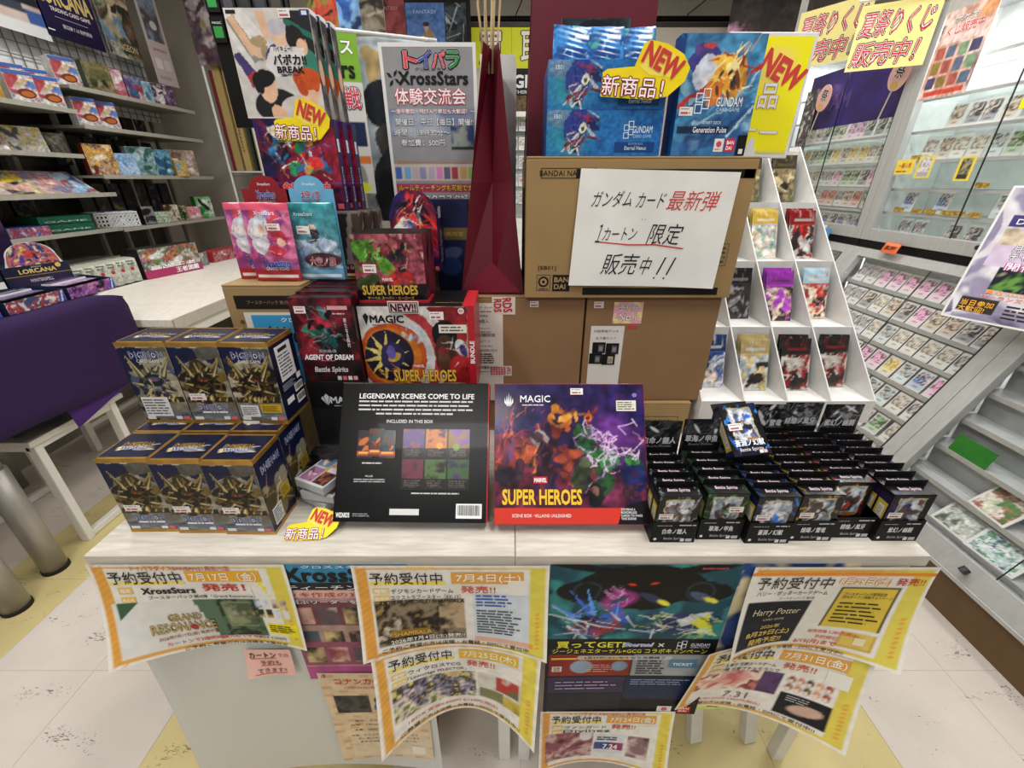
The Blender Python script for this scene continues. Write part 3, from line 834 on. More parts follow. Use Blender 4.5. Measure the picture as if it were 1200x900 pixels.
p.lines(.126, .050, .205, .0535, 1, '#c9c9c9', 8, 3, fill=.99, th=.7)
p.barcode(.2, .008, .242, .034, 4); p.rect(.092, .013, .140, .024, '#dcdcdc', 3); p.text('WIZARDS', .016, .012, .022, .008, '#e6e6e6', 3, .06)
p.lines(.032, .009, .062, .016, 2, '#9a9a9a', 3, 3)
p.build('lettering')
t = scene_box('large dark purple box with orange flames, green figures and a red foot band', .096, .519, .0, lean)
body(t, SW, SD, SH, m_red)
p = Print(f, t, GLOSS)
a = Art(SW, SH, .00165, '#241a4c')
a.grad('#2a1440', '#2b2464', 90); a.noise(['#1b1440', '#2e2468', '#44245c', '#231c50', '#5a2c4c'], 3, 12, al=.8)
a.noise(['#2a1830', '#5c2440', '#8a3448', '#33203c', '#6c3460'], 4, 15, (0, .1, 1, .62), .75, warp=.05)
a.blobs(26, 4, ['#a8402c', '#c85a2c', '#7c2838', '#5c2440'], .02, .07, (.0, .3, .5, .6), .7, 3)
a.streaks(50, 5, ['#d8602c', '#e88a3c', '#8a2c34', '#b04038'], .014, .2, (0, .35, .35, .75), al=.8, ang=75, spread=35)
a.ell(.42, .66, .09, .10, '#30183a'); a.ell(.50, .64, .1, .13, '#2a1c48', 30)
a.ring(.43, .76, .055, .03, '#c8742c'); a.ell(.415, .84, .03, .035, '#e2902f'); a.ell(.62, .75, .033, .04, '#d8742a'); a.ell(.62, .75, .018, .02, '#6a2418')
a.ell(.53, .79, .09, .012, '#8a5a3c', -4); a.ell(.53, .8, .02, .03, '#6c3c2c')
a.blobs(14, 7, ['#c8602c', '#e8a044', '#7c2c24'], .01, .03, (.36, .64, .66, .84))
a.ell(.24, .72, .1, .06, '#28285c', 40); a.ell(.3, .6, .08, .05, '#b9b0ac', 20, .75); a.ell(.28, .61, .05, .03, '#4c3440', 10); a.ell(.33, .50, .06, .1, '#251a2c', 10)
a.ell(.6, .62, .05, .06, '#3c7438', 30); a.ell(.54, .66, .03, .05, '#31602f')
a.ell(.77, .58, .19, .16, '#7c3ca0', 10, .6, .8); a.ell(.66, .50, .15, .06, '#2f6b3c', -25); a.ell(.72, .45, .12, .07, '#3f8a44', 15, .9)
a.ell(.62, .33, .11, .11, '#38402a'); a.ell(.60, .42, .05, .04, '#5c6248'); a.ell(.70, .3, .1, .09, '#274a2c', 40); a.ell(.92, .34, .08, .12, '#28306c', 20); a.ell(.90, .44, .05, .05, '#4a9c48')
a.ell(.66, .22, .06, .09, '#1c2420'); a.ell(.66, .25, .025, .035, '#8c6c58')
a.ell(.1, .5, .09, .03, '#6a3c60', 60); a.ell(.15, .36, .1, .05, '#3c2434', 80); a.ell(.05, .33, .07, .08, '#2c1c30'); a.ell(.33, .36, .07, .08, '#38202c')
rg = random.Random(9)
for k in range(16):                                              # violet lightning
    x, y = rg.uniform(.6, .92), rg.uniform(.45, .66)
    for q in range(5):
        x2, y2 = x + rg.uniform(-.07, .07), y + rg.uniform(-.07, .07); a.line(x, y, x2, y2, .006, rg.choice(['#e8c8f4', '#c890e8', '#f4e4ff']), .9); x, y = x2, y2
a.streaks(26, 31, ['#1b1428', '#12101c', '#34203c'], .03, .25, (0, .15, 1, .5), al=.5)
a.blobs(60, 33, ['#1c1428', '#5c2440', '#8a3448', '#2c2058', '#1b3020'], .01, .03, (.02, .15, .98, .62), .7)
a.organic(.02, 4, .6); a.a *= .74
for k in range(9):
    x, y = rg.uniform(.62, .9), rg.uniform(.46, .64)
    for q in range(5):
        x2, y2 = x + rg.uniform(-.06, .06), y + rg.uniform(-.06, .06); a.line(x, y, x2, y2, .005, '#f0d8fc', .8); x, y = x2, y2
a.rect(0, 0, 1, .115, '#d23a2b'); a.poly([(.8, 0), (1, 0), (1, .17), (.88, .14), (.83, .1)], '#120f16')
p.art(a, 0.001, .001, SW - .001, .257, lay=1, name='front_picture')
p.text('MAGIC', .068, .229, .05, .0125, '#f2f0f4', 4, .02); p.lines(.046, .2155, .082, .219, 1, '#e8e8ee', 3, 4, fill=.99)
for k, (dx, hh) in enumerate(((-.006, .009), (-.003, .014), (0, .018), (.003, .014), (.006, .009))):
    p.poly([(.024 + dx - .0013, .222), (.024 + dx * .3, .214), (.024 + dx + .0013, .222), (.024 + dx * 1.15, .222 + hh)], '#f2f0f4', 4)
p.text('SUPER HEROES', .078, .049, .128, .026, '#f2c23a', 7, .045, out='#3a2310', outw=.06)
p.rect(.064, .073, .087, .0855, '#c92a30', 5); p.text('MARVEL', .0755, .0792, .02, .007, '#f4f4f4', 6, .05)
p.text('SCENE BOX · VILLAINS UNLEASHED', .077, .016, .095, .0055, '#f4e8e4', 4, .03)
p.text('COMBINE 6\nBORDERLESS\nCARDS TO MAKE\nTHIS SCENE!', .222, .019, .034, .020, '#eee', 5, .03)
for k in range(6): p.rect(.212 + (k % 3) * .0075, .05 + (k // 3) * .011, .2185 + (k % 3) * .0075, .060 + (k // 3) * .011, '#3a2130' if k % 2 else '#4a2a30', 3)
p.rect(.203, .206, .236, .226, '#e0dccb', 3); p.lines(.205, .208, .234, .224, 4, '#4c5a3c', 3, 4); p.disc(.234, .236, .004, '#7a78a8', 3)
p.build('lettering')
sticker(t, f, .127, .237, .148, .249, seed=7)

# ---------------------------------------------------------------- deck boxes in counter displays
KW, KD, KH = .0645, .0215, .090
m_ink = mat('display_black', '#0c0c0d', .5, spec=.22)
def deck_box(c1, c2, c3, seed):
    t = thing('deck_box', 'x', 'box')
    body(t, KW, KD, KH, m_ink, bevel=.0006)
    MB().box(-KW / 2, KW / 2, KD - .0008, KD, KH, KH + .011).build('hanging_tab', m_ink, t)
    p = Print(F_front(KW), t, GLOSS)
    a = Art(KW, KH, .0016, '#131317'); a.noise(['#101014', '#1b1b20', c3], 3, seed, contrast=2)
    a.streaks(30, seed, [c1, c2, '#101012'], .05, .4, (0, .0, 1, 1), al=.9, ang=45 + seed * 20, spread=60)
    a.rect(.16, .28, .84, .93, '#b4a98c'); a.rect(.19, .3, .81, .91, '#8a9098')
    a.noise(['#50545c', '#8a98a8', '#c8d0d8', '#6a4c48', c1], 4, seed + 3, (.19, .3, .81, .91)); a.blobs(14, seed, ['#2c2426', '#d8d8dc', c2, '#54403c'], .03, .09, (.3, .42, .7, .75)); a.organic(.02, seed, .4)
    a.rect(.5, .26, .82, .33, '#a8742c'); a.rect(.18, .0, .84, .24, '#141216', .7)
    p.art(a, .001, .001, KW - .001, KH - .001, name='front_picture')
    p.text('Battle Spirits', KW / 2, .010, .04, .007, '#dcd4d8', 4, .03)
    p.build('front_lettering')
    tp = Print(F_top(KW, KD, KH), t, GLOSS)
    a = Art(KW, KD, .0016, '#111114'); a.streaks(5, seed + 5, [c1], .06, .5, (0, 0, .12, 1), al=.8, ang=-60, spread=20); a.streaks(5, seed + 6, [c1], .06, .5, (.9, 0, 1, 1), al=.8, ang=60, spread=20)
    tp.art(a, .0005, .0005, KW - .0005, KD - .0005, name='top_picture')
    tp.text('Battle Spirits', KW / 2, KD * .55, .034, .0085, '#c9bcc4', 5, .05, out='#6d5560', outw=.07, slant=.2); tp.build('top_lettering')
    sd = Print(F_left(KW, KD), t, CARD); sd.rect(.001, .004, KD - .001, KH - .008, c3, 1)
    sd.rect(.002, .012, KD - .002, KH - .02, '#b7a22e', 2); sd.rect(.006, .018, KD - .005, KH - .026, '#cfccc4', 3); sd.lines(.007, .02, KD - .006, KH - .03, 12, '#6a6660', seed, 4)
    sd.build('side_print')
    return t
def price_on(t, u, v, seed): sticker(t, F_front(KW), u, v, u + .022, v + .011, seed=seed)
COLS = [  # name on the display, x left, y front, decks, header y, colours, colour word
    ('白命ノ鎧人', .219, .484, 5, '#9aa4b4', '#6c7480', '#23262c', 'white'),
    ('翠海ノ甲魚', .294, .490, 5, '#1e6a3c', '#2f8a50', '#11301d', 'green'),
    ('蒼淵ノ幻獣', .367, .482, 8, '#2c5cb0', '#3f86dc', '#101f48', 'blue'),
    ('煌陽ノ雷竜', .437, .487, 8, '#a8902c', '#8c7420', '#2c260f', 'yellow'),
    ('緋焔ノ風牙', .504, .494, 8, '#9c2230', '#b84038', '#300f14', 'red'),
    ('紫幻ノ幽騎', .573, .488, 8, '#4a2c7c', '#36205c', '#20123c', 'purple'),
]
for ci, (nm, x0, yf, n, c1, c2, c3, word) in enumerate(COLS):
    if ci == 5: yf = .487
    step = .0228 if n == 5 else .0216
    depth = n * step + .004
    cx = x0 + .0345
    t = thing('counter_display', 'black cardboard counter display tray holding the %s deck boxes' % word, 'display', (cx, yf, TZ), 0, 'deck box displays')
    W2 = .0345; th = .0008
    mb = MB(); mb.box(-W2, W2, 0, depth, 0, th); mb.box(-W2, W2, -th, 0, 0, .042)
    for s_ in (-1, 1):
        xs = s_ * W2
        mb.prism([(0, 0), (depth, 0), (depth, .075), (.03, .045), (0, .042)], xs - th / 2, xs + th / 2, axis='x')
    mb.build('tray', m_ink, t)
    hd = MB(); hh = .152 if n == 5 else .150
    hd.box(-W2, W2, depth, depth + th * 1.5, 0, hh); hb = hd.build('header_card', m_ink, t)
    p = Print(flat((-W2, -th, 0), (1, 0, 0), (0, 0, 1)), t, CARD)
    p.text(nm, W2 * 1.0, .024, .038, .0105, '#dedee0', 3, .03)
    p.text('Battle Spirits', W2, .0085, .03, .006, '#a8a8ac', 3, .03); p.rect(.046, .003, .052, .009, '#e2e2e2', 3); p.rect(.054, .003, .064, .009, '#bcbcc0', 3)
    p.disc(.006, .008, .0025, '#e4e4e4', 3); p.lines(.006, .034, .03, .037, 1, '#a4a4a8', ci, 3); p.lines(.04, .034, .066, .039, 1, '#c4c4c8', ci + 2, 3)
    p.build('tray_lettering')
    p = Print(flat((-W2, depth, 0), (1, 0, 0), (0, 0, 1)), hb, CARD)
    a = Art(2 * W2, .06, .0016, '#0f0f11'); a.noise(['#0b0b0d', '#141416', '#3c3c40', '#8a8a8e' if ci > 1 else '#2c2c30'], 3, ci + 40, contrast=2.2, warp=.08)
    a.streaks(30, ci + 60, ['#d0d0d4', '#77777c', '#a8a8ac'] if ci > 1 else ['#5c5c60', '#8c8c90'], .02, .5, (0, .2, 1, 1), al=.6, ang=40, spread=50); a.blobs(14 if ci > 1 else 5, ci, ['#e0e0e4', '#0c0c0e', '#8a8a8e', '#141416'], .03, .12, (.2, .45, .85, .95), .9, 3)
    p.art(a, 0, hh - .06, name='header_picture'); p.text(nm, W2 * 1.0, hh - .038, .056, .0135, '#d0d0d4', 4, .03); p.text('Battle Spirits', W2, hh - .052, .042, .009, '#8a8a90', 4, .03, slant=.2)
    p.build('header_lettering')
    first = None; start = 1 if ci == 4 else 0
    for k in range(start, n):
        lab = ('front' if k == start else ORD[k - start] + ' from the front') + ' %s-trimmed black deck box in the %s display' % (word, word)
        loc = (cx, yf + .002 + k * step, TZ + .0012)
        if first is None:
            first = deck_box(c1, c2, c3, ci + 2); first.location = loc; tag(first, lab, None, 'deck boxes in counter displays')
        else:
            copy_tree(first, loc, 0, lab, 'deck boxes in counter displays')
    price_on(first, .004 if ci != 1 else .038, .045 if ci != 1 else .054, ci)
# the one lying on top
t = deck_box('#3f86dc', '#2c6cd0', '#101f48', 55)
tag(t, 'blue deck box lying tilted on top of the other deck boxes', None, 'deck boxes in counter displays')
t.location = (.395, .560, .812); t.rotation_euler = (math.radians(-50), math.radians(-3), .10)
p = Print(F_front(KW), t, GLOSS); p.text('蒼淵ノ幻獣', KW / 2, .022, .05, .011, '#f0f4fa', 5, .03, out='#1a3c80', outw=.06); p.rect(.044, .003, .05, .008, '#eee', 5); p.rect(.051, .003, .057, .008, '#e8b0b8', 5); p.build('title_lettering')
sticker(t, F_front(KW), .005, .044, .028, .056, seed=2, lay=6)
# ================================================================== cartons in the middle
def tilted_text(p, *a, **k): p.text(*a, **k)
t = carton('cardboard_box', 'small tan carton under the right lower carton, its barcode side showing', (.335, .800, TZ), .0, .115, .27, .079, m_kraft, group='cartons on the table')
p = Print(F_front(.115), t, PAPER); p.barcode(.006, .008, .088, .040, 12, back=None); p.frame(.003, .005, .092, .045, .0012, '#2c2418', 2); p.build('printed_barcode')
carton('cardboard_box', 'small tan carton hidden under the left lower carton', (.02, .815, TZ), .0, .25, .26, .079, m_kraft, group='cartons on the table')
LZ = TZ + .080
# left lower carton
w1 = .245
t = carton('cardboard_box', 'brown carton with the long white shipping label and red tape, under the red bag', (.022, .81, LZ), 0, w1, .29, .231, m_kraft2, group='cartons on the table')
p = Print(F_front(w1), t, PAPER)
p.rect(.006, .0, .082, .218, '#dbd6cc', 2)
p.text('マジック：ザ・ギャザリング', .043, .209, .062, .005, '#3a3a3a', 4); p.lines(.016, .199, .07, .203, 1, '#555', 3, 4)
p.text('新商品', .044, .192, .015, .005, '#333', 4); p.text('4個入', .044, .181, .02, .0075, '#222', 4)
p.text('MADE IN USA', .044, .166, .022, .0032, '#444', 4, 0); p.text('D28651400', .044, .158, .026, .004, '#333', 4)
p.barcode(.018, .146, .070, .156, 21, 4, back=None); p.text('QTY : 4', .044, .138, .02, .005, '#222', 4)
p.text('JP M10: FIN', .044, .127, .03, .0045, '#222', 4); p.text('COMMANDER DECK', .044, .118, .052, .0048, '#222', 4)
p.lines(.022, .088, .066, .112, 5, '#444', 9, 4, th=.6); p.barcode(.012, .074, .076, .084, 22, 4, back=None); p.lines(.024, .068, .066, .072, 1, '#555', 4, 4)
p.build('shipping_label')
p = Print(F_front(w1), t, PAPER); p.rect(.061, .195, .107, .2305, '#d6d0c6', 4); p.text('RDS', .091, .214, .028, .017, '#b5303c', 6, .05, rot=-PI / 2 + .1); p.text('RDS', .072, .213, .026, .014, '#b5303c', 6, .05, rot=-PI / 2)
p.build('printed_tape_end')
p = Print(F_front(w1), t, PAPER); p.rect(.052, .06, .1, .083, '#d9d2cb', 4)
for k in range(6): p.lines(.055 + k * .0055, .062, .0595 + k * .0055, .081, 6, '#b5303c', k, 5, th=.75, fill=.98)
p.text('TAP', .094, .072, .016, .008, '#b5303c', 6, .04, rot=PI / 2); p.build('printed_tape')
sticker(t, F_front(w1), .136, .210, .153, .222, seed=3)
# right lower carton
w2 = .265
t = carton('cardboard_box', 'brown carton with the yellow and pink best seller sticker and a white deck set notice', (.281, .81, LZ), 0, w2, .29, .231, m_kraft2, group='cartons on the table')
sticker(t, F_front(w2), .014, .208, .033, .221, seed=5)
p = Print(F_front(w2), t, GLOSS)
a = Art(.058, .044, .0014, '#e8d84a'); a.noise(['#e8d84a', '#e8a8c0', '#f0e48a', '#d8a0d0'], 3, 6); p.art(a, .054, .176, lay=2, name='best_seller_sticker')
p.text('売れ筋', .083, .209, .036, .013, '#faf6ee', 6, .01, out='#241a20', outw=.045); p.text('No.1', .083, .190, .034, .013, '#faf6ee', 6, .02, out='#241a20', outw=.05); p.build('best_seller_lettering')
p = Print(F_front(w2), t, PAPER); p.rect(.012, .02, .080, .171, '#dcdad4', 3); p.text('FF統率者デッキ', .044, .160, .05, .0065, '#3a3a3a', 5, 0); p.text('全４種セット', .044, .145, .042, .0055, '#3a3a3a', 5, 0)
for k, (x_, y_) in enumerate(((.018, .112), (.046, .110), (.013, .088), (.040, .086))):
    p.rect(x_, y_, x_ + .027, y_ + .024, '#141416', 5 + k); p.rect(x_ + .012, y_ + .003, x_ + .023, y_ + .019, '#56565a' if k < 3 else '#b8a888', 9); p.rect(x_ + .014, y_ + .006, x_ + .021, y_ + .015, '#8c8c90', 10)
p.build('deck_set_notice')
p = Print(F_front(w2), t, PAPER); p.rect(.082, .003, .108, .030, '#e2dad4', 3); p.frame(.085, .006, .106, .027, .0008, '#b5404a', 4); p.lines(.088, .009, .103, .024, 3, '#b5404a', 4, 4); p.build('fragile_label')
p = Print(F_front(w2), t, PAPER); p.rect(.085, .166, .105, .172, '#c9404a', 4); p.build('red_mark')

# large upper carton with the handwritten notice
GX, GY, GW, GH, GD = .221, .794, .393, .240, .30
GZ = LZ + .2322
t = carton('cardboard_box', 'large brown carton carrying the handwritten white paper notice', (GX, GY, GZ), 0, GW, GD, GH, mat('kraft_board_large', '#987c52', .75, var=.05, scale=14, bump=.08), group='cartons on the table')
p = Print(F_front(GW), t, PAPER)
p.rect(.085, .207, .39, .221, '#14110e', 2); p.rect(.110, .006, .368, .020, '#14110e', 2); p.rect(.371, .207, .388, .221, '#14110e', 2)
p.text('BANDAI NAMCO', .068, .2145, .090, .0085, '#1a1612', 3, .02); p.frame(.025, .2065, .120, .2225, .0011, '#1a1612', 2)
p.text('[EB01]', .041, .056, .033, .0085, '#1a1612', 3, .02); p.text('S', .094, .088, .006, .008, '#1a1612', 3, .02); p.text('ス', .094, .1, .006, .006, '#1a1612', 3, .02)
p.frame(.022, .014, .048, .044, .0009, '#1a1612', 2)
for r_ in (.010, .0065, .003): 
    p.disc(.035, .031, r_, '#1a1612' if r_ != .0065 else '#a98c5e', 3 if r_ > .009 else (4 if r_ > .005 else 5))
p.lines(.026, .0155, .045, .019, 1, '#1a1612', 2, 3)
p.rect(.052, .013, .085, .044, '#1a1612', 2); p.text('BAN\nDAI', .0685, .0285, .026, .022, '#a98c5e', 3, .03)
p.frame(.352, .06, .372, .10, .0009, '#1a1612', 2); p.lines(.354, .064, .370, .096, 4, '#4c4030', 3, 3)
p.build('printed_marks')
mb = MB(); mb.box(-.0005 + -GW / 2, GW / 2 + .0005, GD / 2 - .024, GD / 2 + .024, GH, GH + .0006)
# notice paper
t = thing('handwritten_notice', 'white sheet with handwritten Japanese in black and red, taped to the large carton', 'sign', (0, 0, 0))
NW, NH = .272, .196
def notice(u, v, l):
    u = np.asarray(u, float); v = np.asarray(v, float)
    x = GX - GW / 2 + .087 + u + .009 * (v / NH - .5) * 1.2; z = GZ + .026 + v - .006 * (u / NW) 
    y = GY - .0022 - .006 * ((u / NW - .5) * 2) ** 2 * (1 - v / NH) - .002 * np.sin(u * 30) * (1 - v / NH) - l
    return np.stack([x, y, z], -1)
p = Print(notice, t, PAPER)
a = Art(NW, NH, .008, '#e4e3df'); a.noise(['#e0dfdb', '#e8e7e3'], 3, 4); p.art(a, lay=0, name='paper')
def hand(st, u, v, w_, h_, col, r=0.0): p.text(st, u, v, w_, h_, col, 3, -.012, slant=.22, rot=r)
hand('ガンダム', .061, .150, .070, .026, '#2c2c2e', .03); hand('カード', .128, .149, .048, .024, '#2c2c2e', .02)
hand('最新弾', .202, .150, .086, .032, '#c8403e', .01)
hand('１', .046, .093, .008, .031, '#2c2c2e'); hand('カートン', .083, .093, .060, .022, '#2c2c2e', .03); hand('限定', .165, .094, .058, .036, '#2c2c2e')
p.poly([(.042, .078), (.1, .0735), (.15, .0745), (.2, .069), (.204, .071), (.15, .0768), (.1, .0758), (.042, .080)], '#c8403e', 3)
hand('販売', .092, .040, .064, .038, '#2c2c2e', .0); hand('中', .140, .038, .018, .032, '#2c2c2e')
for dx in (0, .018): p.poly([(.162 + dx, .022), (.165 + dx, .022), (.176 + dx, .054), (.173 + dx, .054)], '#2c2c2e', 3); p.disc(.160 + dx, .016, .0017, '#2c2c2e', 3)
p.disc(.118, .118, .0009, '#555', 3); p.disc(.124, .118, .0009, '#555', 3)
p.build('handwriting')

# ---------------------------------------------------------------- red paper bag and the maroon bag
m_bag = mat('red_bag_paper', '#5c0c20', .42, coat=.1, var=.06, scale=8, bump=.06, bscale=30)
m_bag_in = mat('dark_bag_inside', '#4a0a18', .7)
m_rope = mat('raffia_handle', '#b49a74', .8, var=.15, scale=60, stretch=(1, 1, .1))
def paper_bag(label, loc, rz, w, d, h, pinch, handle=True, twist=0.0, thick=.04):
    # w across the front, d deep; the top closes towards a line
    t = thing('paper_bag', label, 'bag', loc, rz, 'red paper bags')
    n = 2
    v = []; f = []
    for j in range(n + 1):
        s = j / n; k = s
        ww = w * (1 - pinch * k); dd = d * (1 + .12 * k) if pinch > .3 else d * (1 - .75 * k)
        q = .006 * s
        zz = h * s
        mid = .55 * ww * (1 if pinch < .3 else (1 - .6 * s))       # gusset fold pushed in
        ring = [(-ww / 2 + q, 0), (0 + q, (0.0 if pinch < .3 else -.0)), (ww / 2 + q, 0), (ww / 2 + q * .5, dd / 2), (ww / 2 + q, dd), (q, dd), (-ww / 2 + q, dd), (-ww / 2 + q * .5, dd / 2)]
        if pinch > .3:
            ring[1] = (q + .0, .05 * s); ring[5] = (q, dd - .05 * s)
        else:
            ring[3] = (ww / 2 - .03 * s, dd / 2); ring[7] = (-ww / 2 + .03 * s, dd / 2)
        v += [(a, b, zz) for a, b in ring]
    for j in range(n):
        for i in range(8):
            a = j * 8 + i; b = j * 8 + (i + 1) % 8; f.append((a, b, b + 8, a + 8))
    f.append(tuple(range(8))[::-1])
    mb = MB(); mb.v = v; mb.f = f; mb.m = [0] * len(f)
    o = mb.build('bag_body', m_bag, t); sd = o.modifiers.new('thickness', 'SOLIDIFY'); sd.thickness = .0008; sd.offset = -1
    if pinch > .3:
        fm = MB(); fm.prism([(-w / 2 + .004, .003), (w / 2 - .004, .003), (0, .062)], -.0018, -.0004); fm.build('bottom_fold', mat('red_bag_fold', '#741628', .42, coat=.1), t, bevel=.0006)
    if handle:
        for s_ in (0, 1):
            yy = d * (.15 if s_ == 0 else .9); zt = h - .005
            for x_ in (-.012, .0, .014):
                MB().tube([(x_ * .4, yy, zt - .03), (x_ - .004, yy + .004, zt + .06), (x_ * 1.2, yy + .01, zt + .14), (x_ * 1.6 + .004, yy + .012, zt + .24)], .0022, 6).build('handle_cord', m_rope, t, smooth=True)
    return t
paper_bag('tall narrow crimson paper bag with raffia handle, standing end-on upon the lower cartons', (-.039, .825, GZ + .0005), .0, .123, .26, .40, .80)
t = paper_bag('wide maroon paper bag behind the blue booster boxes', (.146, .975, GZ + GH + .001), .02, .235, .10, .36, .04, handle=False)

# ---------------------------------------------------------------- blue boxes on the large carton
BZ = GZ + GH + .0008
def blue_box(label, loc, tilt=0.0):
    w_, d_, h_ = .190, .13, .0655
    t = thing('booster_box', label, 'box', loc, tilt, 'blue robot booster boxes')
    body(t, w_, d_, h_, mat('blue_box', '#1a5a9c', .4, coat=.2))
    p = Print(F_front(w_), t, CARD); a = Art(w_, h_, .0013, '#1c66ae')
    a.grad('#2c78b8', '#14549a', 0); a.noise(['#1c5ca4', '#2a74b8', '#164c90'], 3, 2, (.4, 0, 1, 1), .6)
    a.ell(.2, .5, .55, .5, '#2f8c8c', 20, .6, .7); a.ell(.1, .85, .3, .2, '#7c8ca4', 0, .6, .5)
    a.blobs(14, 5, ['#20285c', '#1a1c34', '#c8ccd8', '#2c3c8c'], .07, .2, (.22, .25, .42, .85)); a.streaks(26, 6, ['#e8ecf0', '#20243c', '#3c54a4', '#b8bcc8', '#8c2c3c'], .05, .5, (.18, .1, .45, .9))
    a.ell(.31, .62, .1, .12, '#d8d8c8'); a.ell(.31, .6, .05, .06, '#3c4c3c'); a.streaks(12, 8, ['#d8d4cc', '#a83c3c', '#5c6070'], .05, .3, (.14, .02, .26, .4), ang=60, spread=30)
    a.organic(.02, 3, .3); a.rect(.60, .08, .95, .3, '#14407c'); p.art(a, name='front_picture')
    p.text('EB01', .018, .056, .013, .0055, '#c8dcec', 3, .02); p.text('GUNDAM', .158, .038, .032, .0095, '#d8e8f4', 3, .02); p.text('CARD GAME', .158, .0285, .030, .0045, '#a8c8e0', 3)
    for k, (x_, y_) in enumerate(((.131, .041), (.138, .046), (.131, .030), (.138, .035))): p.frame(x_ - .004, y_ - .005, x_ + .005, y_ + .004, .0011, '#d8e8f4', 3)
    p.text('Eternal Nexus', .149, .0115, .036, .0055, '#c8dcec', 3, .02); p.text('BOOSTER PACK', .149, .0175, .024, .0028, '#90b4d4', 3)
    p.build('front_lettering'); return t
blue_box('lower blue box with a white robot picture and square logo, on the large carton', (.152, .800, BZ))
blue_box('upper blue robot box with the new arrival tag stuck to it, foil packets standing inside', (.152, .803, BZ + .0662), -.012)
# foil packets standing in the upper box
def foil_pack(name, label, art, w_, h_, loc, rot, group, thick=.006, mat_=None, cat='card pack', crimp=None):
    t = thing(name, label, cat, loc, rot, group)
    n = 10
    def sf(u, v, l):
        u = np.asarray(u, float); v = np.asarray(v, float)
        s = u / w_; t_ = v / h_
        puff = thick * np.sin(np.clip(s, 0, 1) * PI) ** .5 * np.clip(np.sin(np.clip(t_, 0, 1) * PI), 0, 1) ** .4 + .0012 * np.sin(t_ * 40 + s * 9) * np.sin(s * PI)
        return np.stack([u - w_ / 2, -puff / 2 - l, v], -1)
    def sb(u, v, l):
        q = sf(w_ - np.asarray(u, float), v, l); q[:, 1] = -q[:, 1] + .0006; return q
    p = Print(sf, t, mat_ or FOIL); p.art(art, name='front_foil')
    b = Art(w_, h_, w_ / 8, crimp or '#8c8c90'); Print(sb, t, mat_ or FOIL).art(b, name='back_foil')
    return t, p
for k in range(3):
    a = Art(.062, .05, .0022, '#1c6cb8'); a.noise(['#1a5ca8', '#2c84cc', '#124a90', '#3c9c9c'], 3, k + 3); a.rect(.1, .1, .9, .35, '#164a8c'); a.rect(.55, .62, .9, .78, '#d8e4ec'); a.streaks(6, k, ['#8cd0f0', '#c8e8f8'], .03, .3)
    t, p = foil_pack('foil_pack', ['blue foil packet standing in the upper robot box, left', 'blue foil packet standing in the upper robot box, middle', 'blue foil packet standing in the upper robot box, right'][k], a, .062, .05,
                     (.095 + k * .052, .822 + k * .004, BZ + .1325), (-.25, .05 * (1 - k), .06 * (1 - k)), 'blue foil packets', crimp='#1c6cb8')
# header board of the upper box
t = thing('header_board', 'dark display board with a black machine with red eyes, behind the blue foil packets', 'display', (.142, .90, BZ + .08))
MB().box(-.058, .058, 0, .0015, 0, .128).build('board', m_whitebox, t)
p = Print(flat((-.058, 0, 0), (1, 0, 0), (0, 0, 1)), t, CARD); a = Art(.116, .128, .0016, '#20383c'); a.noise(['#16242c', '#2c5c5c', '#1c2c34', '#0e1418'], 3, 3)
a.ell(.5, .86, .27, .13, '#0c0e12'); a.ell(.2, .75, .12, .1, '#101418'); a.ell(.82, .75, .12, .1, '#101418'); a.ell(.43, .86, .03, .008, '#d8343c'); a.ell(.6, .86, .03, .008, '#d8343c')
a.ell(.38, .62, .1, .06, '#c8468c', 30); a.streaks(9, 3, ['#f0b0e0', '#e060b0'], .012, .15, (.3, .55, .45, .7)); a.ell(.65, .62, .08, .025, '#3c4c70', -30); a.ell(.7, .58, .03, .018, '#e0e060', -30); p.art(a, name='board_picture')

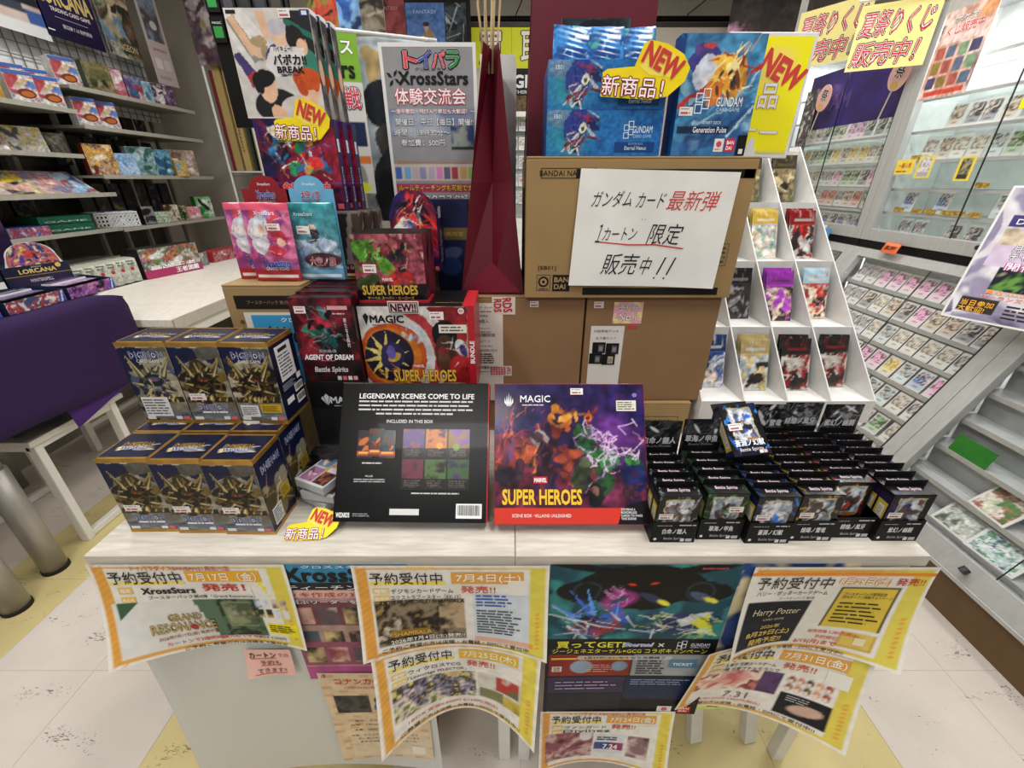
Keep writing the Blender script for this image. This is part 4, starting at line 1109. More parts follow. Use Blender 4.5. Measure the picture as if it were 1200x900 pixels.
def start_deck(label, loc, rz, full):
    w_, d_, h_ = .125, .03, .163
    t = thing('starter_deck_box', label, 'box', loc, rz, 'blue starter deck boxes')
    body(t, w_, d_, h_, mat('blue_box', '#1a5a9c', .4, coat=.2))
    p = Print(F_front(w_), t, GLOSS); a = Art(w_, h_, .0013, '#3c78ac')
    a.grad('#2a5a8c', '#4c98c0', 90); a.noise(['#235a8c', '#4c90bc', '#2c4c84', '#8ab8d0'], 3, 7, al=.7, warp=.08)
    a.streaks(18, 3, ['#bcdcec', '#1c4474', '#6cb0c8'], .03, .7, (0, 0, 1, .5), al=.6, ang=30, spread=25)
    a.ell(.25, .8, .14, .12, '#3c3c84'); a.ell(.3, .7, .1, .13, '#c8ccdc', 30); a.ell(.2, .88, .08, .06, '#54407c'); a.ell(.3, .9, .06, .03, '#c84a50')
    a.poly([(0, .47), (0, .42), (.5, .62), (.55, .68)], '#a83430'); a.poly([(.75, .65), (1, .78), (1, .7)], '#b03428')
    a.ell(.58, .68, .17, .12, '#d8a032', 30); a.ell(.5, .8, .12, .05, '#e8b848', 20); a.ell(.6, .72, .08, .06, '#f4dc88', 30); a.ell(.45, .55, .08, .11, '#c8742c', 20); a.ell(.72, .6, .06, .11, '#b88c34', -20)
    a.organic(.03, 6, .35); a.streaks(50, 5, ['#f0c860', '#e89838', '#c86428', '#fff0b0', '#8c3420'], .02, .2, (.38, .48, .82, .88)); a.blobs(10, 6, ['#6c3c24', '#f4e0a0', '#2c2c3c'], .015, .04, (.45, .5, .75, .8))
    a.rect(.04, .2, .72, .26, '#121c34', .9); a.rect(0, 0, 1, .12, '#2c5c94', .5); p.art(a, name='front_picture')
    p.text('GUNDAM', .083, .076, .042, .0125, '#e4f0f8', 4, .02); p.text('CARD GAME', .083, .0655, .038, .005, '#c0d8ec', 4)
    for (x_, y_) in ((.034, .082), (.045, .088), (.034, .067), (.045, .073)): p.frame(x_ - .006, y_ - .007, x_ + .006, y_ + .006, .0014, '#e8f2fa', 4)
    p.text('Generation Pulse', .059, .0375, .056, .008, '#f0f4f8', 4, .02); p.text('START DECK', .061, .0475, .03, .004, '#d0e0ec', 4)
    p.rect(.071, .006, .087, .025, '#e8e0dc', 3); p.disc(.079, .017, .0045, '#c8505c', 4); p.lines(.073, .008, .085, .011, 1, '#a45058', 3, 4)
    p.rect(.09, .006, .106, .025, '#c8283c', 3); p.text('BAN\nDAI', .098, .0155, .012, .013, '#fff', 4, .04); p.rect(.109, .0, .125, .03, '#101014', 3); p.rect(.114, .003, .121, .01, '#ddd', 4)
    p.build('front_lettering'); sticker(t, F_front(w_), .004, .057, .026, .069, seed=8, lay=4); return t
t = start_deck('front blue starter deck box with a gold dragon robot bursting across its front', (.3285, .800, BZ), .03, True)
t = start_deck('rear blue starter deck box, its top band showing above the front one', (.333, .838, BZ), -.02, False); t.scale = (1, 1, 1.06)
p = Print(F_front(.125), t, CARD); p.rect(0, .150, .125, .163, '#1f5c9c', 3); p.rect(.004, .151, .034, .1625, '#0e1828', 4); p.text('ST10', .018, .1565, .016, .006, '#f4f4f4', 5, .03); p.frame(.083, .1535, .116, .1605, .0006, '#d8e8f4', 5); p.text('BANDAI NAMCO', .0995, .157, .03, .0032, '#d8e8f4', 5); p.build('top_band')
new_tag('yellow new arrival tag stuck on the upper blue robot box', (.139, .7925, BZ + .082), (0, .06, -.05), .132, .075)
t = thing('blue_card_box', 'narrow blue box edge standing between the robot boxes and the deck', 'box', (.243, .86, BZ), 0)
body(t, .03, .03, .152, mat('blue_box', '#1a5a9c', .4)); p = Print(F_front(.03), t, CARD); p.rect(.008, .138, .024, .147, '#0e1828', 2); p.text('ST', .016, .1425, .009, .005, '#f4f4f4', 3, .03); p.build('lettering')

# yellow NEW board in a clear stand
t = thing('sign_holder', 'white edged stand holding the bright yellow NEW sign behind the starter decks', 'sign', (.432, .877, BZ + .001), (-.03, .03, -.1))
MB().box(-.072, .072, 0, .003, 0, .185).build('holder_frame', m_whitebox, t, bevel=.002)
p = Print(flat((-.072, -.0002, 0), (1, 0, 0), (0, 0, 1)), t, PAPER)
a = Art(.134, .172, .003, '#f0e61c'); a.ell(.6, .75, .2, .16, '#f0d468', 20, .8, .4); a.rect(.0, .0, 1, .02, '#d8d05c'); p.art(a, .005, .007, name='yellow_paper')
p.text('NEW', .100, .132, .074, .032, '#c8403a', 5, .06, out='#e8825c', outw=.05, rot=-.42); p.text('品', .087, .095, .032, .036, '#e6e0e4', 5, .02, out='#a07078', outw=.03)
p.text('ナー', .082, .040, .068, .024, '#e6e0e4', 5, .02, out='#a07078', outw=.03); p.build('sign_lettering')
MB().prism([(-.012, 0), (.012, 0), (.003, .03), (-.003, .03)], -.012, -.010).build('support_foot', m_whitebox, t)

# ================================================================== left cluster
CX0, CX1 = -.506, -.368
carton('cardboard_box', 'plain tan carton hidden behind the row of red masked hero boxes', (-.262, .806, TZ + .001), 0, .195, .225, .352, m_kraft, group='cartons on the table')
t = carton('cardboard_box', 'tan carton with a blue printed panel behind the gold-edged boxes', ((CX0 + CX1) / 2, .725, TZ + .001), 0, CX1 - CX0, .30, .352, m_kraft, group='cartons on the table')
p = Print(F_front(CX1 - CX0), t, PAPER); p.rect(.016, .309, CX1 - CX0, .333, '#1c1712', 2); p.text('ブースターパック 第3弾', .075, .321, .075, .007, '#8c7a58', 3, .01)
p.rect(.026, .16, CX1 - CX0, .303, '#dcd8d0', 2); p.rect(.038, .165, CX1 - CX0, .298, '#3c96c8', 3); p.text('Xross', .107, .26, .058, .03, '#101418', 5, .03); p.text('クロス', .11, .289, .04, .008, '#f0f4f8', 5, .02)
p.text('1弾 Grand', .102, .224, .05, .009, '#c8684c', 5, .02, out='#f4e8d8', outw=.04); p.disc(.02, .285, .004, '#5c4c30', 3)
for r_ in range(4):
    an = r_ * PI / 2 + .4; c_, s_ = math.cos(an), math.sin(an); P_ = lambda x, y: (.058 + (x * c_ - y * s_) * .7, .262 + (x * s_ + y * c_) * .7)
    p.poly([P_(.003, .002), P_(.02, .006), P_(.024, .016), P_(.010, .012)], '#101418', 5)
p.build('printed_panel')
# black box, MAGIC
t = thing('card_box', 'tall black box with white lettering under the red masked hero box', 'box', (-.3165, .672, TZ + .001), .0)
body(t, .108, .122, .191, m_black); p = Print(flat((-.0625, 0, -.033), (1, 0, 0), (0, 0, 1)), t, CARD); p.text('MAGIC', .075, .187, .055, .013, '#d8d8da', 3, .04); p.lines(.052, .173, .09, .177, 1, '#b8b8bc', 3, 3)
p.poly([(.036, .194), (.041, .178), (.046, .194), (.041, .200)], '#d8d8da', 3); p.poly([(.031, .19), (.041, .176), (.034, .195)], '#d8d8da', 3); p.poly([(.051, .19), (.041, .176), (.048, .195)], '#d8d8da', 3)
a = Art(.108, .13, .003, '#101114'); a.noise(['#0c0c0e', '#16181c', '#2c3038'], 3, 4, contrast=1.2); a.ell(.7, .5, .25, .08, '#3c4450', 30, .7, .6); p.art(a, .0085, .04, name='front_picture'); p.build('lettering')
t = thing('card_box', 'small black box in crinkled clear wrap before the tall black box', 'box', (-.325, .628, TZ + .002), .04)
body(t, .09, .028, .065, m_black); p = Print(F_front(.09), t, CARD); p.text('プレイ方法を\n知るための\n説明の方法', .045, .034, .05, .03, '#b8b8b8', 3); p.build('lettering')
MB().box(-.048, .048, -.003, .029, -.0005, .085).build('clear_wrap', clear_mat('clear_wrap', '#f4f6f8', .93, .12), t, bevel=.006)
# AGENT OF DREAM boxes
def agent(label, loc, rz):
    w_, d_, h_ = .104, .0285, .151
    t = thing('starter_deck_box', label, 'box', loc, rz, 'red and black hero deck boxes')
    body(t, w_, d_, h_, mat('dark_maroon_box', '#26060c', .4, coat=.2))
    p = Print(F_front(w_), t, GLOSS); a = Art(w_, h_, .0013, '#2c0c18')
    a.noise(['#12060c', '#3c0c1c', '#8c1a2c', '#5c1424', '#1c0810'], 3, 5, contrast=2); a.ell(.3, .35, .16, .12, '#a8283c', 20, .8, .5); a.ell(.65, .82, .2, .14, '#a82438', 0, .7, .6)
    a.ell(.5, .5, .12, .2, '#14141c', 10); a.ell(.3, .62, .13, .055, '#187058', -25); a.ell(.22, .66, .07, .04, '#2c9c7c', 20); a.ell(.52, .77, .1, .05, '#c83c5c', 35); a.ell(.52, .82, .04, .1, '#1c8c8c', 25)
    a.ell(.5, .6, .05, .05, '#1c6c74', 15); a.ell(.57, .48, .05, .09, '#1c5c60', 20); a.streaks(36, 6, ['#d83c54', '#2cae94', '#e87c94', '#0c0c14', '#c8c8d0'], .012, .22, (.15, .35, .8, .9)); a.blobs(12, 8, ['#0e0a14', '#c8304c', '#244c4c'], .015, .05, (.2, .4, .7, .85))
    a.organic(.03, 8, .5); a.a *= .7; a.rect(0, 0, 1, .28, '#0c0408', .8); p.art(a, name='front_picture')
    p.text('AGENT OF DREAM', .050, .0465, .084, .0095, '#f0eef0', 4, .05, slant=.15); p.text('Battle Spirits', .05, .022, .058, .0125, '#cfc4cc', 4, .04, out='#3c2a34', outw=.06, slant=.15)
    p.text('契約編:環', .05, .058, .03, .006, '#b8a8b0', 4); p.lines(.035, .0385, .065, .0415, 1, '#d87888', 3, 4); p.rect(.063, .131, .096, .1375, '#d8a0a8', 3); p.lines(.07, .122, .095, .1265, 1, '#d0c8cc', 4, 3)
    p.text('新\nた\nな\nる\n契\n約', .089, .091, .005, .052, '#e4e4e8', 4, .02)
    for k, c_ in enumerate(('#c8c8cc', '#c86468', '#dcdcdc', '#e0a8b4')): p.rect(.058 + k * .0095, .003, .065 + k * .0095, .0105, c_, 4)
    p.build('front_lettering'); return t, w_
t, w_ = agent('front red and black box with a red and green masked hero', (-.3165, .673, TZ + .1925), .0); sticker(t, F_front(w_), .008, .125, .027, .137, seed=2)
for k in range(3):
    c = copy_tree(t, (-.315 + k * .0015, .7025 + k * .0295, TZ + .1925), 0, ['second red masked hero box, directly behind the front one', 'third red masked hero box in the row', 'rearmost red masked hero box, against the foil packets'][k])
    c.scale = (1, 1, 1.02 + .01 * k)

# bundle box
BW, BD, BH = .198, .112, .165
t = thing('bundle_box', 'red and white bundle box with a round striped shield', 'box', (-.1635, .688, TZ + .160), .0)
body(t, BW, BD, BH, m_red, bevel=.001)
p = Print(F_front(BW), t, GLOSS); a = Art(BW, BH, .0014, '#d8d4d0')
a.rect(0, 0, 1, 1, '#cfccc8'); kx = BW / BH
for r_, c_ in ((.62, '#a83238'), (.50, '#cfc8c4'), (.40, '#8c2c34'), (.40, '#b8b4b8')): a.ell(.24, .44, r_, r_, c_)
a.ell(.24, .44, .62, .62, '#a83238'); a.ell(.24, .44, .52, .52, '#c8c4c4'); a.ell(.26, .44, .40, .40, '#9c2c34'); a.ell(.27, .44, .37, .37, '#7c2c1c')
a.rect(0, .55, .3, 1, '#d4d0cc'); a.ell(.27, .44, .355, .355, '#c8701e'); a.ell(.24, .45, .28, .29, '#1c1830'); 
for k in range(10):
    an = k * PI / 5 + .2; r0, r1 = .07, .29; cx_, cy_ = .21, .45
    a.poly([(cx_ + r1 * math.cos(an) / kx, cy_ + r1 * math.sin(an)), (cx_ + r0 * math.cos(an + .5) / kx, cy_ + r0 * math.sin(an + .5)), (cx_ + r0 * math.cos(an - .5) / kx, cy_ + r0 * math.sin(an - .5))], '#d8c468')
a.ell(.27, .45, .14, .17, '#2c2850', -20); a.ell(.29, .44, .08, .05, '#c8a034', 20); a.ell(.26, .5, .05, .08, '#5c54a0', 10); a.ring(.27, .44, .355, .05, '#b8501c'); a.streaks(16, 3, ['#f0b848', '#8c3414', '#e08830'], .02, .15, (.1, .1, .48, .3))
a.blobs(10, 4, ['#8cb0c8', '#c8d8e0', '#6c94b8'], .02, .05, (.38, .62, .56, .84), .6)
a.poly([(.62, 1), (.74, .86), (.8, .6), (.78, .3), (.7, 0), (.96, 0), (1, 1)], '#7c1c20'); a.noise(['#6c161c', '#9c2428', '#4c1014'], 4, 5, (.82, .2, 1, 1), .6)
a.ell(.78, .70, .14, .15, '#0e0c10'); a.ell(.78, .46, .12, .23, '#43281f'); a.ell(.76, .40, .07, .17, '#5c3a2c'); a.ell(.76, .52, .07, .03, '#8c2424', 5); a.ell(.78, .27, .05, .03, '#2c1814')
a.ell(.93, .34, .14, .12, '#b0282c', -15); a.ell(.98, .22, .12, .1, '#8c1c20'); a.ell(.93, .55, .07, .1, '#c8ccd4', 30); a.ell(.95, .52, .04, .07, '#243c7c', 20); a.streaks(14, 9, ['#dcdcdc', '#b8303c', '#54080c'], .012, .15, (.82, .2, 1, .65))
a.ell(.82, -.04, .4, .18, '#a88c70'); a.ell(.5, .05, .12, .1, '#7c1c20'); a.rect(0, .0, .3, .08, '#8c9ca8', .6)
a.organic(.008, 4, .25); p.art(a, 0, 0, BW - .012, BH, name='front_picture')
p.text('MAGIC', .0485, .143, .057, .0125, '#141414', 4, .05); p.lines(.022, .131, .05, .134, 1, '#444', 3, 4); p.poly([(.008, .148), (.013, .132), (.018, .148), (.013, .154)], '#141414', 4)
p.text('SUPER HEROES', .105, .037, .112, .022, '#e8b84c', 6, .04, out='#4c2410', outw=.06); p.rect(.086, .052, .106, .060, '#c9303a', 4); p.text('MARVEL', .096, .056, .018, .005, '#f4f4f4', 5, .05)
p.rect(.136, .118, .184, .133, '#e4e0d4', 3); p.lines(.14, .12, .182, .131, 2, '#5c5450', 3, 4); p.disc(.176, .157, .0055, '#e8c8c8', 3); p.text('9+', .176, .157, .006, .004, '#a82c30', 4, .03)
p.rect(BW - .012, 0, BW, BH, '#b0202a', 3); p.text('BUNDLE', BW - .0055, .082, .042, .0075, '#f4eeee', 4, .05, rot=PI / 2)
p.build('front_lettering'); sticker(t, F_front(BW), .122, .142, .146, .156, seed=4)
p = Print(F_top(BW, BD, BH), t, CARD); p.rect(0, 0, BW, BD, '#101012', 1); p.rect(BW - .02, 0, BW, BD, '#b8242c', 2); p.lines(.13, .02, .18, .026, 1, '#8c7434', 2, 2); p.build('top_print')
t = thing('riser_box', 'black riser box holding up the striped shield box behind the leaning scene box', 'box', (-.161, .70, TZ + .001)); body(t, .18, .10, .157, m_black)
t = thing('new_label', 'small white NEW!! label on the top edge of the bundle box', 'sign', (-.183, .6872, TZ + .16 + BH - .012))
MB().box(-.026, .026, -.0012, -.0002, 0, .021).build('label_card', m_whitebox, t); p = Print(flat((-.026, -.0014, 0), (1, 0, 0), (0, 0, 1)), t, PAPER); p.frame(.0015, .0015, .0505, .0195, .0015, '#3c1c20', 1); p.text('NEW!!', .026, .0105, .042, .0125, '#1c1214', 4, .045, out='#d8a8ac', outw=.09); p.build('label_lettering')

# SUPER HEROES booster display box on top of the bundle
t = thing('booster_display', 'booster box with green and red comic figures, standing on the bundle box', 'box', (-.205, .712, TZ + .160 + BH + .001), .0)
w_, d_, h_ = .117, .09, .112
body(t, w_, d_, h_, m_black)
p = Print(F_front(w_), t, GLOSS); a = Art(w_, h_, .0013, '#5c2430')
a.noise(['#3c1c34', '#8c3444', '#b8606c', '#6c2838', '#d89a90'], 3, 3, contrast=1.8); a.ell(.15, .78, .16, .14, '#4c8c2c'); a.ell(.38, .62, .22, .09, '#5ca02c', -25); a.ell(.33, .68, .1, .07, '#74b43c', -25); a.ell(.12, .85, .1, .06, '#6cac34', 20); a.blobs(26, 12, ['#2c5418', '#3c7020', '#8cc050', '#24401c', '#5c2c3c'], .012, .04, (.03, .5, .55, .92)); a.poly([(.05, .95), (.2, .7), (.1, .6), (.0, .8)], '#5c9c30'); a.poly([(.3, .5), (.45, .58), (.62, .42), (.5, .4)], '#4c8c28')
a.ell(.7, .8, .05, .08, '#18141c', -30); a.ell(.64, .72, .1, .04, '#1c1620', 40); a.ell(.62, .42, .12, .08, '#a82c2c', 20); a.ell(.55, .36, .1, .07, '#c83430'); a.ell(.75, .4, .07, .1, '#b02828', 30); a.ell(.68, .5, .07, .05, '#281c1c'); a.ell(.5, .47, .06, .04, '#8c6c2c')
a.streaks(40, 5, ['#2c4c18', '#e0c8b8', '#1c1018', '#d8443c', '#8cc04c'], .012, .16, (.05, .3, .9, .95)); a.ell(.88, .6, .08, .2, '#a0485c', 0, .7); a.rect(0, 0, 1, .27, '#160f14'); a.blobs(8, 4, ['#3c4c28', '#16100f'], .03, .08, (0, .25, .4, .4))
a.organic(.02, 5, .5); a.a *= .8; p.art(a, name='front_picture'); p.text('SUPER HEROES', .055, .021, .094, .0155, '#d8b040', 5, .04, out='#2c1c0c', outw=.05); p.text('マーベル スーパー・ヒーローズ', .055, .0075, .08, .005, '#d8b860', 4, .02)
p.rect(.043, .035, .063, .043, '#c8283a', 4); p.text('MARVEL', .053, .039, .018, .005, '#f4f4f4', 5, .05); p.build('front_lettering'); sticker(t, F_front(w_), .014, .05, .036, .064, seed=6)
MB().box(-w_ / 2 - .004, w_ / 2 + .004, -.004, d_ * .5, -.0006, .0035).build('red_base_card', m_red, t)
p = Print(F_right(w_, d_), t, CARD); a = Art(d_, h_, .004, '#4c1c28'); a.noise(['#2c141c', '#6c2834', '#1c0c14'], 3, 8); p.art(a, name='side_picture')

# booster boxes with space art, standing behind
def popbox(label, loc, w_, d_, h_, group, seed, arch=False):
    t = thing('booster_display', label, 'box', loc, 0, group)
    body(t, w_, d_, h_ * (.72 if arch else 1), mat('deep_violet_box', '#17102e', .4, coat=.2))
    ff = F_front(w_)
    if arch:
        MB().prism([(-w_ / 2, 0), (w_ / 2, 0)] + [(w_ * (.5 - q / 12), h_ * (1 - .24 * abs(2 * (.5 - q / 12)) ** 3) - .0006) for q in range(13)], -.0006, .0006).build('raised_lid', m_navy, t)
        ff = lambda u, v, l: np.stack([np.asarray(u, float) - w_ / 2, -.0008 - l + 0 * np.asarray(u, float), np.asarray(v, float) * (1 - .24 * np.abs(2 * np.asarray(u, float) / w_ - 1) ** 3)], -1)
    p = Print(ff, t, GLOSS); a = Art(w_, h_, .0014, '#1a1236')
    a.noise(['#120c28', '#2c1a5c', '#5c1830', '#1c1440', '#8c1c24'], 2, seed, contrast=1.6); a.ell(.75, .6, .4, .3, '#a8202c', 20, .7, .8)
    a.blobs(24, seed, ['#c8a83c', '#d83434', '#2c6c9c', '#e8e4dc', '#2c8c5c', '#181420', '#7c3c9c'], .025, .08, (.2, .42, .8, .9)); a.streaks(44, seed + 1, ['#e8d080', '#e84c3c', '#3c8cc8', '#fff4e0', '#100c18'], .012, .2, (.15, .38, .85, .9))
    a.organic(.035, seed, .6); a.rect(0, .3, 1, .33, '#6c54a0', .4); a.rect(.18, .17, .86, .33, '#8c1c28', .55); p.art(a, name='front_picture')
    p.text('剣刃武神', w_ * .52, h_ * .25, w_ * .62, h_ * .14, '#d83c44', 6, .03, out='#f0e8e0', outw=.05, slant=.1); p.text('Battle Spirits', w_ * .52, h_ * .10, w_ * .5, h_ * .07, '#8c8494', 4, .03, slant=.2)
    p.rect(w_ * .9, h_ * .02, w_ * .98, h_ * .08, '#c85c68', 3); p.build('front_lettering')
    p = Print(F_right(w_, d_), t, CARD); a = Art(d_, h_ * (.72 if arch else 1), .0025, '#171030'); a.noise(['#100c24', '#2c2050', '#3c3458'], 4, seed + 4, warp=.05); p.art(a, name='side_picture')
    p.text('Battle Spirits', d_ * .45, h_ * .3, h_ * .4, d_ * .4, '#b8b0c8', 3, .02, rot=PI / 2); p.rect(d_ * .2, h_ * .66, d_ * .6, h_ * .8, '#d0ccd8', 3); p.build('side_lettering')
    return t
t = popbox('booster display with crowded space warriors on its raised lid, behind the green comic figure box', (-.186, .84, TZ + .354), .088, .08, .146, 'space warrior boxes', 4, True)
t = thing('booster_display', 'dark navy display box behind the space warriors display, beside the red bag', 'box', (-.145, .95, TZ + .08)); body(t, .10, .06, .40, m_navy)
p = Print(F_front(.10), t, CARD); a = Art(.10, .40, .003, '#0e1230'); a.noise(['#0a0c20', '#1c2450', '#101638', '#0c0c12'], 3, 6); a.ell(.55, .72, .08, .035, '#6c7cb8', 20, .8); a.ell(.6, .66, .06, .05, '#2c4c8c'); a.rect(.0, .80, 1, .86, '#8c7434', .8); p.art(a, name='front_picture')
p.text('特典限定', .065, .332, .05, .009, '#c8a858', 3, .02); p.build('lettering')
# grey-brown boxes at the base, space boxes, then sports boxes: three deep each
SX = -.37
for k in range(3):
    t = thing('card_box', ['front grey and brown slashed box under the space warrior boxes', 'middle grey and brown slashed box under the space warrior boxes', 'rear grey and brown slashed box under the space warrior boxes'][k], 'box', (SX + .020 + k * .009, .822 + k * .030, TZ + .3540), 0, 'grey and brown slashed boxes')
    body(t, .135, .024, .112, mat('brown_slash_box', '#2c2220', .4)); 
    p = Print(F_right(.135, .024), t, CARD); a = Art(.024, .112, .0016, '#8c8078'); a.poly([(0, .15), (1, .4), (1, .75), (0, .5)], '#2c2424'); a.poly([(0, .6), (1, .85), (1, 1), (0, .9)], '#4c3c34'); a.rect(0, 0, 1, .15, '#581820'); p.art(a, name='side_picture')
    p = Print(F_front(.135), t, CARD); a = Art(.135, .112, .003, '#8c8078')
    for q in range(4): a.poly([(.2 * q + .25, .05), (.2 * q + .33, .05), (.2 * q + .45, .95), (.2 * q + .30, .95)], ['#2c2424', '#4c3c34'][q % 2]); a.rect(0, 0, 1, .16, '#4c141c')
    a.rect(0, 0, 1, .16, '#4c141c'); p.art(a, name='front_picture'); p.text('Battle Spirits', .105, .01, .04, .008, '#c8bcc0', 3, .03, slant=.2); p.build('lettering')
for k in range(3):
    t = popbox(['front box of space warriors art, below the volleyball boxes', 'middle space warriors box, its side showing behind the front one', 'rear space warriors box against the posters'][k], (SX + .001 + k * .005, .822 + k * .030, TZ + .4665), .134, .024, .142, 'space warrior boxes', 9)
VZ = TZ + .4665 + .1427
def sport(label, loc):
    w_, d_, h_ = .131, .024, .143
    t = thing('starter_deck_box', label, 'box', loc, 0, 'volleyball deck boxes')
    body(t, w_, d_, h_, m_whitebox)
    p = Print(F_front(w_), t, CARD); a = Art(w_, h_, .0012, '#c8c4c0')
    a.poly([(0, 1), (.2, 1), (.62, .55), (.3, .35), (0, .75)], '#d8d4d0'); a.poly([(.0, .9), (.1, .95), (.4, .5), (.3, .42)], '#8c8884'); a.poly([(.62, .8), (1, .6), (1, .98), (.72, .98)], '#1c1c1e'); a.poly([(.66, .88), (1, .72), (1, .78), (.68, .93)], '#246858')
    a.poly([(.0, .6), (.08, .62), (.3, .36), (.16, .3)], '#44386c'); a.poly([(.1, .4), (.2, .45), (.33, .3), (.22, .25)], '#a8382c')
    a.poly([(.02, .92), (.1, .94), (.3, .62), (.22, .58)], '#d8b090'); a.ell(.32, .66, .09, .085, '#d8b498'); a.ell(.34, .72, .10, .05, '#a89470'); a.ell(.40, .62, .05, .08, '#a08c68', 10); a.ell(.36, .48, .13, .07, '#c4c0ba')
    a.poly([(.35, .98), (.45, .97), (.5, .78), (.42, .72)], '#d8b090'); a.ell(.56, .55, .15, .16, '#2c3c7c'); a.ell(.60, .76, .085, .10, '#dcb89c'); a.ell(.58, .84, .1, .07, '#b8b4bc')
    a.ell(.86, .5, .15, .17, '#387c6c', 10); a.ell(.82, .68, .075, .1, '#dab090'); a.ell(.78, .74, .10, .11, '#161416', 10); a.ell(.84, .66, .055, .08, '#dab090')
    a.poly([(.36, .50), (.48, .68), (.86, .66), (.80, .42), (.45, .40)], '#d8d4d2')
    a.ell(.42, .12, .26, .17, '#1c1c20'); a.ell(.34, .28, .1, .13, '#dcb294'); a.ell(.30, .38, .13, .08, '#141214', 10); a.ell(.24, .32, .05, .08, '#141214'); a.ell(.66, .08, .2, .14, '#c4beb8', 10); a.ell(.42, .04, .08, .1, '#d8ae90', 20)
    a.ell(.85, .26, .11, .14, '#dcb498'); a.ell(.84, .38, .16, .10, '#c4501c'); a.ell(.76, .32, .06, .1, '#b8481c', 10); a.ell(.93, .34, .05, .08, '#c4501c')
    a.warp(.008, 7, 3).grit(.12, 20, 3)
    a.streaks(14, 4, ['#d8682c', '#9c3c14'], .012, .08, (.7, .33, .95, .45)); a.streaks(9, 5, ['#0c0c0e'], .012, .08, (.2, .32, .42, .42)); a.rect(0, .0, 1, .01, '#d4d0cc')
    p.art(a, name='front_picture'); p.text('ハイキュー!!', .080, .093, .03, .007, '#101012', 5, .03); p.text('バボカ!!', .088, .079, .052, .013, '#101012', 5, .05, out='#e8e4e0', outw=.04); p.text('BREAK', .087, .066, .042, .008, '#101012', 5, .05)
    p.lines(.07, .058, .106, .0615, 1, '#555', 3, 5); p.rect(.003, .136, .018, .1405, '#1c1c20', 3); p.rect(.116, .133, .130, .141, '#24346c', 3); p.rect(.119, .1345, .127, .1395, '#d8dce8', 4)
    p.build('front_lettering'); sticker(t, F_front(w_), .083, .131, .101, .1415, seed=3, lay=4)
    p = Print(F_right(w_, d_), t, CARD); a = Art(d_, h_, .0018, '#3c3a3c'); a.noise(['#18181a', '#5c5654', '#2c2c2e', '#a08874'], 4, 5, warp=.05); a.rect(0, .96, 1, 1, '#dcdcdc'); a.ell(.5, .45, .06, .12, '#c8a084'); p.art(a, name='side_picture')
    return t
t = sport('front white deck box with anime volleyball players and the word BREAK', (SX - .006, .822, VZ))
for k in range(2):
    copy_tree(t, (SX - .002 + k * .005, .851 + k * .030, VZ), 0, ['middle volleyball deck box, its dark side showing', 'rear volleyball deck box beside the hanging posters'][k])
new_tag('yellow new arrival tag on the corner of the volleyball deck box', (-.400, .8185, VZ - .031), (0, .06, 0), .094, .062)

# packs in front: two pink, one teal, with header boards
PZ = TZ + .3542
def tall_pack(label, loc, rz, kind):
    w_, h_ = .082, .128
    if kind == 'pink':
        a = Art(w_, h_, .0013, '#c0486c'); a.noise(['#b03c74', '#d878a0', '#8c3c8c', '#d84c5c', '#b8a0d8'], 3, 5); a.ell(.28, .68, .14, .14, '#e4dce0'); a.ell(.36, .76, .1, .08, '#d8e0ec'); a.ell(.38, .70, .055, .06, '#e8c4b4'); a.ell(.3, .48, .12, .13, '#dcd8e0'); a.ell(.72, .58, .11, .1, '#b82c3c'); a.ell(.74, .52, .055, .05, '#ecc4b0'); a.ell(.62, .4, .1, .07, '#c82c3c')
        a.streaks(30, 6, ['#f0e4ec', '#c8284c', '#5c5ca8', '#8c1c3c'], .012, .18, (.1, .35, .9, .85)); a.organic(.02, 5, .3); a.rect(0, 0, 1, .16, '#a8202c'); a.rect(.06, .045, .94, .085, '#e4d8d8'); a.noise(['#5c3c8c', '#8c3060', '#a02c44'], 3, 2, (0, .16, 1, .3), .6)
        a.rect(0, .91, 1, 1, '#d85470'); bk = '#b03050'
    else:
        a = Art(w_, h_, .0013, '#2c7c88'); a.grad('#6c94a8', '#2c8c94', 90); a.noise(['#8ca4b4', '#5c7c94', '#b8c8d0', '#3c5468'], 4, 8, (0, .15, 1, .55), .8); a.ell(.5, .62, .07, .12, '#2c2028'); a.ell(.5, .7, .05, .04, '#d8b8a8'); a.ell(.25, .45, .12, .07, '#a8b8d4'); a.ell(.75, .47, .12, .08, '#b0bcd4'); a.ell(.18, .3, .1, .1, '#7c98c0')
        a.streaks(26, 4, ['#e0e8f0', '#1c2c3c', '#5c84ac'], .014, .2, (.05, .25, .95, .6)); a.organic(.025, 5, .4); a.rect(0, 0, 1, .14, '#6ca4c8'); a.rect(.06, .04, .94, .08, '#e0e8f0'); a.ell(.6, .27, .26, .1, '#4c2430'); bk = '#2c7c88'
    t, p = foil_pack('foil_pack', label, a, w_, h_, loc, rz, 'tall foil packets', .012, crimp=bk)
    if kind == 'pink':
        p.text('XrossStars', w_ * .55, h_ * .24, w_ * .62, h_ * .09, '#2c4ca8', 7, .04, out='#dce4f4', outw=.05, slant=.1); p.text('GRAND ROAD', w_ * .55, h_ * .17, w_ * .5, h_ * .04, '#e0d4dc', 6, .02, out='#401c2c', outw=.06); p.text('XrossStars', w_ * .5, h_ * .88, w_ * .42, h_ * .05, '#f4f0f4', 5, .02)
    else:
        p.text('大空ノ旅', w_ * .6, h_ * .25, w_ * .55, h_ * .12, '#a83c4c', 7, .03, out='#e8e0e0', outw=.05); p.text('XrossStars', w_ * .33, h_ * .86, w_ * .42, h_ * .045, '#d8ecec', 5, .01)
    p.build('lettering')
    return t, p
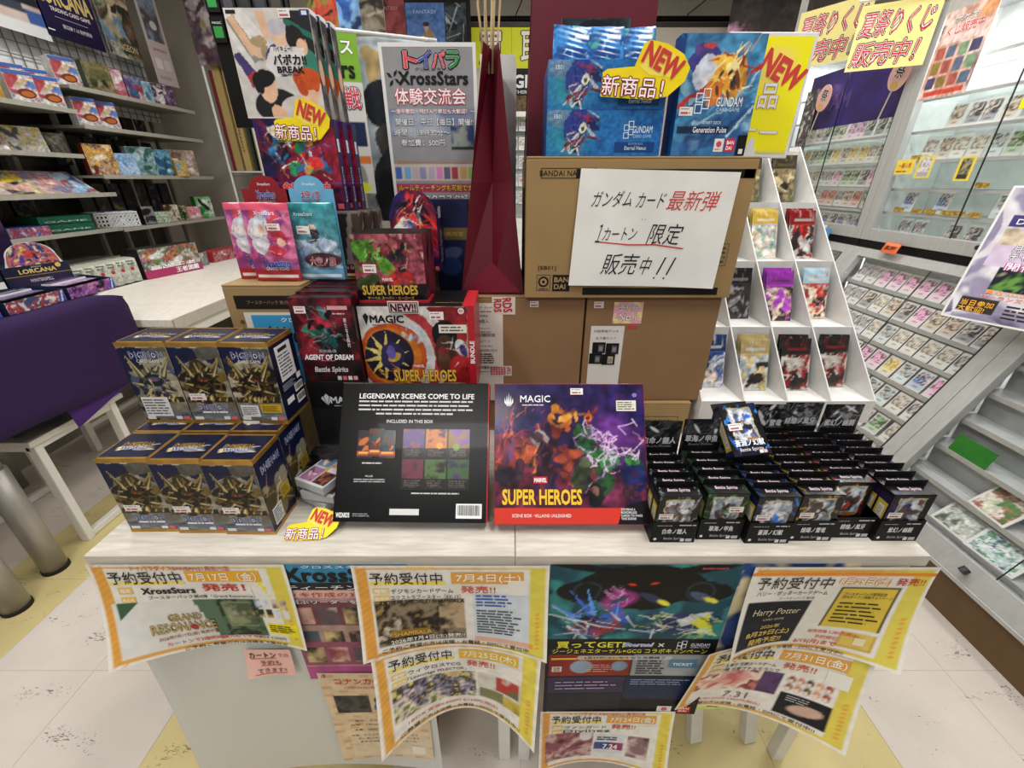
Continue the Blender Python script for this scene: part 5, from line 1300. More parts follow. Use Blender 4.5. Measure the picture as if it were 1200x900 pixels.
t, p = tall_pack('left tall pink foil packet with white and red anime figures', (-.452, .772, PZ), (-.03, 0, .12), 'pink'); s_ = p.surf; sticker(t, s_, .042, .085, .064, .096, seed=3)
t2 = copy_tree(t, (-.4155, .752, PZ), (-.03, 0, -.04), 'second tall pink foil packet, standing in front of the red header board')
t, p = tall_pack('tall teal foil packet under the light blue header board', (-.343, .764, PZ), (-.03, 0, -.05), 'teal'); sticker(t, p.surf, .012, .078, .036, .091, seed=5)
for (x_, c_, c2_, lab, ttl) in ((-.4225, '#8c1c24', '#2c4ca8', 'red header board with a rounded top behind the pink packets', 'XrossStars'), (-.3465, '#6cb0d8', '#a83c4c', 'light blue header board with a rounded top behind the teal packet', '大空ノ旅')):
    t = thing('header_board', lab, 'display', (x_, .785, PZ), 0, 'rounded header boards')
    pts = [(-.040, 0), (.040, 0), (.040, .148), (.028, .149)] + [(.0 + .026 * math.cos(a_), .149 + .020 * math.sin(a_)) for a_ in np.linspace(0, PI, 12)] + [(-.028, .149), (-.040, .148)]
    MB().prism(pts, 0, .0012).build('board', mat('board_' + c_[1:], c_, .5), t)
    p = Print(flat((-.04, 0, 0), (1, 0, 0), (0, 0, 1)), t, CARD); p.text('XrossStars', .04, .156, .022, .004, '#f0f0f4', 3, .02); p.text(ttl, .04, .140, .032, .012, c2_, 5, .03, out='#e4e4ec', outw=.06); p.text('GRAND ROAD', .04, .129, .030, .006, '#2c2030', 4, .02, out='#d8d0d8', outw=.05); p.build('lettering')
# ================================================================== papers hung from the front edge of the table
ZP = .6855; YP = .4565
def sheet(label, x0, x1, z1, h, y0, fl, fc, fr, base='#e6e4de', name='poster', group='notices taped to the table front', dx=0.0, skew=0.0, sag=1.6, art=None, res=.012, top=(0, 0, 0)):
    t = thing(name, label, 'poster', (0, 0, 0), 0, group)
    sf = curl_sheet(x0, x1, z1, h, y0, fl, fc, fr, sag, skew, 0, dx, top)
    p = Print(sf, t, PAPER)
    a = art or Art(x1 - x0, h, res, base)
    p.art(a, 0, 0, x1 - x0, h, lay=0, name='paper')
    back = lambda u, v, l: sf((x1 - x0) - np.asarray(u, float), v, -.0004)
    Print(back, t, PAPER).art(Art(x1 - x0, h, .012, '#dedcd6'), 0, 0, x1 - x0, h, lay=0, name='paper_back')
    return t, p
def preorder(t, p, w_, h_, date, game, sub, left=True, daysz=.036, band='#e0a44a'):
    # border artwork, headline and date block common to the pre-order notices
    p.text('予約受付中', w_ * .27, h_ * .865, w_ * .37, h_ * .125, '#2c2620', 6, .012); p.rect(w_ * .08, h_ * .79, w_ * .47, h_ * .825, '#f0d860', 3)
    p.rect(w_ * .50, h_ * .80, w_ * .87, h_ * .93, band, 3); p.text(date, w_ * .69, h_ * .865, w_ * .33, h_ * .10, '#f8f4e8', 6, .02)
    p.text('発売!!', w_ * .635, h_ * .738, w_ * .18, h_ * .08, '#c43c30', 6, .02, out='#f4e4c8', outw=.03)
    p.rect(w_ * .09, h_ * .70, w_ * .175, h_ * .76, '#e8c878', 3); p.rect(w_ * .09, h_ * .62, w_ * .175, h_ * .68, '#e8c878', 3)
    p.text('種類', w_ * .132, h_ * .73, w_ * .06, h_ * .04, '#f8f4e8', 6); p.text('商品名', w_ * .132, h_ * .65, w_ * .07, h_ * .035, '#f8f4e8', 6)
    p.text(game, w_ * .345, h_ * .725, w_ * .32, h_ * .05, '#28241f', 6, .015); p.text(sub, w_ * .36, h_ * .655, w_ * .36, h_ * .05, '#28241f', 6, .01)
def border_art(w_, h_, seed=1, c0='#dda24a', c1='#dccc52', inner=(.07, .06, .90, .95)):
    a = Art(w_, h_, .0035, '#e8e4dc'); a.rect(.015, .02, .985, .98, c0)
    m = ((a.X > .62) & (a.X < .985) & (a.Y > .02) & (a.Y < .98)).astype(float) * np.clip((a.X - .62) * 4, 0, 1); a.mix(m, c1)
    for k in range(18): a.line(.02, .98 - k * .06, .07, 1.04 - k * .06, .014, '#d88c28', .7)
    for k in range(9): a.ell(.945, .12 + k * .045, .016, .01, '#e08820', 30)
    a.rect(inner[0], inner[1], inner[2], inner[3], '#e6e3dc')
    for k in range(7): a.line(.26 + k * .02, .955, .29 + k * .02, .985, .01, '#f0c050')
    return a
# large white sheet behind everything
t, p = sheet('large plain white sheet hanging down the front of the left table', -.655, -.150, .684, .625, YP + .0010, .03, .0, .012, '#cfcfcc', sag=2, name='white_sheet'); t['category'] = 'paper'
# deck building guide
a = Art(.21, .297, .003, '#b88c94'); a.rect(0, .86, 1, 1, '#3c88b0'); a.rect(0, .8, 1, .86, '#20242c'); a.rect(0, .745, 1, .8, '#d8b4a8')
for r_, y_ in enumerate((.52, .32, .17)):
    a.rect(0, y_ - .03, 1, y_ + .19, ['#6c4048', '#a88a80', '#8c4c64'][r_])
    for c in range(5): a.noise([['#3c2c34', '#c89c94', '#8c3c44'], ['#e0c8c0', '#5c4c54', '#3c5c6c'], ['#c8b080', '#2c2428', '#8c7c5c']][(c + r_) % 3], 6, c + r_ * 5, (.03 + c * .2, y_, .19 + c * .2, y_ + .14))
a.rect(0, .0, 1, .13, '#a84c84'); a.grit(.2)
t, p = sheet('crowded pink and blue deck building guide poster beside the July 17 notice', -.372, -.162, ZP - .002, .297, YP - .0012, .002, .0, .002, art=a)
p.text('XrossStars', .105, .274, .19, .030, '#14161c', 5, .04); p.text('クロススターズ', .105, .2925, .12, .006, '#f0f4f8', 5); p.text('ティーチングもし', .105, .246, .19, .011, '#f0e8e8', 5, .01); p.text('ッキ作成の3ステップ', .105, .2285, .19, .011, '#b83040', 5, .01)
p.text('選ぶリーダーを１人決める', .105, .212, .19, .010, '#f4f0ec', 5, .01, out='#201c20', outw=.04); p.text('あとは対戦するだけ', .105, .010, .17, .012, '#20181c', 6, .02, out='#f0e8e8', outw=.05); p.build('lettering')
# card game event flyer (figures left out)
a = Art(.20, .29, .003, '#d8c0a0')
for r_ in range(24):
    for c in range(9):
        if (r_ * 7 + c * 3) % 5 < 2: a.rect(c / 9 + (r_ % 2) * .05, r_ / 24, c / 9 + .09 + (r_ % 2) * .05, r_ / 24 + .03, '#c8a078', .8)
a.rect(.12, .03, .96, .32, '#dccbb0', .8); a.organic(.0, 1, .1); a.rect(.08, .56, .42, .76, '#38342f')
a.noise(['#1c1a1c', '#4c4848', '#2c2828'], 8, 2, (.08, .56, .42, .76)); a.ell(.6, .62, .1, .08, '#3c6c9c'); a.ell(.85, .62, .1, .07, '#3c7ca8'); a.ell(.6, .7, .09, .07, '#1c1a1c'); a.ell(.86, .68, .08, .06, '#1c1a1c')
t, p = sheet('beige brick-patterned card game event flyer with an orange-red title', -.358, -.160, .405, .29, YP - .0035, .012, .004, .010, art=a, skew=-.01)
p.text('コナンカードゲーム', .108, .266, .16, .017, '#c8402c', 5, .03, out='#f4e4d0', outw=.03); p.text('7月26日(日)  10:00~18:00', .11, .246, .12, .007, '#c8544c', 5, .01); p.text('場所：トイパラダイス店内', .1, .136, .11, .005, '#2c2420', 5)
p.text('日時：7月26日(日) 10時~18時', .1, .122, .13, .0055, '#2c2420', 5); p.text('会費：1000円(場代として)', .09, .105, .1, .0055, '#2c2420', 5)
p.text('内容：カジュアルなフリー対戦会です', .1, .086, .14, .0055, '#2c2420', 5); p.text('初心者にはルール説明から行います', .107, .074, .13, .0055, '#2c2420', 5); p.text('ますので気軽に来てくださいね', .105, .062, .12, .0055, '#2c2420', 5); p.rect(.152, .016, .182, .044, '#e8e0d0', 3); p.build('lettering')
# 7月17日 notice
w_, h_ = .305, .196
a = border_art(w_, h_); a.rect(.05, .06, .62, .60, '#dcdad6'); a.poly([(.07, .6), (.19, .6), (.07, .42)], '#3c5c44'); a.noise(['#2c4c34', '#4c6c4c', '#1c2c24', '#6c8464'], 9, 3, (.56, .12, .79, .60)); a.poly([(.45, .6), (.57, .6), (.57, .14), (.52, .06)], '#54705a')
a.rect(.595, .25, .755, .56, '#7c8868'); a.noise(['#d8d4c0', '#8c9474', '#4c5440', '#b8a060'], 6, 7, (.60, .26, .75, .55)); a.poly([(.8, .9), (.84, .96), (.88, .6), (.84, .75)], '#f0e030')
for k in range(8): a.noise([['#3c5ca0', '#d8dce8', '#20304c'], ['#a83c4c', '#d8c0b0', '#402028'], ['#c8a83c', '#2c2414', '#e0d8b0']][k // 2 % 3], 8, k, (.80 - .0 + (k % 4) * .045 - .02, .50 - (k // 4) * .13, .835 + (k % 4) * .045 - .02, .60 - (k // 4) * .13))
a.rect(.80, .16, .97, .30, '#f0e020'); a.grit(.05)
t, p = sheet('yellow-bordered pre-order notice dated July 17 with green pictures, at the left end', -.656, -.351, ZP, h_, YP - .0035, .050, .0, .012, art=a)
p.text('トイパラダイスBANBAN21具志川店', w_ * .47, h_ * .965, w_ * .5, h_ * .05, '#b83c3c', 6, .02, out='#f4e8d0', outw=.03)
p.text('予約受付中', w_ * .27, h_ * .86, w_ * .37, h_ * .13, '#2c2620', 6, .012); p.rect(w_ * .08, h_ * .785, w_ * .46, h_ * .815, '#f0d860', 3)
p.rect(w_ * .48, h_ * .81, w_ * .86, h_ * .93, '#e8ac38', 3); p.text('7月17日（金）', w_ * .67, h_ * .87, w_ * .34, h_ * .095, '#f8f4e8', 6, .02); p.text('発売！', w_ * .65, h_ * .745, w_ * .22, h_ * .085, '#c43430', 6, .03)
p.rect(w_ * .11, h_ * .69, w_ * .18, h_ * .76, '#e8c058', 3); p.text('種類', w_ * .145, h_ * .725, w_ * .05, h_ * .04, '#f8f4e8', 6); p.rect(w_ * .11, h_ * .60, w_ * .18, h_ * .66, '#e8c058', 3); p.text('商品名', w_ * .145, h_ * .63, w_ * .055, h_ * .035, '#f8f4e8', 6)
p.text('XrossStars', w_ * .36, h_ * .715, w_ * .27, h_ * .065, '#1c1a18', 6, .04); p.text('ブースターパック第4弾「Grand Resonance」', w_ * .52, h_ * .64, w_ * .55, h_ * .04, '#28241f', 6, .015)
p.text('GRAND', w_ * .38, h_ * .40, w_ * .17, h_ * .08, '#b8a068', 6, .03, out='#5c4c30', outw=.04); p.text('RESONANCE', w_ * .36, h_ * .29, w_ * .32, h_ * .10, '#b8a068', 6, .03, out='#5c4c30', outw=.04); p.disc(w_ * .41, h_ * .28, .006, '#a83040', 8)
p.text('2026年7月17日(金) 発売予定', w_ * .37, h_ * .19, w_ * .3, h_ * .045, '#8c4c3c', 6, .02, rot=.05); p.text('カートンで3箱同時購入もできるぞ', w_ * .5, h_ * .115, w_ * .5, h_ * .045, '#c84c48', 6, .02, out='#f4e0d8', outw=.03); p.text('1BOX 5,500円', w_ * .80, h_ * .10, w_ * .17, h_ * .04, '#4c3420', 6, .02)
p.lines(w_ * .81, h_ * .18, w_ * .96, h_ * .28, 4, '#5c5410', 3, 4); p.text('ご予約ご希望の方は店頭まで受付中', w_ * .6, h_ * .03, w_ * .56, h_ * .036, '#2c2620', 6, .02, out='#f0d8a0', outw=.03)
p.rect(w_ * .72, h_ * .66, w_ * .79, h_ * .76, '#e8e4dc', 3); p.build('lettering')
# pink handwritten note
t, p = sheet('small pink handwritten note hanging below the July 17 notice', -.470, -.388, .480, .066, YP - .007, .014, .004, .006, '#e8b8ae')
q = p; q.text('カートン', .032, .053, .046, .013, '#1c1a1a', 6, .03); q.text('での', .068, .052, .018, .009, '#2c2828', 6, -.01); q.text('予約も', .042, .033, .036, .012, '#2c2828', 6, -.01); q.text('できます!!', .042, .014, .05, .011, '#2c2828', 6, -.01)
q.rect(.010, .043, .054, .0445, '#c84c40', 4); q.rect(.024, .0255, .06, .027, '#c84c40', 4); q.rect(.012, .005, .066, .0065, '#c84c40', 4); q.build('handwriting')
# second line of notices first: 7月25日
w_, h_ = .285, .198
a = border_art(w_, h_, 2, '#dda850'); a.noise(['#8c4438', '#6c8c4c', '#e0d0b8', '#8c84a0', '#3c3c34', '#d8c878', '#c8a890'], 9, 6, (.08, .22, .60, .60)); a.rect(.61, .22, .90, .60, '#d0ccc4'); a.noise(['#5c6c44', '#b83c34', '#e8e0d0'], 7, 4, (.74, .40, .88, .58)); a.rect(.62, .23, .78, .38, '#7c8058'); a.noise(['#c8b048', '#8c6c30'], 6, 5, (.79, .22, .89, .36)); a.grit(.15)
t, p = sheet('orange-bordered pre-order notice dated July 25 curling forward, under the July 4 notice', -.236, .049, .496, h_, YP - .0065, .088, .0, .074, art=a, sag=1.2, skew=-.02, top=(.028, .0, .026))
preorder(t, p, w_, h_, '7月25日(木)', 'ウィクロスTCG', '「Lostorage SELECTOR」', band='#e0b83c'); p.rect(w_ * .80, h_ * .66, w_ * .9, h_ * .78, '#e8e4dc', 4); p.text('1BOX 定価6,600円 6,160円(税込)', w_ * .45, h_ * .15, w_ * .6, h_ * .05, '#d05c30', 6, .02); p.text('ご希望の方は店頭・お電話・DMにて受付中!!', w_ * .5, h_ * .07, w_ * .8, h_ * .042, '#3c3028', 6, .02); p.build('lettering')
# 7月4日
w_, h_ = .306, .198
a = border_art(w_, h_, 3); a.noise(['#c8bca8', '#3c2c20', '#8c7c64', '#1c1814', '#a88c54'], 6, 5, (.09, .12, .56, .62), warp=.06); a.rect(.16, .20, .36, .28, '#a87c2c'); a.noise(['#3c342c', '#b8a080', '#1c1c20'], 6, 8, (.42, .26, .56, .60)); a.rect(.60, .14, .90, .70, '#d0d8e0'); a.rect(.60, .10, .92, .15, '#e07830', .6); a.grit(.08)
t, p = sheet('orange-bordered pre-order notice dated July 4, left of the table seam', -.248, .058, ZP, h_, YP - .0055, .032, .0, .030, art=a)
preorder(t, p, w_, h_, '7月4日(土)', 'デジモンカードゲーム', 'エクストラブースター［EX-12］')
p.text('DIGITAL WORLD SHAMBALA', w_ * .34, h_ * .605, w_ * .44, h_ * .04, '#28241f', 7, .03, out='#e8e4dc', outw=.02)
p.text('SHAMBALA', w_ * .27, h_ * .235, w_ * .2, h_ * .05, '#d8b058', 6, .03, out='#2c1c0c', outw=.04); p.text('2026年7月4日(土)発売!!', w_ * .35, h_ * .16, w_ * .4, h_ * .06, '#f4f0e8', 7, .02, out='#2c2420', outw=.05, rot=.03); p.text('ご予約ご希望の方は店頭・お電話・DMにて受付中', w_ * .5, h_ * .075, w_ * .8, h_ * .045, '#2c2620', 6, .02)
p.lines(w_ * .62, h_ * .20, w_ * .86, h_ * .50, 9, '#4c545c', 3, 4); p.lines(w_ * .62, h_ * .53, w_ * .82, h_ * .68, 4, '#3c5ca8', 4, 4); p.rect(w_ * .79, h_ * .68, w_ * .89, h_ * .84, '#e8e4dc', 4); p.build('lettering')
# anime poster glimpsed behind
a = Art(.20, .36, .004, '#c8a83c'); a.noise(['#d8b840', '#3c5ca0', '#e8d8b0', '#2c4c8c', '#8c6c4c'], 3, 9, warp=.06); a.rect(0, 0, 1, .1, '#d8e088'); a.grit(.2)
t, p = sheet('yellow and blue anime poster glimpsed between the robot campaign poster and the August 29 notice', .340, .540, ZP - .001, .405, YP - .0005, .0, .0, .004, art=a); p.text('あてい!!', .1, .02, .12, .02, '#1c1c14', 4, .04); p.build('lettering')
t['label'] = 'yellow and blue anime poster behind the robot campaign poster and August 29 notice'
# robot campaign poster
w_, h_ = .300, .412
a = Art(w_, h_, .0026, '#0e1420'); a.grad('#142c4c', '#14383c', 90); a.noise(['#12303c', '#2c7880', '#1c4c5c', '#3c9490', '#142430'], 4, 4, (0, .5, 1, 1), .85); a.ell(.5, .88, .26, .11, '#0b0d10'); a.ell(.5, .80, .14, .06, '#0b0d10'); a.ell(.2, .85, .12, .06, '#0d1114'); a.ell(.82, .85, .12, .06, '#0d1114'); a.ell(.2, .98, .2, .02, '#0b0d10', -12); a.ell(.8, .98, .2, .02, '#0b0d10', 12)
a.ring(.2, .85, .05, .01, '#24343c'); a.ring(.82, .85, .05, .01, '#24343c'); a.ell(.44, .89, .016, .0055, '#e0382c', -14); a.ell(.56, .89, .016, .0055, '#e0382c', 14)
a.ell(.38, .80, .07, .045, '#a83c8c', 20, .8, .5); a.streaks(14, 3, ['#f0b8e8', '#e060c8'], .006, .08, (.33, .77, .43, .84)); a.ell(.38, .8, .04, .012, '#3c4c6c', 30)
a.ell(.56, .81, .06, .02, '#2c3c5c', -30); a.ell(.62, .785, .03, .012, '#e8e048', -30); a.ell(.83, .82, .05, .02, '#4c5c7c', -30); a.ell(.88, .80, .03, .012, '#e8e048', -30)
a.poly([(.02, .78), (.2, .66), (.22, .68)], '#4c8cf0'); a.poly([(.1, .87), (.23, .70), (.25, .73)], '#3c6cd0'); a.poly([(.2, .88), (.27, .72), (.24, .7)], '#5c9cf8'); a.poly([(.38, .78), (.28, .69), (.46, .66)], '#3c64c8'); a.ell(.24, .66, .04, .05, '#1c2030'); a.ell(.33, .63, .07, .03, '#8c2c34', 20)
a.ell(.74, .66, .08, .06, '#2c3868', 20); a.ell(.8, .68, .09, .025, '#c8ccd8', 30); a.ell(.68, .65, .06, .03, '#202c5c', -20); a.poly([(.8, .66), (.95, .6), (.9, .72)], '#d8d840'); a.poly([(.83, .60), (.98, .58), (.9, .64)], '#c8e0a0')
a.streaks(60, 8, ['#e8ecf4', '#90b8f8', '#3c54a8', '#c83c40', '#0c1020'], .007, .11, (.08, .56, .46, .74)); a.streaks(50, 9, ['#e8ecf4', '#3c4c90', '#10182c', '#c8d060'], .007, .1, (.55, .58, .95, .74)); a.line(.0, .72, .3, .64, .006, '#e8f4fc'); a.line(.3, .64, .62, .6, .005, '#c8e0fc')
a.warp(.006, 9, 3); a.rect(0, .0, 1, .50, '#14161c'); a.noise(['#10121a', '#1c2030'], 3, 2, (0, .44, 1, .56)); 
a.rect(.02, .30, .52, .45, '#8c2c24'); a.ell(.22, .365, .05, .045, '#8ca0b4'); a.ell(.45, .37, .035, .035, '#7c94a8'); a.rect(.53, .30, .98, .45, '#9ca0a4'); a.rect(.74, .36, .92, .42, '#5c84a0'); a.rect(.02, .17, .50, .29, '#3c304c'); a.rect(.51, .12, .98, .29, '#242c4c'); a.rect(.02, .02, .50, .16, '#24262c'); a.grit(.15)
t, p = sheet('large dark campaign poster with a looming red-eyed machine and two robots', .060, .358, ZP - .0005, h_, YP - .0025, .003, .0, .003, art=a, skew=.0)
p.text('買ってGET!', .077, .216, .118, .018, '#e8e03c', 5, .03); p.text('ジージェネエターナル×GCG コラボキャンペーン', .147, .198, .272, .0125, '#e8e03c', 5, .015); p.text('×', .2, .215, .01, .01, '#e8ecf0', 5); p.text('GUNDAM', .268, .216, .033, .008, '#e8ecf0', 5, .02); p.text('CARD GAME', .268, .209, .033, .004, '#c8ccd0', 5)
p.text('Eternal', .160, .216, .05, .010, '#8c9cd0', 6, .02, out='#e8ecf4', outw=.06, slant=.3); 
for (x_, y_) in ((.232, .218), (.239, .222), (.232, .208), (.239, .212)): p.frame(x_ - .004, y_ - .005, x_ + .005, y_ + .005, .0011, '#e8ecf0', 5)
p.disc(.062, .178, .006, '#b8bcc0', 3); p.disc(.22, .178, .006, '#b8bcc0', 3); p.rect(.062, .172, .22, .184, '#b8bcc0', 3); p.text('6月27日(土)~なくなり次第終了', .141, .178, .145, .008, '#20242c', 5, .02)
p.text('TICKET', .247, .160, .036, .008, '#e8ecf0', 5, .03); p.lines(.165, .128, .218, .172, 6, '#3c4048', 3, 4); p.rect(.012, .138, .03, .154, '#e0d8c8', 4); p.text('対象\n商品', .021, .146, .012, .012, '#8c2c24', 5); p.lines(.075, .135, .125, .16, 4, '#d8b0a0', 4, 4, th=.3); p.lines(.01, .170, .15, .182, 1, '#e0b83c', 2, 4)
p.lines(.02, .08, .14, .11, 3, '#a898b8', 4, 4, th=.35); p.lines(.16, .095, .28, .115, 3, '#98a4c8', 5, 4, th=.35); p.rect(.262, .006, .286, .026, '#c8303c', 4); p.text('BAN\nDAI', .274, .016, .018, .014, '#f4f4f4', 5, .03); p.rect(.222, .006, .25, .026, '#dcdcd8', 4); p.disc(.236, .017, .006, '#c86070', 5); p.text('BANDAI NAMCO', .255, .404, .04, .004, '#e06070', 5, .02); p.build('lettering')
# 7月24日
w_, h_ = .264, .195
a = border_art(w_, h_, 5); a.rect(.05, .14, .42, .62, '#5c3038'); a.noise(['#4c2830', '#8c5058', '#c8a8a0', '#2c1c20', '#a8863c'], 5, 6, (.05, .14, .42, .62), warp=.04); a.ell(.36, .55, .07, .1, '#d8d4d4'); a.rect(.43, .2, .66, .58, '#d8dce4'); a.rect(.44, .28, .66, .42, '#3c4c8c'); a.rect(.55, .28, .66, .42, '#a83058', .8); a.noise(['#3c3438', '#8c6c70', '#d8c8c0', '#241c20'], 5, 8, (.69, .18, .85, .56)); a.grit(.1)
t, p = sheet('pre-order notice dated July 24 hanging from the robot campaign poster', .056, .320, .282, h_, YP - .0055, .020, .0, .035, art=a, sag=1.3)
preorder(t, p, w_, h_, '7月24日(金)', 'ヴァンガード', 'Divinez'); p.text('トイパラダイスBANBAN21具志川店', w_ * .5, h_ * .965, w_ * .56, h_ * .045, '#b83c3c', 6, .02); p.text('7.24', w_ * .56, h_ * .35, w_ * .11, h_ * .09, '#f4f4f8', 6, .03); p.lines(w_ * .45, h_ * .46, w_ * .65, h_ * .54, 2, '#3c4454', 4, 4); p.rect(w_ * .76, h_ * .62, w_ * .86, h_ * .76, '#e8e4dc', 4); p.build('lettering')
# 7.31
w_, h_ = .285, .198
a = border_art(w_, h_, 7, '#ddab50', '#dccb5a'); a.rect(.05, .1, .9, .62, '#e8e4e0'); a.noise(['#c86c74', '#e0a8a0', '#f0dcd0', '#8c4048', '#c87878'], 5, 7, (.05, .33, .60, .62), contrast=2, warp=.05); a.noise(['#3c2c54', '#5c4070', '#e8c8b8'], 4, 2, (.48, .33, .60, .62))
for k in range(10): a.ell(.65 + (k % 5) * .05, .57 - (k // 5) * .1, .03, .045, ['#8c5c40', '#c88878', '#5c4038', '#d8a080', '#a84c3c'][k % 5]); a.ell(.65 + (k % 5) * .05, .55 - (k // 5) * .1, .018, .022, '#f0dcd0')
a.rect(.62, .12, .90, .40, '#1c1c24'); a.ell(.78, .24, .13, .06, '#c8a898', 15); a.rect(.05, .30, .6, .33, '#e8e4e0'); a.grit(.08)
t, p = sheet('pre-order notice dated 7.31 with red-haired anime girls, lowest at the right', .334, .610, .492, h_, YP - .0050, .004, .006, .078, art=a, dx=-.02, sag=1.2, top=(.018, .0, .030))
preorder(t, p, w_, h_, '7月31日(金)', '五等分 花嫁カードゲーム', '7種 可愛さチョモランマ'); p.text('7.31', w_ * .36, h_ * .24, w_ * .15, h_ * .09, '#7c7470', 6, 0); p.text('定価5,500円 4,880円(税込)', w_ * .33, h_ * .155, w_ * .4, h_ * .04, '#d07058', 6, .02); p.text('ご希望の方は店頭・お電話・DMにて受付中!!', w_ * .45, h_ * .085, w_ * .75, h_ * .042, '#4c3c30', 6, .02); p.rect(w_ * .78, h_ * .62, w_ * .9, h_ * .78, '#e8e4dc', 7); p.lines(w_ * .64, h_ * .3, w_ * .76, h_ * .38, 3, '#a8a8ac', 2, 4); p.build('lettering')
# 8月29日
w_, h_ = .288, .198
a = border_art(w_, h_, 8, '#dda24a', '#dccc5a', inner=(.0, .06, .88, .90)); a.rect(.0, .90, 1, .93, '#e88c28'); a.rect(.03, .10, .41, .62, '#141c2c'); a.rect(.03, .38, .41, .62, '#101624'); a.rect(.53, .30, .86, .78, '#14120c'); a.rect(.54, .315, .85, .765, '#dcc048'); a.rect(.68, .10, .86, .28, '#c8a040'); a.rect(.69, .11, .85, .27, '#dcc060'); a.grit(.05)
t, p = sheet('pre-order notice dated August 29 with a dark blue panel, at the right end', .372, .656, ZP, h_, YP - .0085, .030, .0, .048, art=a, dx=-.018, skew=-.015)
p.text('予約受付中', w_ * .25, h_ * .83, w_ * .42, h_ * .13, '#3c3630', 6, .012); p.text('8月29日(土)', w_ * .63, h_ * .845, w_ * .28, h_ * .085, '#f8f0e0', 6, .02, out='#e8a040', outw=.07); p.text('発売!!', w_ * .87, h_ * .85, w_ * .15, h_ * .075, '#c43c30', 6, .02)
p.text('ハリー・ポッターカードゲーム', w_ * .26, h_ * .72, w_ * .40, h_ * .05, '#28241f', 6, .015); p.text('ブースターパック 第2弾', w_ * .3, h_ * .66, w_ * .2, h_ * .025, '#3c3630', 6)
p.text('Harry Potter', w_ * .22, h_ * .50, w_ * .28, h_ * .09, '#d8ccb0', 6, .0, slant=.1); p.text('CARD GAME', w_ * .22, h_ * .42, w_ * .13, h_ * .025, '#b8ac90', 6); p.text('2026年', w_ * .22, h_ * .335, w_ * .12, h_ * .05, '#d8b860', 6, .02); p.text('8月29日(土)', w_ * .22, h_ * .255, w_ * .28, h_ * .075, '#d8b860', 6, .03); p.text('発売予定!!', w_ * .22, h_ * .165, w_ * .22, h_ * .07, '#d8b860', 6, .03)
p.text('ブースターパック発売記念\n店内オープン価格キャンペーン', w_ * .69, h_ * .69, w_ * .27, h_ * .07, '#3c3010', 6, .01); p.lines(w_ * .56, h_ * .36, w_ * .82, h_ * .62, 6, '#3c3418', 3, 4, th=.35); p.text('販売価格 5,280円(税込)', w_ * .62, h_ * .245, w_ * .28, h_ * .045, '#d05c4c', 6, .02)
p.text('予約締切', w_ * .6, h_ * .18, w_ * .13, h_ * .045, '#d0603c', 6, .02); p.text('6/15(月)まで', w_ * .55, h_ * .11, w_ * .24, h_ * .06, '#d0603c', 6, .03); p.text('ご希望の方は店頭・お電話・DMにて受付中!!', w_ * .38, h_ * .03, w_ * .7, h_ * .04, '#3c3028', 6, .02); p.rect(w_ * .745, h_ * .15, w_ * .80, h_ * .23, '#e8dcb0', 6); p.build('lettering')
# ================================================================== white stepped pack rack
t = thing('pack_rack', 'white stepped cardboard rack of pigeonholes full of card packs, right of the cartons', 'rack', (.4105, .795, TZ), 0)
RK = t; RX = [0, .0925, .186, .280, .3745]; RB = .083; ST = .126; NR = 4
for i, x_ in enumerate(RX):
    pts = [(-.004, RB - .05), (-.004, RB + .004)]
    pts += [(NR * ST + .004, RB + NR * ST + .012), (NR * ST + .05, RB + NR * ST + .012), (NR * ST + .05, 0 + .0), (.12, 0)]
    MB().prism(pts, x_ - .0015, x_ + .0015, axis='x').build('side_panel' if i in (0, 4) else 'divider', m_whitebox, t)
for r_ in range(NR):
    y_, z_ = r_ * ST, RB + r_ * ST
    MB().box(.0015, .373, y_, y_ + ST, z_ - .002, z_).build('shelf', m_whitebox, t)
    MB().box(.0015, .373, y_ - .002, y_, z_ - .05 if r_ == 0 else z_ - .012, z_ + .004).build('front_lip', m_whitebox, t)
    MB().box(.0015, .373, y_ + ST - .003, y_ + ST - .001, z_, z_ + ST - .013).build('back_panel', m_whitebox, t)
MB().box(.0015, .373, NR * ST, NR * ST + .05, RB + NR * ST - .01, RB + NR * ST).build('top_panel', m_whitebox, t)
PK = {}
def pack_mesh(kind):
    c = {'black': ['#141416', '#2c2c30', '#8c8c90', '#3c2c2c'], 'purple': ['#8c2c9c', '#b84cc8', '#3c2c24', '#c8b0a0'], 'gold': ['#a8925c', '#c8b684', '#c4d0d4', '#8ca0ac'], 'silver': ['#c8a83c', '#b8b8bc', '#e8dcd0', '#90b0a0'],
         'red': ['#7c1418', '#a82c28', '#c8c4c0', '#2c1c1c'], 'sky': ['#a8c8d8', '#c83c34', '#e8d8c0', '#5c2c2c'], 'blue': ['#1c2c5c', '#3c5ca0', '#d8dce4', '#8c94a4'], 'dark': ['#1c1414', '#2a2020', '#8c1c20', '#c8c0b8'], 'brown': ['#3c3428', '#8c7c5c', '#5c5c3c', '#c8b890']}[kind]
    a = Art(.066, .118, .0032, c[0]); a.rect(0, 0, 1, .68, c[3] if kind in ('black', 'dark') else c[2]); sd = sum(map(ord, kind))
    a.noise([c[0], c[1], c[2], c[3], c[1]], 4, sd, (.04, .03, .96, .68), contrast=2.2, warp=.04); a.blobs(9, sd, [c[2], c[3], '#ecd8c8', '#2c2424', c[1]], .04, .12, (.2, .1, .8, .6)); a.organic(.03, sd, .4)
    a.rect(.0, .70, 1, 1, c[0]); a.rect(0, .70, 1, .72, c[1]); a.streaks(8, sd, [c[1], c[2]], .03, .3, (0, .75, 1, .98), al=.5, ang=90, spread=20); a.rect(.15, .76, .85, .82, c[2], .6)
    return a
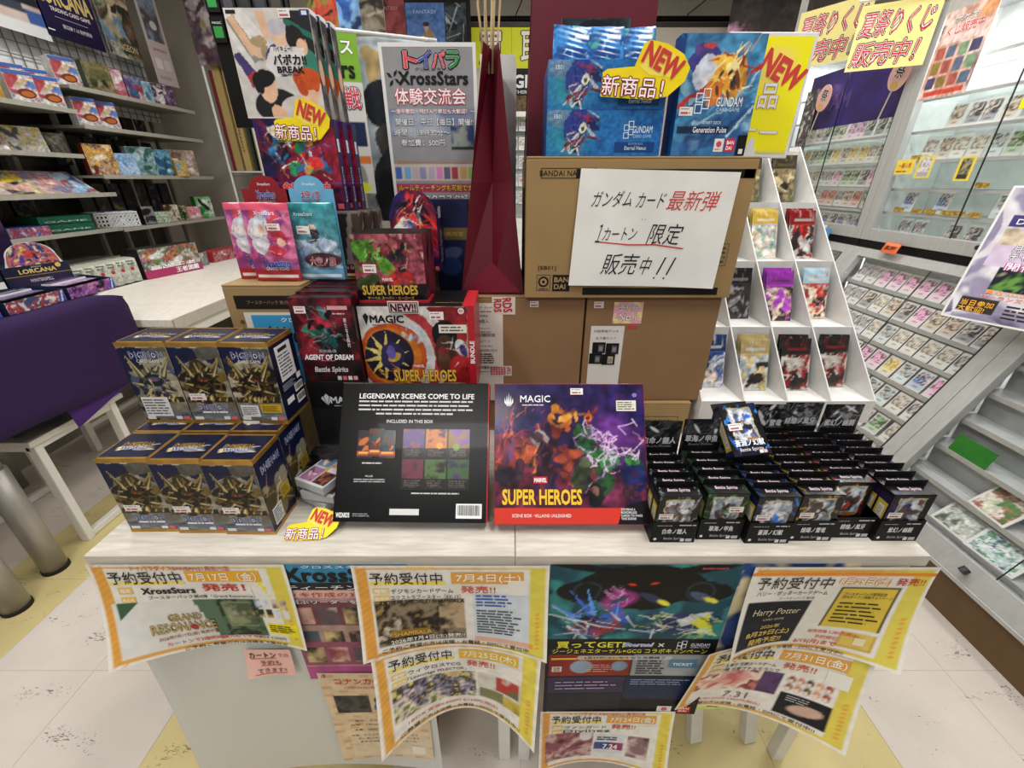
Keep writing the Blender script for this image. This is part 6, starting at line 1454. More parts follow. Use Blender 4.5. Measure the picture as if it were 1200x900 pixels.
def rack_pack(kind, label, c, r, k, yaw=0.0, low=0.0):
    col_x = (.4105 + (RX[c] + RX[c + 1]) / 2)
    y_ = .795 + r * ST + ST - .026 - k * .016; z_ = TZ + RB + r * ST + .0008 - low
    loc = (col_x, y_ - .012, z_); rot = (-.20 - k * .06, 0, yaw)
    if kind in PK: return copy_tree(PK[kind], loc, rot, label)
    t, p = foil_pack('card_pack', label, pack_mesh(kind), .066, .118, loc, rot, 'packs in the white rack', .009, crimp='#77777a'); PK[kind] = t
    return t
CELLS = [(0, 0, ['blue', 'blue']), (1, 0, ['gold', 'gold', 'gold']), (2, 0, ['dark', 'black', 'dark']), (3, 0, ['black', 'dark']),
         (0, 1, ['blue']), (1, 1, ['black', 'black']), (2, 1, ['purple', 'purple', 'purple']), (3, 1, ['sky', 'sky']),
         (1, 2, ['brown']), (2, 2, ['silver', 'silver', 'silver']), (3, 2, ['red', 'red', 'red']), (2, 3, ['brown', 'brown']), (3, 3, ['dark', 'brown'])]
DSC = {'black': 'black', 'purple': 'shiny purple', 'gold': 'gold and silver', 'silver': 'yellow and silver', 'red': 'dark red', 'sky': 'pale blue and red', 'blue': 'blue', 'dark': 'black and red', 'brown': 'dark gold'}
CN = ['leftmost column', 'second column from left', 'second column from right', 'rightmost column']; RN = ['bottom tier', 'second tier up', 'third tier up', 'top tier']
for c, r, ks in CELLS:
    for k, kind in enumerate(ks):
        rack_pack(kind, '%s %s card pack in the rack, %s, %s' % (['rear', 'middle', 'front'][k if len(ks) == 3 else k * 2 if len(ks) == 2 else 2], DSC[kind], CN[c], RN[r]), c, r, k, yaw=(-.05, .06, .02)[k % 3])

# ================================================================== glass showcases along the right side
m_alu = mat('aluminium', '#b4b5b4', .36, metal=.25, var=.05, scale=60, stretch=(1, 1, .1))
m_alu_d = mat('door_rail_dark', '#2a2c2c', .5)
m_back = mat('case_back_white', '#dcdedd', .4)
m_slat = mat('slat_grey', '#b6baba', .35, metal=.1)
m_glass = clear_mat('case_glass', '#ffffff', .975, .03)
m_shelfg = clear_mat('shelf_glass', '#fafdfc', .88, .08)
m_kick = mat('plinth_brown', '#6c5436', .6, scale=4, stretch=(1, 6, 1))
XU = 1.655                                   # upper fronts
XB, ZB, XT, ZT = 1.30, .17, 1.648, .935      # slanted lower fronts
SL = (XT - XB) / (ZT - ZB); AN = math.atan(SL)
def slx(z): return XB + (z - ZB) * SL
UN = ['near', 'middle', 'far', 'farthest']
YU = [(.36, 1.235), (1.235, 2.085), (2.085, 2.935), (2.935, 3.785)]
rails = [1.09, 1.185, 1.29, 1.40, 1.515, 1.63]
for ui, (y0, y1) in enumerate(YU):
    # upper case
    t = thing('display_case', '%s upper glass display case on the right side' % UN[ui], 'cabinet', (XU, y0, 0), 0, 'upper display cases')
    D = y1 - y0; fw = .045; z0, z1 = .968, 1.83
    fr = MB(); fr.box(0, .03, .001, fw, z0, z1).build('frame_post', m_alu, t, bevel=.002)
    MB().box(0, .03, D - fw, D - .001, z0, z1).build('frame_post', m_alu, t, bevel=.002)
    MB().box(.0, .03, fw, D - fw, z0, z0 + .05).build('frame_rail', m_alu, t, bevel=.002); MB().box(0, .03, fw, D - fw, z1 - .045, z1).build('frame_rail', m_alu, t, bevel=.002)
    MB().box(.001, .031, fw, fw + .004, z0 + .05, z1 - .045).build('track_strip', m_alu_d, t)
    MB().box(.25, .262, .001, D - .001, z0, z1).build('back_panel', m_back, t)
    MB().box(.03, .25, .001, D - .001, z0, z0 + .012).build('case_floor', m_back, t); MB().box(.03, .25, .001, D - .001, z1 - .012, z1).build('case_roof', m_alu, t)
    MB().box(.031, .25, .001, .006, z0 + .012, z1 - .012).build('end_panel', m_back, t)
    mid = D * .52
    MB().box(.008, .012, mid - .01, D - fw, z0 + .05, z1 - .045).build('glass_door', m_glass, t); MB().box(.018, .022, fw, mid + .01, z0 + .05, z1 - .045).build('glass_door', m_glass, t)
    MB().box(.007, .0125, mid - .012, mid - .010, z0 + .05, z1 - .045).build('door_edge', m_alu_d, t)
    for z_ in rails:
        MB().box(.045, .25, .006, D - .006, z_ - .005, z_).build('shelf', m_shelfg, t); MB().box(.041, .045, .006, D - .006, z_ - .010, z_ + .001).build('shelf_edge', m_alu, t)
    if ui == 1: MB().tube([(-.012, .30, z0 + .035), (.004, .30, z0 + .035)], .008, 12).build('lock', m_alu_d, t)
    # lower slanted case
    t = thing('display_case', '%s lower slanted glass display case on the right side' % UN[ui], 'cabinet', (0, y0, 0), 0, 'lower slanted display cases')
    def sl(a, b, c, d, zA, zB, name, m):        # a..b along the depth off the slanted face, c..d along y
        n = (math.cos(AN), 0, -math.sin(AN))
        P = []
        for z_ in (zA, zB):
            for (q, yy) in ((a, c), (b, c), (b, d), (a, d)): P.append((slx(z_) + q * n[0], yy, z_ + q * n[2]))
        return MB().hexa(P).build(name, m, t, bevel=.0015)
    sl(0, .03, .001, .05, ZB, ZT, 'frame_post', m_alu); sl(0, .03, D - .05, D - .001, ZB, ZT, 'frame_post', m_alu)
    sl(0, .03, .05, D - .05, ZB, ZB + .06, 'frame_rail', m_alu); sl(0, .03, .05, D - .05, ZT - .035, ZT, 'frame_rail', m_alu)
    sl(-.0005, .03, .05, .056, ZB + .06, ZT - .035, 'track_strip', m_alu_d)
    sl(.006, .009, mid - .02, D - .05, ZB + .06, ZT - .035, 'glass_door', m_glass); sl(.014, .017, .05, mid, ZB + .06, ZT - .035, 'glass_door', m_glass)
    sl(.0045, .0095, mid - .022, mid - .020, ZB + .06, ZT - .035, 'door_edge', m_alu_d)
    MB().box(XT + .02, XT + .27, .001, D - .001, ZT - .02, ZT).build('case_roof', m_alu, t)
    MB().box(XB + .04, XT + .27, .001, D - .001, 0, ZB - .012).build('plinth', m_kick, t); MB().box(XB - .004, XT + .27, .001, D - .001, ZB - .012, ZB).build('case_floor', m_alu, t)
    MB().box(XT + .262, XT + .27, .001, D - .001, ZB, ZT).build('back_panel', m_back, t)
    steps = [.225, .315, .41, .505, .60, .695, .79]
    for si, z_ in enumerate(steps):
        sx = slx(z_) + .045
        st = MB(); st.box(sx, sx + .085, .006, D - .006, z_ - .004, z_)
        st.build('step_shelf', m_slat if ui == 0 else m_back, t); MB().box(sx - .002, sx, .006, D - .006, z_ - .012, z_ + .004).build('shelf_edge', m_alu, t)
        MB().hexa([(sx + .083, .006, z_), (sx + .086, .006, z_), (sx + .086, D - .006, z_), (sx + .083, D - .006, z_), (sx + .083 + .0, .006, z_ + .094), (sx + .086, .006, z_ + .094), (sx + .086, D - .006, z_ + .094), (sx + .083, D - .006, z_ + .094)]).build('step_riser', m_slat if ui == 0 else m_back, t)
    # solid black strip filling the gap above
    tb = MB().box(XT + .01, XT + .26, y0 + .002, y1 - .002, ZT + .0005, z0 - .0005).build('gap_filler', m_black); tag(tb, 'black spacer strip between upper and lower cases of the %s showcase' % UN[ui], 'spacer', 'black spacers')
    tb.parent = None
MB().tube([(1.292, .84, .205), (1.305, .84, .215)], .011, 14).build('lock', m_alu_d, bpy.data.objects['display_case.001'])
bpy.data.objects['lock.001'].location = (0, -.36, 0)

# ---- cards in sleeves
CV = []
def card_proto(i):
    rg = random.Random(i * 7 + 1)
    pal = [['#3c5ca8', '#a8b8d8', '#1c2c4c'], ['#c8a83c', '#e8dca0', '#6c5420'], ['#8c3c6c', '#d898b8', '#3c1c34'], ['#3c7c4c', '#a8c89c', '#1c3c24'], ['#8c8c90', '#d8d8dc', '#3c3c40'], ['#a83c34', '#d8a090', '#4c1814'],
           ['#4c3c7c', '#a898c8', '#201838'], ['#b8b4a8', '#e4e0d4', '#5c5444'], ['#2c2c34', '#6c6c78', '#101014'], ['#c87cb0', '#f0c8dc', '#6c3c5c'], ['#7ca8b8', '#d0e4e8', '#34505c'], ['#9c8468', '#d0bca0', '#483828']][i]
    a = Art(.058, .082, .0052, '#d8dad8'); a.noise([pal[0], pal[1], pal[2], '#d8ccc0', pal[0]], 4, i + 1, (.09, .36, .91, .92), contrast=2); a.rect(.09, .08, .91, .32, pal[1], .6); a.rect(.3, .14, .7, .2, pal[2], .6)
    return a
def card_thing(i, wide=1.0):
    t = thing('trading_card', 'x', 'card')
    MB().box(-.030, .030, 0, .0010, 0, .084).build('card_stock', m_whitebox, t)
    p = Print(flat((-.029, 0, .001), (1, 0, 0), (0, 0, 1)), t, GLOSS); p.art(card_proto(i), name='card_picture')
    MB().box(-.0335, .0335, -.0012, .0022, -.002, .094).build('clear_sleeve', m_sleeve, t)
    return t
m_sleeve = clear_mat('clear_sleeve', '#ffffff', .92, .15)
def get_card(i, loc, rot, label, group):
    if len(CV) < 12:
        while len(CV) <= 11: CV.append(None)
    if CV[i] is None:
        t = card_thing(i); CV[i] = t; t.location = loc; t.rotation_euler = rot; tag(t, label, None, group); return t
    return copy_tree(CV[i], loc, rot, label, group)
rg = random.Random(5)
TONE = {  # colour choice per row
    'blue': [0, 10, 0, 8], 'orange': [5, 11, 5, 7, 4], 'mix': [4, 7, 10, 8, 3, 11, 9], 'yellow': [1, 3, 7, 1, 11], 'dark': [8, 6, 8, 4, 11], 'pink': [9, 9, 2, 4], 'pale': [4, 7, 10, 4, 7], 'bright': [0, 9, 3, 1, 10, 2]}
CW = ['blue', 'gold', 'magenta', 'green', 'grey', 'red', 'violet', 'cream', 'black', 'pink', 'pale teal', 'tan']
def card_row_upper(ui, z, y0, y1, step, tone, lev, skip=()):
    n = int((y1 - y0) / step)
    for k in range(n):
        if k in skip: continue
        i = rg.choice(TONE[tone]); y = y0 + (k + .5) * step
        get_card(i, (XU + .072 + rg.uniform(-.004, .004), y, z + .004), (-.16, rg.uniform(-.02, .02), -PI / 2 + PI * 0 ), 'sleeved %s card, %s upper case, %s shelf, %s from its near end' % (CW[i], UN[ui], lev, ORD[k]), 'cards in the upper cases')
# far-middle unit (seen left of the post) and the middle unit
F_ = YU[2]; M_ = YU[1]
for z, tone, lev in ((.98, 'blue', 'lowest'), (1.09, 'orange', 'second'), (1.185, 'mix', 'third'), (1.29, 'yellow', 'fourth'), (1.40, 'mix', 'fifth')):
    card_row_upper(2, z, F_[0] + .05, F_[1] - .05, .062, tone, lev)
card_row_upper(1, .98, M_[0] + .38, M_[1] - .05, .078, 'dark', 'lowest', (2,))
card_row_upper(1, 1.09, M_[0] + .32, M_[1] - .05, .078, 'blue', 'second', (1, 2, 4))
card_row_upper(1, 1.29, M_[0] + .25, M_[1] - .05, .066, 'mix', 'fourth')
card_row_upper(1, 1.40, M_[0] + .25, M_[1] - .12, .066, 'dark', 'fifth')
def card_row_lower(ui, si, y0, y1, step, tone, skip=()):
    z = [.225, .315, .41, .505, .60, .695, .79][si]; n = int((y1 - y0) / step)
    for k in range(n):
        if k in skip: continue
        i = rg.choice(TONE[tone]); y = y0 + (k + .5) * step
        get_card(i, (slx(z) + .050, y, z + .003), (-.52, rg.uniform(-.03, .03), -PI / 2), 'sleeved %s card, %s slanted case, %s step up, %s from its near end' % (CW[i], UN[ui], ORD[si], ORD[k]), 'cards in the slanted cases')
for si, (tone, st) in enumerate((('pale', .08), ('mix', .074), ('pale', .070), ('bright', .070), ('pale', .0665), ('mix', .0665), ('pink', .0665))):
    card_row_lower(1, si, M_[0] + .06, M_[1] - .05, st, tone)
for si in range(3, 7): card_row_lower(2, si, F_[0] + .05, F_[1] - .30, .075, 'mix')
# near unit: a few large cases lying on the slatted steps
def case_pack(name, label, loc, rot, w_, h_, cols, seed, strip=None, group='graded cards in the near slanted case'):
    t = thing(name, label, 'card', loc, rot, group)
    MB().box(-w_ / 2, w_ / 2, 0, .004, 0, h_).build('card_stock', m_whitebox, t, bevel=.001)
    a = Art(w_ * .86, h_ * .86, .004, cols[0]); a.noise(cols, 4, seed, contrast=2, warp=.04); a.blobs(5, seed, cols, .06, .2, (.2, .2, .8, .8)); a.organic(.03, seed, .4)
    if strip: a.rect(0, .80, 1, 1, strip)
    p = Print(flat((-w_ * .43, 0, h_ * .07), (1, 0, 0), (0, 0, 1)), t, GLOSS); p.art(a, name='card_picture')
    MB().box(-w_ / 2 - .002, w_ / 2 + .002, -.002, .006, -.002, h_ + .002).build('clear_shell', m_sleeve, t)
LN = [((.95, 1), 'green and white leafy card case near the green price card', .115, .10, ['#c8d0b8', '#e0d8d0', '#a86c5c', '#4c7c3c'], None), ((.98, 0), 'shiny white card pack low in the near slanted case', .12, .085, ['#e0e0dc', '#b8c0b8', '#5c645c'], None),
      ((.74, 3), 'blue and tan card case with a yellow top strip', .10, .12, ['#3c7cb8', '#6ca8d0', '#8c6c54', '#b8c8d0'], '#d8c040'), ((.66, 2), 'white card case with red flower picture', .12, .11, ['#e0d8d8', '#c86c7c', '#d8dce0', '#8c9094'], None),
      ((.52, 2), 'yellow card with blue shapes at the near edge', .09, .11, ['#d8c03c', '#e0cc50', '#3c5ca0', '#e8e0c0'], None), ((.86, 0), 'blue-green shiny pack lying on the lowest step', .13, .085, ['#3c5c7c', '#c8d8d8', '#4c8c6c', '#d8dce0'], None),
      ((.68, 0), 'black tray of four yellow and green figure cards', .15, .085, ['#14161a', '#c8a83c', '#3c7c3c', '#1c1c20'], None), ((.72, 5), 'pale card in a clear stand on an upper step', .09, .085, ['#8c98b0', '#c8ccd8', '#3c4048'], None),
      ((.86, 4), 'row of small yellow and blue cards on the fifth step', .12, .07, ['#c8b03c', '#5c6c90', '#c8ccd0'], None), ((.58, 4), 'second row of small yellow cards nearer the end', .10, .07, ['#d8c048', '#4c5c8c', '#d8d8dc'], None), ((.45, 1), 'dark card case lowest at the near end', .10, .09, ['#2c3c34', '#8c947c', '#14181c'], None)]
for q, ((y_, si), lab, w_, h_, cols, stp) in enumerate(LN):
    z = [.225, .315, .41, .505, .60, .695, .79][si]
    case_pack('card_case', lab, (slx(z) + .046, y_, z + .003), (-.75, 0, -PI / 2 + .08 * ((q % 3) - 1)), w_, h_, cols, q + 3, stp)
t = thing('price_card', 'bright green price card standing in the near slanted case', 'sign', (slx(.41) + .05, 1.10, .41), (-.3, 0, -PI / 2)); MB().box(-.06, .06, 0, .001, 0, .06).build('card', mat('green_card', '#23701f', .6), t)
t = thing('price_strip', 'pink and white price strip lying across the near slanted case', 'sign', (slx(.505) + .04, .60, .505), (-.7, 0, -PI / 2)); MB().box(-.09, .09, 0, .001, 0, .03).build('card', mat('pink_card', '#d8a0a4', .5), t)

# ---- papers and signs on the cases
def wall_sheet(label, x, ya, yb, z0, z1, art, rough=None, name='poster', cat='poster', tilt=0.0, group=None, thick=.0008, rz=-PI / 2):
    """hangs on a case front facing -x: u runs from the far end ya towards the viewer yb"""
    t = thing(name, label, cat, (x, (ya + yb) / 2, z0), (0, 0, rz), group)
    w_ = abs(ya - yb); h_ = z1 - z0
    MB().box(-w_ / 2, w_ / 2, 0, thick, 0, h_).build('sheet', m_whitebox, t)
    p = Print(flat((-w_ / 2, 0, 0), (1, 0, 0), (0, 0, 1)), t, PAPER); p.art(art, 0, 0, w_, h_, name='printed_picture')
    return t, p, w_, h_
m_stick = mat('white_plastic', '#dcdcda', .4)
for k, (x_, y_, w0, z0, z1, rz, lab) in enumerate(((1.53, 2.12, .255, 1.632, 1.85, -.55, 'cream festival lottery sign with red brush letters over the far showcase'), (1.60, 2.66, .33, 1.755, 2.00, -1.0, 'second cream festival lottery sign, further back'), (1.54, 2.14, .27, 1.873, 2.10, -.5, 'topmost cream festival lottery sign, cut by the picture top'))):
    a = Art(w0, z1 - z0, .02, '#e8dc90'); t, p, w_, h_ = wall_sheet(lab, x_, y_ + w0 / 2, y_ - w0 / 2, z0, z1, a, name='sale_sign', cat='sign', group='festival lottery signs', rz=rz)
    p.text('夏祭りくじ', w_ / 2, h_ * .70, w_ * .88, h_ * .36, '#c8303c', 6, .0, out='#e8dcd8', outw=.03, out2='#1c1418', out2w=.075, slant=.12); p.text('販売中！', w_ / 2 - .01, h_ * .25, w_ * .80, h_ * .36, '#c8303c', 6, .0, out='#e8dcd8', outw=.03, out2='#1c1418', out2w=.075, slant=.12); p.build('sign_lettering')
t = thing('sign_rail', 'thin clear rail with clips carrying the festival lottery signs', 'rail', (1.52, 2.1, 1.860)); MB().tube([(-.13, .07, 0), (.16, -.08, .0)], .004, 8).build('rod', m_stick, t); MB().bar((.15, -.075, 0), (.17, -.03, -.05), .008).build('bracket', m_stick, t)
for k, (y_, z_) in enumerate(((2.19, 1.515), (2.66, 1.50))):
    t = thing('paper_fan', ['round paper fan on a stick hanging below the nearer festival sign', 'round paper fan hanging below the second festival sign'][k], 'fan', (XU - .012, y_, z_), (.0, .25, -PI / 2), 'festival paper fans')
    MB().prism([(.055 * math.cos(a_), .11 + .06 * math.sin(a_)) for a_ in np.linspace(0, 2 * PI, 24, endpoint=False)], 0, .001).build('fan_disc', mat('fan_paper', '#e4b4ac', .6), t); MB().box(-.003, .003, -.001, .002, -.06, .06).build('stick', mat('bamboo', '#c8b8a0', .6), t)
    p = Print(flat((-.055, -.0003, .05), (1, 0, 0), (0, 0, 1)), t, PAPER); p.disc(.055, .02, .024, '#d8b06c', 3, .016); p.text('祭', .055, .072, .05, .05, '#1c1418', 5, .02, out='#f0e0dc', outw=.05); p.build('fan_lettering')
# lottery chart poster
a = Art(.27, .27, .004, '#c8a8a0'); a.noise(['#d8b8b0', '#c89888', '#e0c8c0', '#8c6c70'], 4, 3); a.rect(.1, .62, .9, .78, '#e8c8c4'); 
for r_ in range(3):
    for c in range(4): a.rect(.06 + c * .23, .12 + r_ * .17, .24 + c * .23, .26 + r_ * .17, ['#4c4c6c', '#8c7440', '#a85c54', '#5c6c84', '#7c9c7c'][(r_ + c) % 5]); 
a.rect(.1, .04, .9, .10, '#c84c3c'); a.ell(.85, .9, .15, .1, '#d89c70'); a.grit(.3)
t, p, w_, h_ = wall_sheet('pink prize chart poster taped inside the middle upper case', XU - .004, 2.03, 1.83, 1.505, 1.785, a)
p.text('ポケカ', w_ * .45, h_ * .88, w_ * .4, h_ * .08, '#f4f0ee', 6, .02, out='#3c2428', outw=.06); p.text('くじ販売中', w_ * .5, h_ * .77, w_ * .7, h_ * .10, '#c8343c', 6, .02, out='#f4e8e4', outw=.05); p.build('lettering')
# purple banner inside the far unit
a = Art(.62, .2, .02, '#2c1660'); a.noise(['#281458', '#34207c'], 3, 3)
t, p, w_, h_ = wall_sheet('dark purple banner inside the far upper case', XU + .035, 2.84, 2.16, 1.47, 1.73, a, name='banner', cat='banner'); p.text('DAM', w_ * .35, h_ * .45, w_ * .3, h_ * .25, '#54468c', 4, .05); p.build('lettering')
# monochrome photo chart in the far unit
a = Art(.1, .3, .004, '#b8b4b0'); a.noise(['#d8d4d0', '#4c4848', '#a8a0a0'], 12, 4); t, p, w_, h_ = wall_sheet('grey price chart taped to the far showcase post', XU - .003, 2.80, 2.70, 1.35, 1.66, a)
# small yellow cards and labels on the middle unit
for k, (ya, yb, z0, z1, lab, tx) in enumerate(((2.02, 1.93, 1.24, 1.295, 'wide yellow label with red writing on the middle upper case', '一番人気'), (1.915, 1.845, 1.225, 1.305, 'narrow yellow framed label beside the wide one', None), (1.74, 1.68, 1.215, 1.295, 'small dark framed label with yellow figures', None))):
    a = Art(ya - yb, z1 - z0, .004, '#e8c828'); a.noise(['#e8c828', '#e0d060'], 4, 3)
    if k: a.rect(.15, .1, .85, .9, ['', '#a8a4b0', '#3c3c30'][k]); a.noise(['#8c88a0', '#d8d4d0', '#3c3848'] if k == 1 else ['#3c3c30', '#a8a080'], 8, 4, (.15, .3, .85, .9))
    t, p, w_, h_ = wall_sheet(lab, XU - .003, ya, yb, z0, z1, a, name='price_label', cat='label', group='labels on the showcase')
    if tx: p.text(tx, w_ * .5, h_ * .6, w_ * .7, h_ * .35, '#c84c3c', 5, .02); p.lines(w_ * .1, h_ * .1, w_ * .8, h_ * .3, 1, '#a8543c', 3, 4); p.build('lettering')
for k, (y_, z_) in enumerate(((1.97, 1.094), (1.88, 1.094), (1.82, 1.094), (1.75, 1.094), (1.70, 1.094), (1.98, 1.293), (1.64, 1.094), (1.66, 1.192))):
    a = Art(.05, .02, .004, '#d8b83c'); a.noise(['#d8b83c', '#8c6c20', '#e8d070'], 9, k); wall_sheet('small yellow price strip, %s from the far end of the middle upper case' % ORD[k], XU + .036, y_ + .025, y_ - .025, z_, z_ + .018, a, name='price_strip', cat='label', group='yellow price strips')
t = thing('shelf_sign', 'small orange sign standing on the slanted case below the upper case', 'sign', (XU - .04, 1.86, .936), (-.35, 0, -PI / 2 - .1)); MB().box(-.045, .045, 0, .002, 0, .045).build('sign_board', mat('orange_card', '#d8663c', .4), t, bevel=.0008)
p = Print(flat((-.045, 0, 0), (1, 0, 0), (0, 0, 1)), t, CARD); p.rect(.004, .03, .086, .042, '#e8885c', 1); p.text('BUFF', .045, .021, .056, .016, '#4c1c24', 5, .05, out='#e8a090', outw=.04, slant=.2); p.build('lettering')
t = thing('shelf_sign', 'small light blue sign at the corner of the far slanted case', 'sign', (XU - .04, 2.30, .936), (-.2, 0, -PI / 2)); MB().box(-.05, .05, 0, .002, 0, .06).build('sign_board', mat('blue_card', '#4c8cc0', .4), t); MB().box(-.06, -.0, .004, .006, 0, .075).build('white_card', m_whitebox, t)
# yellow price cards high in the near part
for k, (y_, z_) in enumerate(((1.60, 1.62), (1.585, 1.455))):
    t, p, w_, h_ = wall_sheet(['upper yellow card at the right picture edge', 'lower yellow card at the right picture edge'][k], XU - .004, y_ + .03, y_ - .10, z_ - .03, z_ + .09, Art(.1, .1, .03, '#e0e028'), name='price_label', cat='label', group='labels on the showcase')
# big event poster hanging at the near right
a = Art(.30, .42, .003, '#c0bcc4'); a.noise(['#a8a4b0', '#d0ccd4', '#8c84a0', '#5c5470'], 3, 5, warp=.05); a.rect(.12, .72, .95, .80, '#3c3470'); a.rect(.12, .58, .95, .70, '#b8a890'); a.noise(['#8c7c68', '#d8c8b0'], 8, 3, (.12, .58, .95, .70)); a.ell(.6, .9, .2, .06, '#2c2820')
a.noise(['#1c3c24', '#2c5c70', '#5c8c3c', '#101820', '#8c8c6c', '#6c9c30'], 4, 7, (.25, .24, .98, .42), contrast=2, warp=.04); a.rect(.08, .05, .40, .17, '#2c2420'); a.rect(.1, .42, .98, .58, '#c8b8d0'); a.grit(.15)
t = thing('poster', 'large event poster with a green creature picture hanging before the near showcase', 'poster', (1.475, 1.215, .818), (-.28, 0, math.radians(-62)))
EW, EH = .27, .40
MB().box(-EW / 2, EW / 2, 0, .0015, 0, EH).build('poster_board', m_whitebox, t); p = Print(flat((-EW / 2, 0, 0), (1, 0, 0), (0, 0, 1)), t, PAPER); p.art(a, .006, .006, EW - .006, EH - .006, name='printed_picture')
p.text('DAMプレイ大会', .15, .30, .2, .02, '#e8e4f0', 6, .02); p.text('月間DAM\nチャンピオン大会', .16, .212, .17, .045, '#f0ecf4', 6, .02, out='#2c1c3c', outw=.06); p.text('開催決定!!', .155, .172, .15, .022, '#f0ecf4', 6, .02, out='#a83c8c', outw=.07)
p.text('賞品100,000ポイント', .16, .094, .18, .012, '#e87830', 6, .02, out='#f8e8d0', outw=.04); p.text('ヴィランズ・アタック', .155, .079, .18, .012, '#d8603c', 6, .02, out='#f8e8d0', outw=.04); p.text('当日参加\n大歓迎!', .066, .045, .075, .035, '#e8b03c', 6, .02, out='#3c2010', outw=.06); p.lines(.13, .02, .24, .065, 4, '#2c2424', 3, 4); p.build('lettering')
t = thing('wall_bracket', 'thin white arm on the showcase holding up the event poster', 'bracket', (1.53, 1.26, 1.17)); MB().tube([(0, 0, .0), (.12, .0, .0)], .005, 8).build('arm', m_stick, t)
# slim lamps added inside the upper cases to brighten the cards
for ui, (y0, y1) in enumerate(YU[1:3]):
    t = thing('case_lamp', ['slim lamp strip under the roof of the middle upper case', 'slim lamp strip under the roof of the far upper case'][ui], 'lamp', (XU + .06, (y0 + y1) / 2, 1.805), 0, 'case lamps')
    MB().box(-.012, .012, -.33, .33, 0, .010).build('diffuser', m_lamp, t)
    ld = bpy.data.lights.new('case_light', 'AREA'); ld.shape = 'RECTANGLE'; ld.size = .03; ld.size_y = .66; ld.energy = 5.5; lo = bpy.data.objects.new('case_light', ld); lo.location = (XU + .06, (y0 + y1) / 2, 1.80); COL.objects.link(lo)
for ui, (y0, y1) in enumerate(YU[:3]):  # more added strips, lifting the light level in the slanted cases
    t = thing('case_lamp', 'slim lamp strip under the roof of the %s slanted case' % UN[ui], 'lamp', (XT + .10, (y0 + y1) / 2, .905), 0, 'case lamps')
    MB().box(-.012, .012, -.33, .33, 0, .010).build('diffuser', m_lamp, t)
    ld = bpy.data.lights.new('case_light', 'AREA'); ld.shape = 'RECTANGLE'; ld.size = .03; ld.size_y = .66; ld.energy = 2.5; lo = bpy.data.objects.new('case_light', ld); lo.location = (XT + .10, (y0 + y1) / 2, .90); lo.rotation_euler = (0, -.5, 0); COL.objects.link(lo)
# ================================================================== shelving along the left wall
m_shelf = mat('shelf_grey', '#8c887e', .45, metal=.1)
m_post = mat('shelf_post', '#a8a498', .45, metal=.1)
m_mesh = mat('wire_mesh', '#8a8982', .4, metal=.5)
m_backp = mat('shelf_back', '#5c584e', .7)
LF = -2.34
def shelf_unit(label, y0, y1, shelves, h=2.0, back=-2.85):
    t = thing('shelving', label, 'shelf', (0, y0, 0), 0, 'grey shelving bays')
    D = y1 - y0
    MB().box(back - .012, back, .001, D - .001, .1, h - .2).build('back_panel', m_backp, t)
    for yy in (.012, D - .034): MB().box(back, back + .04, yy, yy + .022, 0, h).build('upright', m_post, t, bevel=.002)
    for z_, xf in shelves:
        MB().box(back, xf, .004, D - .004, z_ - .013, z_).build('shelf', m_shelf, t); MB().box(xf, xf + .004, .004, D - .004, z_ - .017, z_ + .004).build('price_rail', mat('clear_rail', '#a4a298', .3), t)
    for k in range(5): MB().box(-2.645, -2.62, .15 + k * D * .19, .17 + k * D * .19, .3, h - .2).build('upright', m_post, t)
    MB().box(back, LF + .05, .004, D - .004, 0, .30).build('base_cabinet', m_shelf, t, bevel=.002)
    return t
N0, N1, N2 = 1.30, 2.66, 3.64
shelf_unit('near bay of the grey wall shelving, above the purple cloth', N0, N1, [(.62, -2.30), (.80, -2.42), (.965, LF), (1.152, -2.30), (1.345, -2.40), (1.555, LF)])
shelf_unit('far bay of the grey wall shelving, beside the long white table', N1, N2, [(.66, -2.14), (.955, LF), (1.243, LF), (1.49, LF), (1.672, LF)])
# wire mesh hung at the top, one panel per bay
for bi, (a_, b_) in enumerate(((N0, N1), (N1, N2))):
    t = thing('wire_grid', ['white wire grid above the near shelving bay', 'white wire grid above the far shelving bay'][bi], 'grid', (-2.60, a_, 1.60), 0, 'wire grids')
    MB().box(-.02, -.012, 0, b_ - a_, 0, .60).build('board', mat('pale_board', '#e2e4e6', .6), t)
    for k in range(int((b_ - a_) / .06)): MB().bar((0, .03 + k * .06, 0), (0, .03 + k * .06, .6), .004).build('wire', m_mesh, t)
    for k in range(10): MB().bar((.003, 0, .03 + k * .06), (.003, b_ - a_, .03 + k * .06), .004).build('wire', m_mesh, t)
# slanted bracket posts below the shelves
MD = {}
def good(name, label, loc, rot, w_, d_, h_, cols, seed, cat='box', group=None, text=None, tcol='#f0f0f0', strip=None, mt=None, side=True, blob=8):
    t = thing(name, label, cat, loc, rot, group)
    body(t, w_, d_, h_, mt or mat('goods_' + cols[0][1:], cols[0], .45, coat=.1), bevel=.001)
    a = Art(w_ - .002, h_ - .002, max(.005, h_ / 26), cols[0]); a.noise(cols, 3, seed, contrast=1.5, warp=.04); a.noise(cols, 8, seed + 3, contrast=2, al=.45); a.blobs(blob, seed, cols, .05, .2, (.15, .15, .85, .85)); a.organic(.015, seed, .4); a.a *= .85
    if strip: a.rect(0, .84, 1, 1, strip)
    p = Print(F_front(w_), t, CARD); p.art(a, .001, .001, name='front_picture')
    if text: p.text(text, w_ / 2, h_ * .3, w_ * .8, h_ * .2, tcol, 4, .03, out='#1c1c20', outw=.04)
    p.build('lettering')
    if side:
        b = Art(d_ - .002, h_ - .002, max(.008, h_ / 12), cols[-1]); b.noise(cols, 5, seed + 9, contrast=1.5); Print(F_right(w_, d_), t, CARD).art(b, .001, .001, name='side_picture')
    return t
